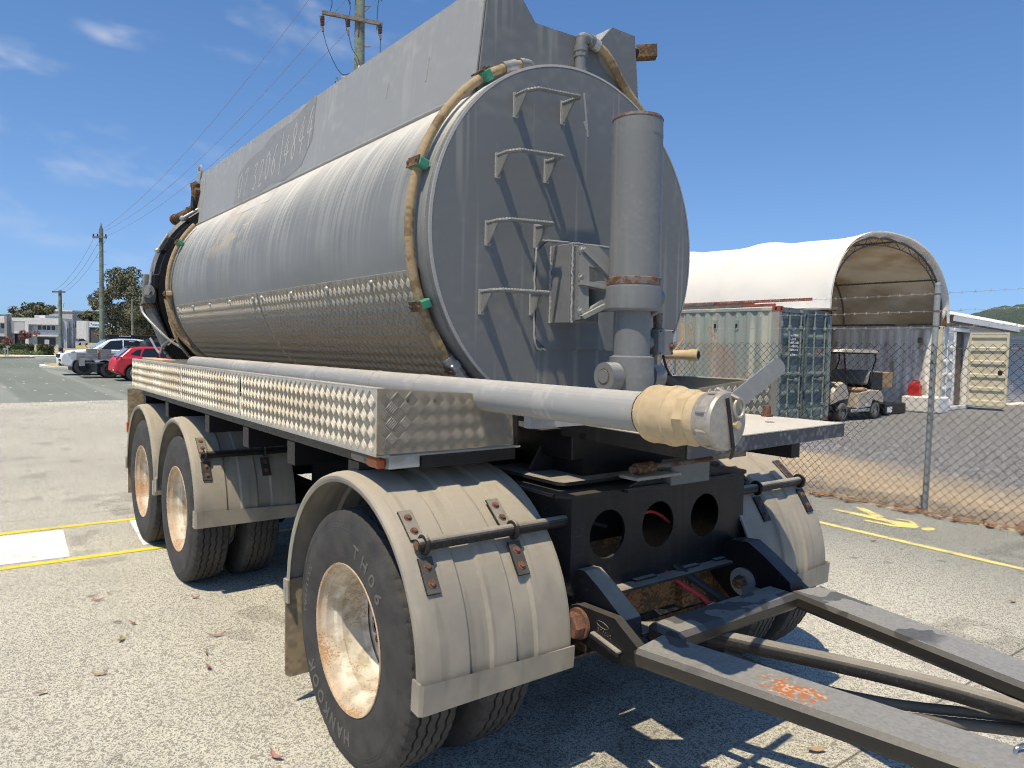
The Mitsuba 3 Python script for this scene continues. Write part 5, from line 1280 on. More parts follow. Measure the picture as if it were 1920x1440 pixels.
part(dome, 'side_flap', sheet(lambda u, v: GF(trimesh.Trimesh(np.column_stack([-0.05 + u * 12.1, 2.27 - 1.05 * np.clip(1 - u * 9, 0, 1) * v, 2.70 - 0.04 * v - 0.03 * v * np.sin(u * 50)]), [[0, 1, 2]], process=False)).vertices, 60, 3), 'm_fabric', True)

# white shed behind, with a roller door
sh = thing('white_shed', 'white steel shed with a low roof and grey roller door', 'shed')
SF = Local((-7.38, 22.3, 0), (0, 1), (-1, 0))   # x along the front, y back into the shed
part(sh, 'front_wall', SF(bx(1.9, 4.95, 0.0, 0.08, 0, 2.7)), 'm_white', False)
RZ = lambda x, y: 2.965 - 0.0354 * (y - 22.17) + (-7.0 - x) * 0.25
part(sh, 'roof', sheet(lambda u, v: np.stack([-7.0 - v * 4.2, 21.9 + u * 19, RZ(-7.0 - v * 4.2, 21.9 + u * 19)], 1), 2, 2), 'm_roofwhite', False)
part(sh, 'back_roof', sheet(lambda u, v: np.stack([-11.2 - v * 4.2, 21.9 + u * 19, RZ(-11.2, 21.9 + u * 19) - v * 1.05], 1), 2, 2), 'm_roofwhite', False)
part(sh, 'roof_sheet_rib', cat([bar((-7.0, 22 + 0.4 * i, RZ(-7.0, 22 + 0.4 * i) + 0.012), (-11.2, 22 + 0.4 * i, RZ(-11.2, 22 + 0.4 * i) + 0.012), 0.03, 0.025) for i in range(47)]), 'm_roofwhite', False, stuff=True)
part(sh, 'fascia', SF(prism([(-0.2, 2.955), (5.3, 2.765), (5.3, 2.60), (-0.2, 2.79)], 'y', -0.375, -0.345)), 'm_white', False)
part(sh, 'gutter', SF(bar((5.2, -0.42, 2.74), (16, -0.42, 2.36), 0.10, 0.10)), 'm_shed', False)
part(sh, 'purlin', SF(prism([(-0.2, 2.78), (5.2, 2.595), (5.2, 2.555), (-0.2, 2.74)], 'y', -0.33, -0.27)), 'm_steel', False)
part(sh, 'header', SF(bx(4.95, 14, -0.02, 0.06, 2.35, 2.50)), 'm_shed', False)
rd = part(sh, 'roller_door', SF(bx(5.05, 12, 0.03, 0.05, -0.05, 2.36)), 'm_shed', False)
for i in range(30):
    part(rd, 'slat', SF(cyl((5.06, 0.03, 0.03 + i * 0.078), (11.9, 0.03, 0.03 + i * 0.078), 0.036, sides=8)), 'm_shed', 40)
part(sh, 'side_jamb', SF(bx(4.85, 5.04, -0.04, 0.05, 0, 2.6)), 'm_white', False)
part(sh, 'slab', SF(bx(4.6, 14, -0.5, 0.0, -0.1, 0.03)), 'm_path', False)

# things standing between the containers
bxk = thing('white_block', 'long white block lying against the white container with a fuel can on it', 'block')
part(bxk, 'body', bx(-7.64, -6.62, 20.25, 21.05, 0.0, 0.47, 0.03), 'm_white', False)
part(bxk, 'rib', cat([bx(-7.55 + 0.22 * i, -7.45 + 0.22 * i, 20.235, 20.25, 0.06, 0.42) for i in range(5)]), 'm_white', False, stuff=True)
fc = thing('fuel_can', 'red plastic fuel can standing on the white block', 'fuel can')
c0 = np.array([-7.42, 20.62, 0.471])
part(fc, 'body', trimesh.convex.convex_hull(np.array([[sx * 0.16, sy * 0.10, z] for sx in (-1, 1) for sy in (-1, 1) for z in (0.0, 0.30)] + [[sx * 0.09, sy * 0.07, 0.40] for sx in (-1, 1) for sy in (-1, 1)])).apply_translation(c0), 'm_canred', False)
part(fc, 'handle', tube(curve(c0 + np.array([[-0.10, 0, 0.37], [-0.07, 0, 0.455], [0.06, 0, 0.455], [0.09, 0, 0.38]]), 6), 0.018, 8), 'm_canred')
part(fc, 'spout', cyl(c0 + [0.09, 0, 0.38], c0 + [0.14, 0, 0.44], 0.026), 'm_canred')

# ---------------------------------------------------------------- golf cart (heading -y)
gc = thing('golf_cart', 'dusty beige golf cart parked between the containers behind the fence', 'golf cart')
CF = Local((-7.32, 15.26, 0), (0, 1), (1, 0))    # x back from the front axle, y to its left (towards +x), z up


def side_shell(poly, w, y0=0.0, taper=0.9):
    """an extruded side outline whose edges turn in towards the flanks"""
    g = Polygon(poly)
    ms = []
    lay = ((-w, 0.86), (-w * 0.88, 0.96), (-w * 0.6, 1.0), (w * 0.6, 1.0), (w * 0.88, 0.96), (w, 0.86))
    q = np.array(g.exterior.segmentize(0.12).coords)[:-1]; c = np.array(g.centroid.coords[0])
    n = len(q); V, f = [], []
    for y, k in lay:
        V.append(np.column_stack([c[0] + (q[:, 0] - c[0]) * k, np.full(n, y0 + y), c[1] + (q[:, 1] - c[1]) * (k if taper else 1)]))
    for i in range(len(lay) - 1):
        for j in range(n):
            a, b = i * n + j, i * n + (j + 1) % n
            f += [[a, b, b + n], [a, b + n, a + n]]
    V = np.vstack(V); m0 = len(V); V = np.vstack([V, [[c[0], y0 - w, c[1]], [c[0], y0 + w, c[1]]]])
    e = (len(lay) - 1) * n
    for j in range(n):
        f += [[m0, (j + 1) % n, j], [m0 + 1, e + j, e + (j + 1) % n]]
    return trimesh.Trimesh(V, f, process=False)


part(gc, 'front_cowl', CF(side_shell([(-0.50, 0.42), (-0.53, 0.60), (-0.45, 0.80), (-0.22, 0.96), (0.02, 1.0), (0.18, 0.92), (0.30, 0.72), (0.33, 0.55), (0.05, 0.52), (-0.2, 0.50)], 0.54)), 'm_cart', 40)
part(gc, 'bumper', CF(bx(-0.56, -0.40, -0.50, 0.50, 0.28, 0.40, 0.03)), 'm_carblack', 20)
part(gc, 'floor', CF(bx(-0.30, 1.15, -0.56, 0.56, 0.22, 0.32, 0.03)), 'm_carblack', 20)
part(gc, 'sill', CF(bx(0.36, 1.30, 0.50, 0.585, 0.20, 0.29, 0.02)), 'm_galv', 20)
part(gc, 'rear_body', CF(side_shell([(0.62, 0.26), (0.62, 0.70), (0.80, 0.73), (1.50, 0.78), (1.95, 0.74), (2.12, 0.60), (2.12, 0.40), (1.98, 0.42), (1.86, 0.54), (1.66, 0.58), (1.46, 0.52), (1.34, 0.30)], 0.58)), 'm_cart', 30)
part(gc, 'seat', CF(bx(0.64, 1.22, -0.52, 0.55, 0.73, 0.83, 0.045)), 'm_tan', 40)
part(gc, 'seat_back', CF(bar((1.22, 0, 0.90), (1.36, 0, 1.28), 1.04, 0.11, (1, 0, 0), 0.05)), 'm_seat', 40)
part(gc, 'bag_well', CF(bx(1.50, 2.10, -0.5, 0.5, 0.75, 1.22, 0.02)), 'm_carblack', False)
part(gc, 'timber_box', CF(bx(2.16, 2.75, -0.45, 0.45, 0.80, 1.22, 0.01)), 'm_tan', False)
part(gc, 'roof', CF(cat(side_shell([(-0.42, 1.74), (-0.36, 1.80), (0.4, 1.825), (1.5, 1.82), (1.72, 1.77), (1.74, 1.73), (1.3, 1.735)], 0.60, 0, 0))), 'm_cartroof', 40)
part(gc, 'roof_liner', CF(bx(-0.38, 1.66, -0.55, 0.55, 1.70, 1.728, 0.01)), 'm_carblack', False)
for y in (-0.50, 0.50):
    part(gc, 'strut', CF(tube([(0.22, y, 0.86), (0.06, y * 0.98, 1.72)], 0.022, 8)), 'm_carblack')
    part(gc, 'strut', CF(tube([(1.42, y, 0.95), (1.46, y, 1.2), (1.66, y, 1.55), (1.62, y, 1.72)], 0.022, 8)), 'm_carblack')
part(gc, 'steering_wheel', CF(tube([np.array([0.42, -0.24, 1.02]) + 0.17 * (math.cos(a) * np.array([0, 1, 0]) + math.sin(a) * np.array([0.45, 0, 0.9])) for a in np.linspace(0, 6.3, 24)], 0.014, 6)), 'm_carblack')
part(gc, 'steering_column', CF(cyl((0.42, -0.24, 1.02), (0.18, -0.24, 0.72), 0.022)), 'm_carblack')
part(gc, 'hanging_bag', CF(bx(0.98, 1.10, -0.62, -0.50, 1.25, 1.62, 0.04)), 'm_seat', 20)
part(gc, 'badge', CF(cat(tube([(-0.30 + 0.05 * math.cos(a), 0.40 + 0.05 * math.sin(a), 0.905 + 0.02 * math.cos(a)) for a in np.linspace(0, 6.3, 14)], 0.006, 6))), 'm_carblack')
part(gc, 'data_plate', CF(bx(1.05, 1.17, 0.583, 0.586, 0.36, 0.42)), 'm_whiteline', False)
cart_tyre = lathe([(-0.10, 0.12), (-0.105, 0.15), (-0.10, 0.19), (-0.085, 0.218), (-0.05, 0.229), (0.05, 0.229), (0.085, 0.218), (0.10, 0.19), (0.105, 0.15), (0.10, 0.12)], (0, 0, 0), (0, 1, 0), 32)
g_ = Point(0, 0).buffer(0.125, 32)
for a in np.arange(7) * 2 * math.pi / 7:
    g_ = g_.difference(Point(0.078 * math.cos(a), 0.078 * math.sin(a)).buffer(0.021, 8))
cart_rim = prism(g_, 'y', 0.055, 0.08)
for x in (0.0, 1.64):
    for s in (-1, 1):
        w = name(gc + '__wheel')
        part(w, 'tyre', CF(cart_tyre.copy().apply_translation((x, s * 0.47, 0.229))), 'm_hosegrey', 30)
        part(w, 'rim', CF((cart_rim if s > 0 else cart_rim.copy().apply_transform(np.diag([1, -1, 1, 1.0]))).copy().apply_translation((x, s * 0.47, 0.229))), 'm_galv', False)
        part(w, 'hub', CF(cyl((x, s * 0.40, 0.229), (x, s * 0.53, 0.229), 0.11)), 'm_carblack')
battery = thing('dark_crate', 'low black crate with a pale label beside the cart', 'crate')
part(battery, 'body', bx(-7.9, -7.2, 18.3, 19.6, 0.0, 0.30, 0.02), 'm_carblack', False)
part(battery, 'label_plate', bx(-7.199, -7.195, 18.45, 18.75, 0.06, 0.22), 'm_whiteline', False)

# ---------------------------------------------------------------- chain link fence
YF = 5.83
fe = thing('chain_link_fence', 'rusty chain link fence with three strands of barbed wire beside the gravel yard', 'fence')
zig = []
dx, dz = 0.0475, 0.047
nz = int(1.80 / dz)
X0, X1 = -9.5, 3.4
nx = int((X1 - X0) / (2 * dx))
zz = np.arange(nz + 1) * dz + 0.03
ring3 = np.array([[math.cos(a), math.sin(a)] for a in (0.5, 2.6, 4.7)]) * 0.0042
V, Fq = [], []
for i in range(nx):
    xs = X0 + i * 2 * dx + (np.arange(nz + 1) % 2) * dx + np.where(np.arange(nz + 1) == nz, 0, 0)
    xs2 = xs if i % 2 == 0 else xs
    sag = 0.012 * np.sin(xs * 2.1) + 0.006 * np.sin(xs * 5.3)
    for sgn in (0, 1):
        px_ = xs if sgn == 0 else X0 + i * 2 * dx + ((np.arange(nz + 1) + 1) % 2) * dx + dx
        if sgn:
            px_ = X0 + i * 2 * dx + dx + ((np.arange(nz + 1) % 2 == 0) * 1.0) * dx
        p_ = np.column_stack([px_, YF + sag * 0.4 + 0.003 * (sgn - 0.5), zz + sag * 0.5])
        b0 = sum(len(v) for v in V)
        V.append((p_[:, None, :] + np.concatenate([ring3, np.zeros((3, 1))], 1)[None, :, [0, 1, 2]]).reshape(-1, 3))
        j = np.arange(nz)[:, None]; k = np.arange(3)[None]; k2 = (k + 1) % 3
        q0, q1, q2, q3 = b0 + j * 3 + k, b0 + j * 3 + k2, b0 + (j + 1) * 3 + k2, b0 + (j + 1) * 3 + k
        Fq.append(np.vstack([np.stack([q0, q1, q2], -1).reshape(-1, 3), np.stack([q0, q2, q3], -1).reshape(-1, 3)]))
part(fe, 'chain_link_mesh', trimesh.Trimesh(np.vstack(V), np.vstack(Fq), process=False), 'm_wire', False, stuff=True)
for x in (-8.0, -4.32, -0.775, 2.9):
    lean = 0.03
    ps = part(fe, 'post', cat(cyl((x, YF + 0.03, -0.02), (x + lean, YF + 0.03, 2.43), 0.030, sides=18)), 'm_post', label='leaning galvanised fence post with an orange rust run' if x == -0.775 else None)
    part(ps, 'post_cap', lathe([(0, 0.032), (0.02, 0.030), (0.03, 0.018), (0.033, 0.002)], (x + lean, YF + 0.03, 2.43), (0, 0, 1), 16), 'm_galv')
    part(ps, 'tie_wire', cat([tube([(x + lean * z / 2.43 + 0.034 * math.cos(a), YF + 0.03 + 0.034 * math.sin(a), z) for a in np.linspace(0, 6.3, 12)], 0.003, 5) for z in (0.3, 1.0, 1.60, 2.0, 2.16, 2.34)]), 'm_wire', stuff=True)
part(fe, 'line_wire', cat([tube([(x, YF + 0.006, z + 0.01 * math.sin(x)) for x in np.linspace(X0, X1, 30)], 0.002, 5) for z in (1.765,)]), 'm_galv')
for z, zb in ((2.00, 2.0), (2.17, 2.13), (2.355, 2.32)):
    xs = np.linspace(X0, X1, 60)
    wz = lambda x: z + 0.018 * np.sin(x * 0.9) - 0.01 * (x - 0) * 0 + np.where(x < -0.775, 0.0, 0.0)
    ph_ = xs * 30
    b_ = part(fe, 'barbed_wire', cat(tube(np.column_stack([xs, np.full(60, YF + 0.02), wz(xs)]), 0.0021, 5)), 'm_galv')
    bb = []
    for x in np.arange(X0, X1, 0.125):
        x_ = x + 0.01 * math.sin(x * 40)
        bb += [bar((x_ - 0.010, YF + 0.012, wz(x_) - 0.018), (x_ + 0.010, YF + 0.028, wz(x_) + 0.018), 0.0026, 0.0026), bar((x_ - 0.008, YF + 0.030, wz(x_) + 0.015), (x_ + 0.012, YF + 0.010, wz(x_) - 0.015), 0.0026, 0.0026)]
    part(b_, 'barb', cat(bb), 'm_galv', False, stuff=True)


# ---------------------------------------------------------------- fallen leaves
def dry_leaf(x, y, L, w, a, z=0.004):
    t = np.linspace(-1, 1, 7); hw = w * (1 - t ** 2) ** 0.7 + 0.0006
    c = np.column_stack([t * L / 2, 0.12 * L * t * t, 0 * t])
    up = 0.010 + 0.012 * t * t
    V = np.vstack([c + np.column_stack([0 * t, hw, up + 0.006]), c + np.column_stack([0 * t, 0 * t, up]), c + np.column_stack([0 * t, -hw, up + 0.005])])
    f = []
    for r_ in (0, 7):
        for i in range(6):
            f += [[r_ + i, r_ + i + 7, r_ + i + 8], [r_ + i, r_ + i + 8, r_ + i + 1]]
    m = trimesh.Trimesh(V, f, process=False).apply_transform(trimesh.transformations.rotation_matrix(a, (0, 0, 1)))
    return m.apply_translation((x, y, z - 0.006))

leaf_xy = [(-2.552, -1.746, .10, .016, 'm_leafpink'), (-1.765, -1.731, .085, .020, 'm_leafolive'), (-1.533, -1.28, .13, .015, 'm_leafpink'), (-1.316, -1.394, .09, .006, 'm_leafolive'), (-1.358, -1.893, .10, .014, 'm_leaftan'),
           (-1.127, -1.428, .06, .016, 'm_leafpink'), (-1.29, -2.142, .06, .017, 'm_leaftan'), (-0.132, -1.431, .12, .018, 'm_leafpink'), (-0.552, -1.078, .10, .010, 'm_leaftan'), (-2.002, -1.631, .08, .012, 'm_leafpink'),
           (-2.652, -1.664, .05, .012, 'm_leaftan'), (-2.253, -1.224, .08, .014, 'm_leafpink'), (0.525, 0.373, .07, .02, 'm_leaftan'), (1.123, 0.432, .11, .03, 'm_leaftan'), (-0.458, 4.1, .1, .02, 'm_leaftan'), (0.9, 3.3, .09, .015, 'm_leaftan')]
lnames = ['pinkish fallen gum leaf on the concrete left of the wheels', 'olive fallen leaf on the open concrete', 'long pink fallen leaf on the concrete near the front wheel', 'thin curled olive leaf stalk on the concrete', 'tan fallen leaf on the concrete at lower left', 'small pink leaf chip beside the front mud flap',
          'small tan leaf chip nearest the left edge of the photo', 'pink fallen leaf in front of the nearest tyre', 'dry tan leaf lying against the nearest tyre', 'slim pink leaf in the middle of the left concrete', 'tiny tan leaf near the yellow line', 'pink leaf by the shadow of the middle wheel', 'tan leaf inside the drawbar shadow', 'broad tan leaf under the drawbar beam', 'tan leaf near the yellow walkway line', 'tan leaf on the sunny concrete right of the drawbar']
for i, ((x, y, L, w, m), lb) in enumerate(zip(leaf_xy, lnames)):
    one('fallen_leaf', dry_leaf(x, y, L * 0.72, w * 0.62, 0.9 + i * 1.7 if i not in (2, 4) else 1.35), m, lb, 'leaf', smooth=False)
lit = []
for i in range(900):
    x = -6.5 + 10 * RNG.random(); y = 5.62 + abs(RNG.normal(0, 0.22)) - 0.06
    lit.append(dry_leaf(x, y, 0.05 + 0.06 * RNG.random(), 0.006 + 0.012 * RNG.random(), RNG.random() * 6.3, 0.004 + 0.01 * RNG.random()).apply_transform(np.eye(4)))
k_ = one('leaf_litter', cat(lit), 'm_litter', 'dry brown leaf litter drifted along the edge of the concrete', 'leaf litter', smooth=False, kind='stuff')

# ---------------------------------------------------------------- trees and shrubs
def leaves(blobs, n, size, flat_=0.5):
    """leaf-sized faces scattered near the surfaces of many uneven clumps"""
    w = np.array([b[3] ** 2 * (0.35 + 1.3 * RNG.random()) for b in blobs]); pick = RNG.choice(len(blobs), n, p=w / w.sum())
    B = np.array(blobs)[pick]
    d = RNG.normal(size=(n, 3)); d /= np.linalg.norm(d, axis=1, keepdims=True)
    rad = (0.45 + 0.62 * RNG.random((n, 1)) ** 0.6)
    c = B[:, :3] + d * rad * np.column_stack([B[:, 3], B[:, 3], B[:, 4]])
    a = RNG.normal(size=(n, 3)); a /= np.linalg.norm(a, axis=1, keepdims=True)
    b = np.cross(a, d + 0.6 * RNG.normal(size=(n, 3))); b /= np.linalg.norm(b, axis=1, keepdims=True)
    s = size * (0.6 + 0.8 * RNG.random((n, 1)))
    v = np.stack([c - a * s, c + b * s * flat_, c + a * s, c - b * s * flat_], 1).reshape(-1, 3)
    f = np.array([[0, 1, 2], [0, 2, 3]])[None] + 4 * np.arange(n)[:, None, None]
    return trimesh.Trimesh(v, f.reshape(-1, 3), process=False)


def tree(key, label, base, h, r, n, size, mat, trunk=0.25, group=None, first=0.35, clumps=26, squash=0.62):
    k = thing(key, label, 'tree', group); base = np.asarray(base, float)
    top = base + [0.04 * h, 0, h]
    limbs = [tube(curve([base, base + [0.05 * r, 0.03 * r, 0.3 * h], base + [-0.03 * r, 0.05 * r, 0.55 * h], base + [0, 0, 0.8 * h]], 5), np.linspace(trunk, trunk * 0.3, 16), 8)]
    blobs = []
    for i in range(clumps):
        t = first + (1 - first) * (i + 0.5) / clumps
        a = i * 2.4 + RNG.random(); q = r * (0.25 + 0.75 * RNG.random() ** 0.7) * math.sqrt(max(0.08, 1 - ((t - 0.55) / 0.52) ** 2))
        c = base + [q * math.cos(a), q * math.sin(a), h * t]
        cr = r * (0.20 + 0.20 * RNG.random()); blobs.append((*c, cr, cr * squash)); blobs.append((*(c + RNG.normal(size=3) * cr * 0.7), cr * 0.6, cr * 0.5))
        if i % 2 == 0:
            limbs.append(tube(curve([base + [0, 0, h * max(0.22, t - 0.3)], base + [0.5 * q * math.cos(a), 0.5 * q * math.sin(a), h * (t - 0.12)], c], 4), np.linspace(trunk * 0.42, trunk * 0.08, 9), 6))
    part(k, 'trunk', cat(limbs), 'm_trunk')
    part(k, 'crown', leaves(blobs, n, size), mat, False)
    return k


def D(px, py, d):
    """a point at a given depth along the view axis, used only to lay out the distance on paper"""
    raise NotImplementedError


tree('gum_tree', 'tall grey green gum tree behind the parked cars', (-92.5, 14.0, -0.06), 9.3, 4.1, 17000, 0.16, 'm_leafgum', 0.30, None, 0.22, 34)
tree('gum_tree', 'darker gum tree just right of the tall grey green one', (-95.0, 19.0, -0.06), 8.6, 4.0, 13000, 0.16, 'm_leafdark', 0.3, None, 0.2, 30)
for i, (x, y, z, h, r, m, lb) in enumerate(((-262, 15.5, 0, 12.6, 5.6, 'm_leafgum', 'broad gum tree on the skyline above the grey building'), (-268, 33.0, 0, 11.0, 5.5, 'm_leafdark', 'low dark tree on the skyline right of the thin pole'), (-262, 45.0, 0, 12.2, 4.8, 'm_leafgum', 'rounded tree on the skyline above the warehouse'),
                                             (-270, -7.0, 0, 13.6, 2.2, 'm_leafgum', 'sparse young tree on the skyline left of the aerial'), (-240, 27.5, 0, 9.3, 3.6, 'm_leafdark', 'small dark tree between the buildings'), (-275, 66.0, 0, 11.0, 6.0, 'm_leafdark', 'dark tree on the skyline beside the tall gum'))):
    tree('skyline_tree', lb, (x, y, z), h, r, 4200 if r > 3 else 1200, 0.42, m, 0.35, None, 0.45, 20, 0.5)
sh_ = thing('yellow_shrub', 'yellow green shrub behind the white ute', 'shrub')
part(sh_, 'foliage', leaves([(-86 + 0.5 * RNG.normal(), 9.6 + 0.9 * i + 0.4 * RNG.normal(), 0.7 + 0.5 * RNG.random(), 0.8, 0.65) for i in range(9)], 5200, 0.10), 'm_leafyellow', False)
part(sh_, 'stem', cat([cyl((-86, 9.8 + i * 1.2, -0.06), (-86, 9.7 + i * 1.25, 0.8), 0.03, 0.015, 6) for i in range(7)]), 'm_trunk')

# ---------------------------------------------------------------- street, kerbs, verge, hedge
setting('road', sheet(lambda u, v: np.stack([-83 + u * 24.5, -60 + v * 90, 0 * u - 0.012], 1), 2, 2), 'm_road')
setting('footpath', prism([(-87.2, -40), (-83.0, -40), (-83.0, 5.6), (-87.2, 5.6)], 'z', -0.02, 0.06), 'm_path')
setting('driveway', sheet(lambda u, v: np.stack([-78 - u * 136, 6.0 + v * 9.5 + u * 20, far_z(-78 - u * 136, 0) + 0.05], 1), 68, 2), 'm_path')
kb = thing('kerb_strip', 'pale concrete kerb along the near edge of the street', 'kerb')
part(kb, 'kerb_run', prism([(-59.0, -60), (-58.2, -60), (-58.2, -2.2), (-59.0, -2.2)], 'z', -0.05, 0.03), 'm_kerb', False)
isl = thing('traffic_island', 'dry grass traffic island with a pale kerb at the street corner', 'traffic island')
g1 = affinity.rotate(affinity.scale(Point(0, 0).buffer(1, 24), 4.5, 9.5), 4, origin=(0, 0))
part(isl, 'kerb_ring', prism(affinity.translate(g1, -75.5, -6.6), 'z', -0.03, 0.13), 'm_kerb', False)
part(isl, 'grass_bed', prism(affinity.translate(affinity.scale(g1, 0.93, 0.96), -75.5, -6.6), 'z', 0.12, 0.16), 'm_drygrass', False)
isl2 = thing('verge_bed', 'small dry grass bed round the foot of the thin power pole', 'traffic island')
g2 = affinity.scale(Point(0, 0).buffer(1, 24), 4.2, 2.2)
part(isl2, 'kerb_ring', prism(affinity.translate(g2, -50.5, 3.6), 'z', -0.03, 0.10), 'm_kerb', False)
part(isl2, 'grass_bed', prism(affinity.translate(affinity.scale(g2, 0.92, 0.86), -50.5, 3.6), 'z', 0.09, 0.13), 'm_drygrass', False)
hg = thing('hedge', 'clipped dark green hedge in front of the grey building', 'hedge')
hb = lambda x0, x1, y0, y1, z1, n, s: np.vstack([[x0, y0, 0]])
def hedge_leaves(x0, x1, y0, y1, z0, z1, n, size):
    p = np.column_stack([x0 + (x1 - x0) * RNG.random(n), y0 + (y1 - y0) * RNG.random(n), z0 + (z1 - z0) * RNG.random(n)])
    ax_ = RNG.choice(4, n, p=[0.3, 0.4, 0.15, 0.15]); p[ax_ == 0, 2] = z1; p[ax_ == 1, 0] = x1; p[ax_ == 2, 1] = y1; p[ax_ == 3, 1] = y0
    p += RNG.normal(size=p.shape) * size * 0.7
    return leaves([(0, 0, 0, 1e-3, 1e-3)], n, size).apply_transform(np.eye(4)), p


def clipped(x0, x1, y0, y1, z0, z1, n, size):
    m, p = hedge_leaves(x0, x1, y0, y1, z0, z1, n, size)
    v = np.array(m.vertices).reshape(-1, 4, 3); v += p[:, None]
    m.vertices = v.reshape(-1, 3)
    return m


part(hg, 'long_run', cat(clipped(-91.0, -89.5, -9, 3.6, -0.06, 1.08, 4200, 0.10), bx(-90.9, -89.6, -9, 3.5, -0.06, 1.0)), 'm_leafhedge', False)
part(hg, 'near_block', cat(clipped(-89.6, -87.9, 4.05, 5.3, -0.06, 1.0, 1800, 0.09), bx(-89.5, -88.0, 4.1, 5.2, -0.06, 0.93)), 'm_leafhedge', False)
one('flower_bed', leaves([(-87.6 + 0.4 * RNG.normal(), -9 + 13.7 * i / 44, 0.12 + 0.25 * RNG.random(), 0.42, 0.34) for i in range(44)], 5200, 0.11, 0.22), 'm_leafbed', 'strappy green and white plants in a bed along the hedge', 'plants', smooth=False, kind='stuff')
fr = thing('red_shrub', 'reddish leafed shrub in front of the building entrance', 'shrub')
part(fr, 'foliage', leaves([(-158 + 0.5 * RNG.normal(), 4.0 + 1.2 * i * 0.45 + 0.4 * RNG.normal(), 1.0 + 0.35 * i * (1 if i < 6 else 0.6) + 0.2 * RNG.normal(), 0.6, 0.5) for i in range(9)], 1500, 0.17), 'm_leafred', False)
part(fr, 'stem', cyl((-158, 6.2, -0.06), (-158, 6.3, 1.8), 0.06), 'm_trunk')
for i, (x, y, h, lb) in enumerate(((-73, 0.55, 0.9, 'small grey marker post on the traffic island'), (-73.4, 0.75, 1.1, 'second marker post on the traffic island, slightly taller'))):
    one('marker_post', cat(cyl((x, y, 0.1), (x, y, h), 0.04, sides=10), bx(x - 0.02, x + 0.02, y - 0.13, y + 0.13, h - 0.18, h)), 'm_shed', lb, 'post')
sg = thing('street_sign', 'small white parking sign on a post before the dark window', 'sign')
part(sg, 'post', cyl((-92, 5.08, -0.05), (-92, 5.08, 1.6), 0.03, sides=8), 'm_galv')
part(sg, 'plate', bx(-91.95, -91.93, 4.87, 5.29, 1.15, 1.66), 'm_whiteline', False)

# ---------------------------------------------------------------- buildings in the distance (x along the front, y away from it)
RV, FV = (0.605, 0.796), (-0.796, 0.605)
ob = thing('office_building', 'two storey grey office building with dark windows behind the hedge', 'building')
BF = Local((-173.1, 14.2, -0.06), RV, FV)
U = lambda c: (c - 1200) * 0.01072
Zc = lambda c: (960 - c) * 0.01072


def bp(nm, c0, c1, d0, d1, ctop, cbot, mat, of=None):
    return part(of or ob, nm, BF(bx(U(c0), U(c1), d0, d1, Zc(cbot), Zc(ctop))), mat, False)


bp('front_wall', -700, 1200, 0.0, 0.3, 400, 960, 'm_wall')
bp('body', -700, 1195, 0.3, 3.5, 385, 960, 'm_wall')
bp('roof_fascia', 610, 1203, -0.9, 0.0, 388, 512, 'm_wallpale')
bp('roof_fascia', -700, 185, -0.9, 0.0, 362, 492, 'm_wallpale')
bp('fascia_link', 240, 610, -0.35, 0.0, 392, 455, 'm_wallpale')
bp('fin_wall', 190, 238, -1.6, 0.0, 360, 960, 'm_walldark')
e_ = bp('entrance_block', 240, 602, -0.8, -0.002, 458, 690, 'm_walldark')
bp('entrance_column', 538, 602, -0.85, -0.801, 458, 900, 'm_wallpale', e_)
bp('entrance_panel', 330, 536, -0.83, -0.801, 478, 640, 'm_wall', e_)
bp('entrance_lintel', 330, 537, -0.86, -0.801, 642, 690, 'm_wallpale', e_)
bp('entrance_recess', 285, 530, -0.05, -0.003, 695, 900, 'm_glass')
bp('awning', 605, 1150, -0.7, 0.0, 716, 736, 'm_wallpale')
for c0, c1, t, b in ((733, 805, 528, 612), (822, 893, 528, 612), (906, 978, 528, 614), (998, 1068, 530, 616), (-300, -170, 505, 598), (-150, 8, 505, 598), (28, 132, 505, 598), (722, 1078, 752, 914), (-300, 132, 750, 880)):
    w = bp('window', c0 - 5, c1 + 5, -0.05, -0.002, t - 5, b + 5, 'm_wallpale')
    bp('pane', c0, c1, -0.075, -0.051, t, b, 'm_glass', w)
part(ob, 'rooftop_unit', BF(cat(bx(U(580), U(690), 3, 6, 6.1, 6.85))), 'm_white', False)
part(ob, 'rooftop_unit', BF(bx(U(480), U(580), 6, 10, 6.1, 6.9)), 'm_wallpale', False)
part(ob, 'rooftop_unit', BF(bx(U(300), U(440), 6, 10, 6.1, 6.95)), 'm_wallpale', False)
part(ob, 'aerial', BF(cat(cyl((U(612), 5, 6.2), (U(612), 5, 8.7), 0.05, sides=6), bar((U(600), 5, 7.9), (U(655), 5, 8.5), 0.05, 0.05), bar((U(596), 5, 8.4), (U(630), 5, 8.0), 0.05, 0.05))), 'm_steel', False)
fb = thing('finned_building', 'grey building flank with tall vertical fins beside the office building', 'building')
part(fb, 'flank_wall', BF(bx(0.02, 0.3, 0.31, 3.6, 0, 5.9)), 'm_wall', False)
for i in range(5):
    part(fb, 'fin', BF(bx(0.301, 0.55, 0.5 + i * 0.7, 0.75 + i * 0.7, 0, 4.2 if i % 2 else 5.6)), 'm_walldark' if i % 3 else 'm_wallpale', False)
wh = thing('warehouse', 'pale grey warehouse with a blue and white sign over its dark roller door', 'building')
HF = Local((-220.4, 21.8, 0.9), RV, FV)
V2 = lambda c: (c - 390) * 0.01885           # metres per crop pixel
Z2 = lambda c: (620 - c) * 0.01885 + 0.1
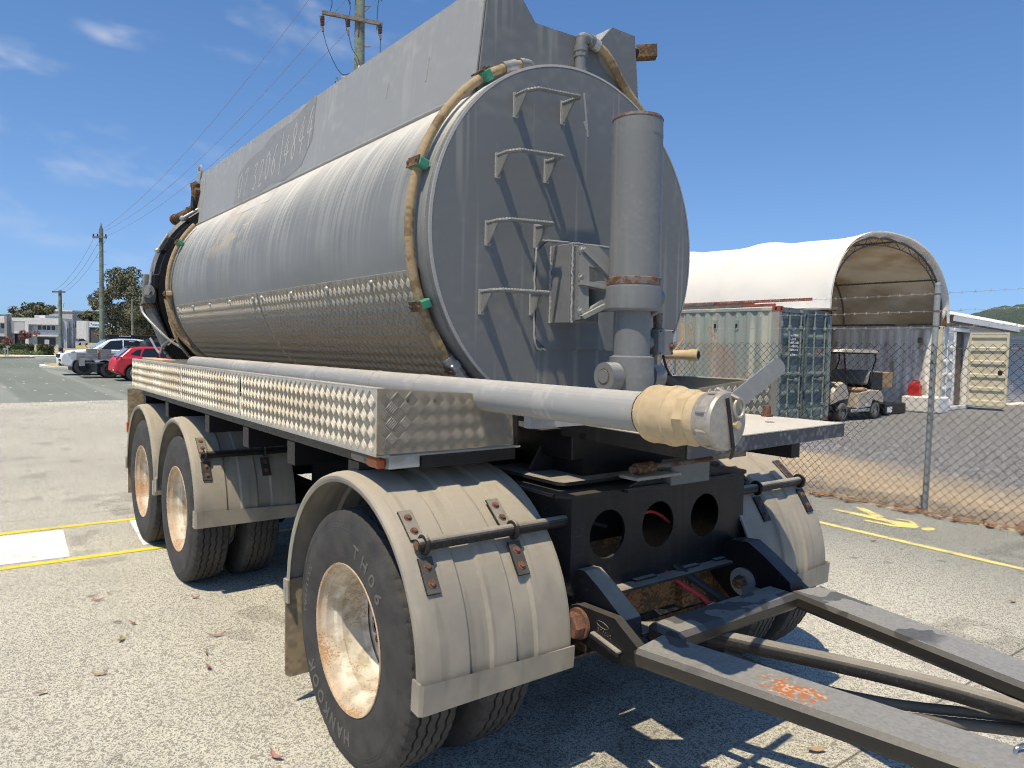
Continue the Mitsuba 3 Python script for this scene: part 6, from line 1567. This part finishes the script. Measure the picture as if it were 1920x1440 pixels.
for nm, c0, c1, d0, d1, t, b, m in (('side_wall', 396, 550, 0.0, 20, 312, 640, 'm_wallpale'), ('pier', 548, 584, -0.6, 20, 318, 640, 'm_wall'), ('front_band', 584, 1150, -0.3, 20, 322, 405, 'm_wall'), ('roller_door', 586, 792, -0.05, 0.2, 405, 640, 'm_roller'), ('mid_pier', 792, 846, -0.5, 19, 405, 640, 'm_wallpale'), ('roller_door', 846, 1052, -0.04, 0.2, 405, 545, 'm_roller'), ('grey_panel', 1012, 1060, -0.36, -0.305, 330, 384, 'm_walldark'), ('side_bay', 1052, 1180, 0.0, 19, 405, 640, 'm_walldark'), ('low_wall', 846, 1052, -0.1, 0.2, 545, 640, 'm_wall')):
    part(wh, nm, HF(bx(V2(c0), V2(c1), d0, d1, Z2(b), Z2(t))), m, False)
ws = part(wh, 'sign_board', HF(bx(V2(586), V2(790), -0.42, -0.303, Z2(398), Z2(334))), 'm_sign', False, label='pale blue sign board with a dark name and emblem')
part(ws, 'lettering', HF(frame(meshkit.text_mesh('Roadworks', 0.36, 0.03, True), (V2(634), -0.45, Z2(374)), (1, 0, 0), (0, -1, 0))), 'm_navy', False)
part(ws, 'emblem', HF(prism([(V2(604), Z2(346)), (V2(634), Z2(340)), (V2(622), Z2(352)), (V2(620), Z2(364)), (V2(612), Z2(360))], 'y', -0.45, -0.425)), 'm_navy', False)
for i, (c0, c1, t, b, d, m, lb) in enumerate(((400, 660, 228, 330, 30, 'm_walldark', 'dark grey industrial shed on the rise behind the warehouse'), (640, 1040, 208, 330, 55, 'm_redroof', 'long shed with a dark red wall on the skyline behind the warehouse'), (-520, 250, 236, 330, 60, 'm_wall', 'long pale shed with grey bays behind the office building'))):
    fs = thing('far_shed', lb, 'building')
    k3 = (210 + d) / 190
    f3 = lambda c: V2(c) * k3 - (k3 - 1) * 118 * 0
    o3 = np.array([-214.9, 23.3, 0.9]) + np.array([*FV, 0]) * d
    # set so that it stands straight behind the warehouse as seen along the street
    S3 = Local(o3 + np.array([*RV, 0]) * (-(d) * 0.60), RV, FV)
    part(fs, 'wall', S3(bx(f3(c0), f3(c1), 0, 14, 0, Z2(t) * k3 * 0.98 + 0.3)), m, False)
    part(fs, 'roof_edge', S3(bx(f3(c0) - 0.3, f3(c1) + 0.3, -0.4, 14.3, Z2(t) * k3 * 0.98 + 0.301, Z2(t) * k3 * 0.98 + 0.75)), 'm_roofwhite' if i else 'm_wall', False)
    for j in range(7):
        part(fs, 'bay_door', S3(bx(f3(c0) + (j + 0.25) * f3(c1 - c0 + 390) / 7, f3(c0) + (j + 0.6) * f3(c1 - c0 + 390) / 7, -0.1, -0.002, 0.5, Z2(t) * k3 * 0.7)), 'm_roller' if i != 1 else 'm_wallpale', False)

# hills on the horizon
def hill_strip(a0, a1, dist, hmax, seed, base=0.25, peak=0.5):
    def f(u, v):
        a = np.radians(a0 + (a1 - a0) * u); hh = hmax * (base + (1 - base) * np.exp(-((u - peak) / 0.32) ** 2)) * (0.75 + 0.5 * meshkit.fbm(np.stack([u * 9, 0 * u, 0 * u + seed], 1), 4))
        hh = hh + hmax * 0.03 * meshkit.noise(np.stack([u * 260, 0 * u, 0 * u + seed], 1))
        rr_ = dist + v * dist * 0.35
        prof = np.sin(np.clip(v, 0, 1) * np.pi / 2) ** 0.8
        return np.stack([CAM[0] - rr_ * np.cos(a), CAM[1] + rr_ * np.sin(a), hh * prof - 2], 1)
    return sheet(f, 160, 12)


setting('hills', cat(hill_strip(60, 92, 2300, 215, 5, 0.25, 0.55), hill_strip(-2, 26, 2500, 105, 2, 0.72, 0.35)), 'm_hill', smooth=True)


# ---------------------------------------------------------------- parked vehicles (x back from the nose, y to the side facing the camera)
def car_shell(g, w, r=0.07):
    q = np.array(g.exterior.segmentize(0.16).coords)[:-1]
    if Polygon(q).exterior.is_ccw is False:
        q = q[::-1]
    t = nrm_rows(np.roll(q, -1, 0) - np.roll(q, 1, 0)); inw = np.stack([-t[:, 1], t[:, 0]], 1)
    lay = ((-w, r), (-w + 0.35 * r, 0.35 * r), (-w + r, 0), (w - r, 0), (w - 0.35 * r, 0.35 * r), (w, r)); n = len(q)
    V = np.vstack([np.column_stack([q[:, 0] + inw[:, 0] * d, np.full(n, y), q[:, 1] + inw[:, 1] * d]) for y, d in lay])
    f = [[a, b, c] for i in range(5) for j in range(n) for a, b, c in ((i * n + j, (i + 1) * n + j, (i + 1) * n + (j + 1) % n), (i * n + j, (i + 1) * n + (j + 1) % n, i * n + (j + 1) % n))]
    m = trimesh.Trimesh(V, f, process=False)
    capg = g.buffer(-r * 0.98)
    return cat(m, prism(capg if capg.geom_type == 'Polygon' else max(capg.geoms, key=lambda z: z.area), 'y', -w + 0.001, w - 0.001))


def nrm_rows(v):
    return v / (np.linalg.norm(v, axis=1, keepdims=True) + 1e-12)


def lean_in(m, z0, k):
    v = np.array(m.vertices); v[:, 1] *= 1 - k * np.clip(v[:, 2] - z0, 0, 2); m = m.copy(); m.vertices = v
    return m


def vehicle(key, label, F, w, lower, green, windows, axles, wr, mats, belt, k=0.30, archr=None):
    v = thing(key, label, 'car' if 'ute' not in key else 'ute')
    paint_, dark = mats
    low = Polygon(lower)
    for x in axles:
        low = low.difference(Point(x, wr).buffer(archr or wr * 1.16, 20))
    part(v, 'body', F(car_shell(low, w)), paint_, 35)
    if green is not None:
        part(v, 'cabin', F(lean_in(car_shell(Polygon(green), w - 0.03, 0.06), belt, k)), paint_, 35)
    for wnd in windows:
        for s in (1, -1):
            part(v, 'window', F(lean_in(prism(Polygon(wnd).buffer(0.02), 'y', s * (w - 0.034), s * (w - 0.018)), belt, k)), dark, False)
    part(v, 'underbody', F(bx(min(axles) - 0.5, max(axles) + 0.5, -w + 0.12, w - 0.12, 0.22, wr * 1.6)), 'm_carblack', False)
    tyre_ = lathe([(-0.11, wr * 0.6), (-0.115, wr * 0.8), (-0.10, wr * 0.95), (-0.07, wr), (0.07, wr), (0.10, wr * 0.95), (0.115, wr * 0.8), (0.11, wr * 0.6)], (0, 0, 0), (0, 1, 0), 28)
    for x in axles:
        for s in (-1, 1):
            q = name(v + '__wheel')
            part(q, 'tyre', F(tyre_.copy().apply_translation((x, s * (w - 0.13), wr))), 'm_rubber', 30)
            rim_ = cat(lathe([(0.02, wr * 0.60), (0.05, wr * 0.57), (0.04, wr * 0.45), (0.05, wr * 0.2), (0.05, 0.004)], (0, 0, 0), (0, 1, 0), 20), [bar((0, 0.06, 0), (wr * 0.55 * math.cos(a), 0.055, wr * 0.55 * math.sin(a)), 0.05, 0.03) for a in np.arange(6) * math.pi / 3])
            part(q, 'rim', F((rim_ if s > 0 else rim_.copy().apply_transform(np.diag([1, -1, 1, 1.0]))).apply_translation((x, s * (w - 0.07), wr))), 'm_cardark' if 'ute' in key else 'm_galv', False)
    return v


UF = Local((-38.15, 1.25, 0), (0, 1), (1, 0))
wu = vehicle('white_ute', 'white four wheel drive ute with black roof awning, facing left', UF, 0.93,
             [(0.02, 0.52), (0.0, 0.78), (0.06, 1.02), (0.30, 1.14), (1.25, 1.24), (1.45, 1.26), (3.75, 1.26), (3.80, 1.12), (5.3, 1.12), (5.34, 0.62), (4.6, 0.48), (0.9, 0.44), (0.25, 0.42)],
             [(1.28, 1.22), (2.05, 1.73), (2.3, 1.80), (3.3, 1.81), (3.62, 1.74), (3.78, 1.24)],
             [[(1.74, 1.28), (2.12, 1.64), (2.62, 1.70), (2.62, 1.28)], [(2.72, 1.28), (2.72, 1.70), (3.25, 1.70), (3.50, 1.62), (3.56, 1.28)]], (1.0, 4.15), 0.42, ('m_carwhite', 'm_glass'), 1.24, 0.24)
part(wu, 'windscreen', UF(lean_in(bar((1.36, 0, 1.275), (2.04, 0, 1.735), 1.62, 0.012, (1, 0, -1)), 1.24, 0.24)), 'm_glasslight', False)
part(wu, 'headlight', UF(bar((0.06, 0.80, 0.98), (0.62, 0.935, 1.10), 0.05, 0.11)), 'm_cardark', False)
part(wu, 'headlight_lens', UF(bar((0.22, 0.85, 1.00), (0.40, 0.935, 1.03), 0.05, 0.08)), 'm_chrome', False)
part(wu, 'grille', UF(bx(-0.015, 0.05, -0.62, 0.66, 0.84, 1.0)), 'm_carblack', False)
part(wu, 'bumper_vent', UF(cat(bx(-0.02, 0.22, 0.45, 0.915, 0.70, 0.77), bx(-0.01, 0.18, 0.40, 0.90, 0.46, 0.60))), 'm_carblack', False)
part(wu, 'bonnet_protector', UF(bx(0.10, 0.22, -0.8, 0.85, 1.13, 1.17, 0.01)), 'm_carblack', False)
part(wu, 'roof_awning', UF(bx(1.95, 5.1, 0.60, 0.80, 1.84, 1.99, 0.03)), 'm_carblack', 20)
part(wu, 'awning_lettering', UF(cat([bx(2.5 + 0.09 * i, 2.56 + 0.09 * i, 0.799, 0.806, 1.89, 1.93 + 0.02 * (i % 2)) for i in range(6)])), 'm_whiteline', False, stuff=True)
part(wu, 'roof_rack', UF(cat(bx(1.9, 4.0, -0.7, 0.6, 1.83, 1.87), bx(2.1, 2.15, -0.75, 0.7, 1.78, 1.86), bx(3.4, 3.45, -0.75, 0.7, 1.78, 1.86))), 'm_carblack', False)
part(wu, 'aerial', UF(cat(cyl((0.18, 0.1, 1.1), (0.18, 0.1, 1.95), 0.012, sides=6), cyl((0.18, 0.1, 1.1), (0.18, 0.1, 1.3), 0.03, sides=8))), 'm_carblack')
part(wu, 'spotlight', UF(cat(cyl((0.05, -0.1, 1.22), (0.12, -0.1, 1.22), 0.09, sides=14), cyl((0.05, 0.35, 1.22), (0.12, 0.35, 1.22), 0.09, sides=14))), 'm_carblack')
part(wu, 'wiper', UF(bar((1.28, -0.2, 1.29), (1.12, 0.1, 1.44), 0.02, 0.02)), 'm_carblack', False)
part(wu, 'door_mirror', UF(bx(1.55, 1.70, 0.93, 1.12, 1.26, 1.42, 0.03)), 'm_carwhite', 20)
part(wu, 'window_notice', UF(bx(2.93, 3.16, 0.818, 0.826, 1.50, 1.68)), 'm_whiteline', False)

GF_ = Local((-35.05, 1.55, 0), (0, 1), (1, 0))
tu = vehicle('tray_ute', 'work ute with a dropside aluminium tray parked before the white ute', GF_, 0.90,
             [(2.75, 0.45), (2.75, 1.15), (4.6, 1.15), (5.2, 1.0), (5.3, 0.6), (5.2, 0.42)], [(2.78, 1.1), (2.85, 1.7), (3.6, 1.74), (4.3, 1.16)], [[(2.98, 1.2), (2.98, 1.58), (3.5, 1.62), (3.9, 1.2)]], (1.35, 4.5), 0.38, ('m_cardark', 'm_glass'), 1.15)
tr_ = part(tu, 'tray_floor', GF_(bx(0.05, 2.6, -0.92, 0.92, 0.80, 0.86)), 'm_galv', False)
part(tr_, 'dropside', GF_(cat(bx(0.06, 2.6, 0.90, 0.925, 0.87, 1.12), bx(0.06, 2.6, 0.926, 0.94, 0.97, 1.0), bx(0.06, 2.6, 0.926, 0.935, 1.08, 1.12))), 'm_galv', False)
part(tr_, 'tailboard', GF_(bx(0.02, 0.05, -0.9, 0.9, 0.80, 1.12)), 'm_galv', False)
part(tr_, 'side_latch', GF_(cat(bx(0.85, 0.92, 0.941, 0.955, 0.86, 1.12), bx(1.85, 1.9, 0.941, 0.95, 0.80, 1.30))), 'm_rust', False)
part(tu, 'load', GF_(cat(bx(0.45, 0.82, 0.4, 0.85, 0.87, 1.30), bx(0.92, 1.4, 0.4, 0.85, 0.87, 1.28))), 'm_seat', False)
part(tu, 'load_strap', GF_(bx(0.83, 0.90, 0.5, 0.86, 0.9, 1.31)), 'm_sand', False)
part(tu, 'mudguard', GF_(bx(0.15, 0.35, 0.70, 0.93, 0.55, 0.80)), 'm_galv', False)
part(tu, 'under_rail', GF_(bx(0.4, 2.4, 0.7, 0.8, 0.66, 0.71)), 'm_galv', False)

RF = Local((-31.95, 6.82, 0), (0, -1), (1, 0))    # nose towards +y, so x runs back towards -y
rh = vehicle('red_hatchback', 'dusty red hatchback parked facing away to the right', RF, 0.88,
             [(0.02, 0.35), (0.0, 0.6), (0.25, 0.82), (1.1, 0.95), (1.4, 0.97), (3.2, 1.02), (4.0, 1.02), (4.16, 0.86), (4.20, 0.60), (4.14, 0.36), (3.9, 0.26), (0.3, 0.22)],
             [(1.15, 0.92), (1.95, 1.38), (2.3, 1.45), (3.2, 1.45), (3.6, 1.40), (4.02, 1.02), (3.95, 0.95)],
             [[(1.62, 1.0), (2.05, 1.33), (2.45, 1.37), (2.45, 1.02)], [(2.55, 1.02), (2.55, 1.37), (3.05, 1.35), (3.18, 1.06)], [(3.28, 1.08), (3.2, 1.32), (3.36, 1.28), (3.56, 1.14)]], (0.85, 3.45), 0.33, ('m_carred', 'm_glass'), 0.98, 0.32)
part(rh, 'rear_window', RF(lean_in(bar((3.66, 0, 1.375), (4.045, 0, 1.03), 1.36, 0.014, (1, 0, 1)), 0.98, 0.3)), 'm_glasslight', False)
part(rh, 'roof_spoiler', RF(bx(3.35, 3.68, -0.6, 0.6, 1.41, 1.445, 0.01)), 'm_cardark', False)
part(rh, 'roof_panel', RF(bx(2.0, 3.4, -0.56, 0.56, 1.448, 1.462, 0.005)), 'm_cardark', False)
part(rh, 'tail_light', RF(cat(bar((3.92, 0.87, 0.95), (4.13, 0.80, 0.90), 0.05, 0.14))), 'm_taillight', False)
part(rh, 'rear_bumper', RF(bx(4.02, 4.22, -0.80, 0.82, 0.38, 0.62, 0.06)), 'm_carred', 30)
part(rh, 'reflector', RF(bx(4.215, 4.225, 0.5, 0.75, 0.45, 0.5)), 'm_whiteline', False)
sv = thing('silver_wagon', 'small silver car parked in the driveway by the far warehouse', 'car')
SV = Local((-199.5, 19.2, far_z(-199.5, 0) + 0.05), FV, (-RV[0], -RV[1]))
part(sv, 'body', SV(car_shell(Polygon([(0, 0.35), (0.05, 0.9), (0.6, 1.0), (4.2, 1.0), (4.3, 0.4)]), 0.9)), 'm_chrome', 30)
part(sv, 'cabin', SV(lean_in(car_shell(Polygon([(0.1, 0.95), (0.45, 1.5), (2.6, 1.55), (3.4, 1.0)]), 0.85, 0.06), 0.95, 0.3)), 'm_cardark', 30)
part(sv, 'wheel', SV(cat([cyl((x, s * 0.8 - 0.1, 0.32), (x, s * 0.8 + 0.1, 0.32), 0.32, sides=16) for x in (0.8, 3.5) for s in (-1, 1)])), 'm_rubber')

# ---------------------------------------------------------------- power poles and lines
def pole(key, label, base, h, r0, r1, arm_z, arm_l, arm_d, ins=True):
    k = thing(key, label, 'power pole'); b = np.asarray(base, float); d = np.array([*arm_d, 0.0]); d /= np.linalg.norm(d)
    part(k, 'post', tube([b, b + [0, 0, h]], [r0, r1], 14), 'm_pole')
    if arm_z:
        c = b + [0, 0, arm_z] + np.cross(d, [0, 0, 1]) * (r1 + 0.05)
        part(k, 'crossarm', bar(c - d * arm_l / 2, c + d * arm_l / 2, 0.10, 0.12), 'm_timber', False)
        if ins:
            for t in (-0.45, -0.15, 0.45):
                part(k, 'insulator', lathe([(0, 0.02), (0.03, 0.07), (0.06, 0.03), (0.09, 0.07), (0.12, 0.03), (0.16, 0.05), (0.18, 0.004)], c + d * arm_l * t + [0, 0, 0.06], (0, 0, 1), 10), 'm_porcelain')
    return k


p2 = np.array([-54.6, 5.35, 0.0])
k2 = pole('power_pole', 'green timber power pole with a small crossarm behind the white ute', p2, 9.35, 0.165, 0.13, 8.75, 0.95, (0.605, 0.796))
part(k2, 'pole_cap', lathe([(0, 0.11), (0.25, 0.04), (0.42, 0.02), (0.43, 0.002)], p2 + [0, 0, 9.35], (0, 0, 1), 10), 'm_steel')
part(k2, 'step_peg', cat([bar(p2 + [0, 0, 1.9 + 0.42 * i], p2 + [0.605 * s * 0.36, 0.796 * s * 0.36, 1.9 + 0.42 * i], 0.02, 0.02) for i, s in enumerate([1, -1] * 8)]), 'm_steel', False, stuff=True)
p3 = np.array([-59.87, 3.39, -0.05])
k3_ = pole('power_pole', 'thin dark power pole standing in the small grass bed', p3, 5.35, 0.14, 0.11, 5.22, 0.92, (0.605, 0.796), False)
part(k3_, 'insulator', cat([cyl(p3 + np.array([0.605, 0.796, 0]) * t + [0, 0, 4.2], p3 + np.array([0.605, 0.796, 0]) * t * 1.9 + [0, 0, 4.45], 0.03, sides=6) for t in (-0.16, 0.16)] + [cyl(p3 + np.array([0.605, 0.796, 0]) * t + [0, 0, 4.1], p3 + np.array([0.605, 0.796, 0]) * t + [0, 0, 4.3], 0.06, sides=8) for t in (-0.2, 0.2)]), 'm_white', stuff=True)
k4 = pole('power_pole', 'slim pale green pole in front of the gum trees', (-81, 11.7, -0.06), 6.1, 0.13, 0.10, 0, 0, (1, 0))
ssn = thing('solar_panel_sign', 'small solar panel on a post above the parked cars', 'solar panel')
part(ssn, 'post', cyl((-60.5, 10.4, -0.05), (-60.5, 10.4, 2.0), 0.04, sides=8), 'm_galv')
part(ssn, 'panel_frame', bar((-60.4, 10.15, 2.28), (-60.4, 10.75, 2.28), 0.05, 0.66), 'm_galv', False)
part(ssn, 'panel_glass', bar((-60.37, 10.19, 2.28), (-60.37, 10.71, 2.28), 0.03, 0.58), 'm_glasslight', False)

PB = np.array([-20.0, 8.22, 0.0]); AD = np.array([0.605, 0.796, 0.0])
kb_ = thing('transformer_pole', 'large green power pole with crossarm, cut-outs and transformer above the tank', 'power pole')
part(kb_, 'post', tube([PB, PB + [0, 0, 15.2]], [0.21, 0.155], 18), 'm_pole')
FA = np.array([0.796, -0.605, 0.0])    # from the pole towards the camera
ca = PB + FA * 0.21 + [0, 0, 12.34]
a0, a1 = ca - AD * 1.18 + [0, 0, 0.20], ca + AD * 0.78 + [0, 0, -0.14]
part(kb_, 'crossarm', bar(a0, a1, 0.10, 0.115), 'm_timber', False)
part(kb_, 'arm_brace', bar(ca + [0, 0, -0.05], PB + FA * 0.17 + [0, 0, 11.8], 0.05, 0.02), 'm_steel', False)
INS = [(0, .03), (.02, .065), (.05, .06), (.06, .035), (.08, .07), (.11, .065), (.12, .035), (.14, .07), (.17, .065), (.18, .035), (.20, .07), (.24, .06), (.26, .02), (.27, .004)]
for t, L in ((-0.99, 1.0), (-0.28, 0.8), (0.93, 1.0)):
    c = ca + AD * (1.18 * t if t < 0 else 0.78 * t) + [0, 0, (0.13 * -t if t < 0 else -0.10 * t) - 0.05]
    i_ = part(kb_, 'cut_out', lathe([(a * L * 1.25, b) for a, b in INS], c + [0, 0, 0.02], (-0.05, 0, -1), 12), 'm_porcelain')
    part(i_, 'fuse_clip', cat(cyl(c + [0, 0, -0.34], c + [0.02, 0, -0.50], 0.035, sides=8), bar(c + AD * -0.09 + [0, 0, 0.02], c + AD * -0.05 + [0, 0, -0.36], 0.025, 0.02)), 'm_steel', False)
for s in (-0.35, 0.66):
    c = ca + AD * s + [0, 0, 0.72 + 0.1 * s]
    part(kb_, 'strain_insulator', cat(bar(c, c + AD * 0.25 + [0, 0, 0.28], 0.05, 0.05), bar(c, c + AD * 0.10 + [0, 0, -0.20], 0.03, 0.03), lathe([(a * 0.8, b * 0.8) for a, b in INS], c + AD * 0.02, (-0.3, 0.5, 0.55), 10)), 'm_porcelain')
part(kb_, 'upper_crossarm', bar(PB + FA * 0.2 - AD * 1.2 + [0, 0, 14.2], PB + FA * 0.2 + AD * 1.2 + [0, 0, 14.0], 0.10, 0.12), 'm_timber', False)
tf = part(kb_, 'transformer_tank', bx(-0.32, 0.32, -0.25, 0.25, 9.5, 10.32, 0.03).apply_transform(trimesh.transformations.rotation_matrix(0.92, (0, 0, 1))).apply_translation((*(PB + FA * 0.52 - AD * 0.12)[:2], 0)), 'm_galv', 20)
part(tf, 'cooling_fin', cat([bar(PB + FA * (0.8) - AD * (0.55 - 0.12 * i) + [0, 0, 9.6], PB + FA * 0.8 - AD * (0.55 - 0.12 * i) + [0, 0, 10.2], 0.03, 0.10, (1, 0, 0)) for i in range(7)]), 'm_galv', False, stuff=True)
for s, z, m in ((0.10, 10.35, 'm_porcelain'), (0.46, 10.22, 'm_porcelain'), (-0.62, 9.95, 'm_carblack')):
    c = PB + FA * 0.5 + AD * s + [0, 0, z]
    bsh = part(kb_, 'bushing', lathe([(a * 1.15, b) for a, b in INS], c, (0, 0, 1), 12), m)
    part(bsh, 'terminal', cyl(c + [0, 0, 0.30], c + [0, 0, 0.40], 0.035, sides=8), 'm_white' if m == 'm_porcelain' else 'm_steel')
part(kb_, 'step_peg', cat([bar(PB + AD * 0.15 + [0, 0, z], PB + AD * 0.36 + [0, 0, z], 0.022, 0.022) for z in (11.55, 12.85, 13.3)] + [bar(PB + FA * 0.5 - AD * 0.8 + [0, 0, 9.7], PB + FA * 0.5 - AD * 0.6 + [0, 0, 10.05], 0.03, 0.03)]), 'm_steel', False, stuff=True)
cA, cB, cC = [ca + AD * (1.18 * t if t < 0 else 0.78 * t) + [0, 0, (0.13 * -t if t < 0 else -0.10 * t)] for t in (-0.99, -0.28, 0.93)]
for pts in ([cA + [0, 0, -0.5], cA + AD * 0.2 + [0, 0, -1.15], ca + AD * -0.55 + [0, 0, -1.75], PB + FA * 0.5 - AD * 0.05 + [0, 0, 10.55]], [cB + [0, 0, -0.45], cB + AD * 0.12 + [0, 0, -0.95], PB + FA * 0.4 + AD * 0.02 + [0, 0, 11.05], PB + FA * 0.5 + AD * 0.12 + [0, 0, 10.75]], [cC + [0, 0, -0.5], cC + [0, 0, -1.0], cC + AD * 0.02 + [0, 0, -1.6]],
            [ca + AD * 0.66 + [0, 0, 0.68], ca + AD * 0.62 + [0, 0, 0.2], cC + AD * -0.12 + [0, 0, -0.25]], [ca - AD * 0.35 + [0, 0, 0.65], cB + AD * 0.06 + [0, 0, 0.35], cB + AD * 0.02], [ca - AD * 0.98 + [0, 0, 1.2], cA + AD * 0.3 + [0, 0, 0.4], cA + AD * 0.22 + [0, 0, 0.05]]):
    part(kb_, 'jumper_wire', tube(curve(pts, 8), 0.011, 5), 'm_carblack')


def span(label, p, q, sag, r=0.0085):
    t = np.linspace(0, 1, 40)[:, None]
    path = np.asarray(p) * (1 - t) + np.asarray(q) * t - np.array([0, 0, 1.0]) * (4 * sag * t * (1 - t))
    one('power_line', tube(path, r, 5), 'm_walldark', label, 'power line')


e1, e2, e3 = [p2 + AD * t + [0, 0, z] for t, z in ((-0.43, 8.95), (0.02, 9.1), (0.44, 8.9))]
span('power line running highest to the upper left of the transformer pole', ca - AD * 0.55 + [0, 0, 2.05], e1, 1.0)
span('middle power line between the two timber poles', ca - AD * 0.35 + [0, 0, 0.70], e2, 1.0)
span('lowest power line between the two timber poles', ca + AD * 0.66 + [0, 0, 0.72], e3, 1.0)
for i, (t, lb) in enumerate(((-0.43, 'slack power line from the crossarm down to the thin pole, leftmost'), (0.02, 'slack power line from the crossarm down to the thin pole, middle'), (0.44, 'slack power line from the crossarm down to the thin pole, rightmost'))):
    span(lb, p2 + AD * t + [0, 0, 8.85], p3 + AD * t + [0, 0, 5.3], 0.5, 0.010)
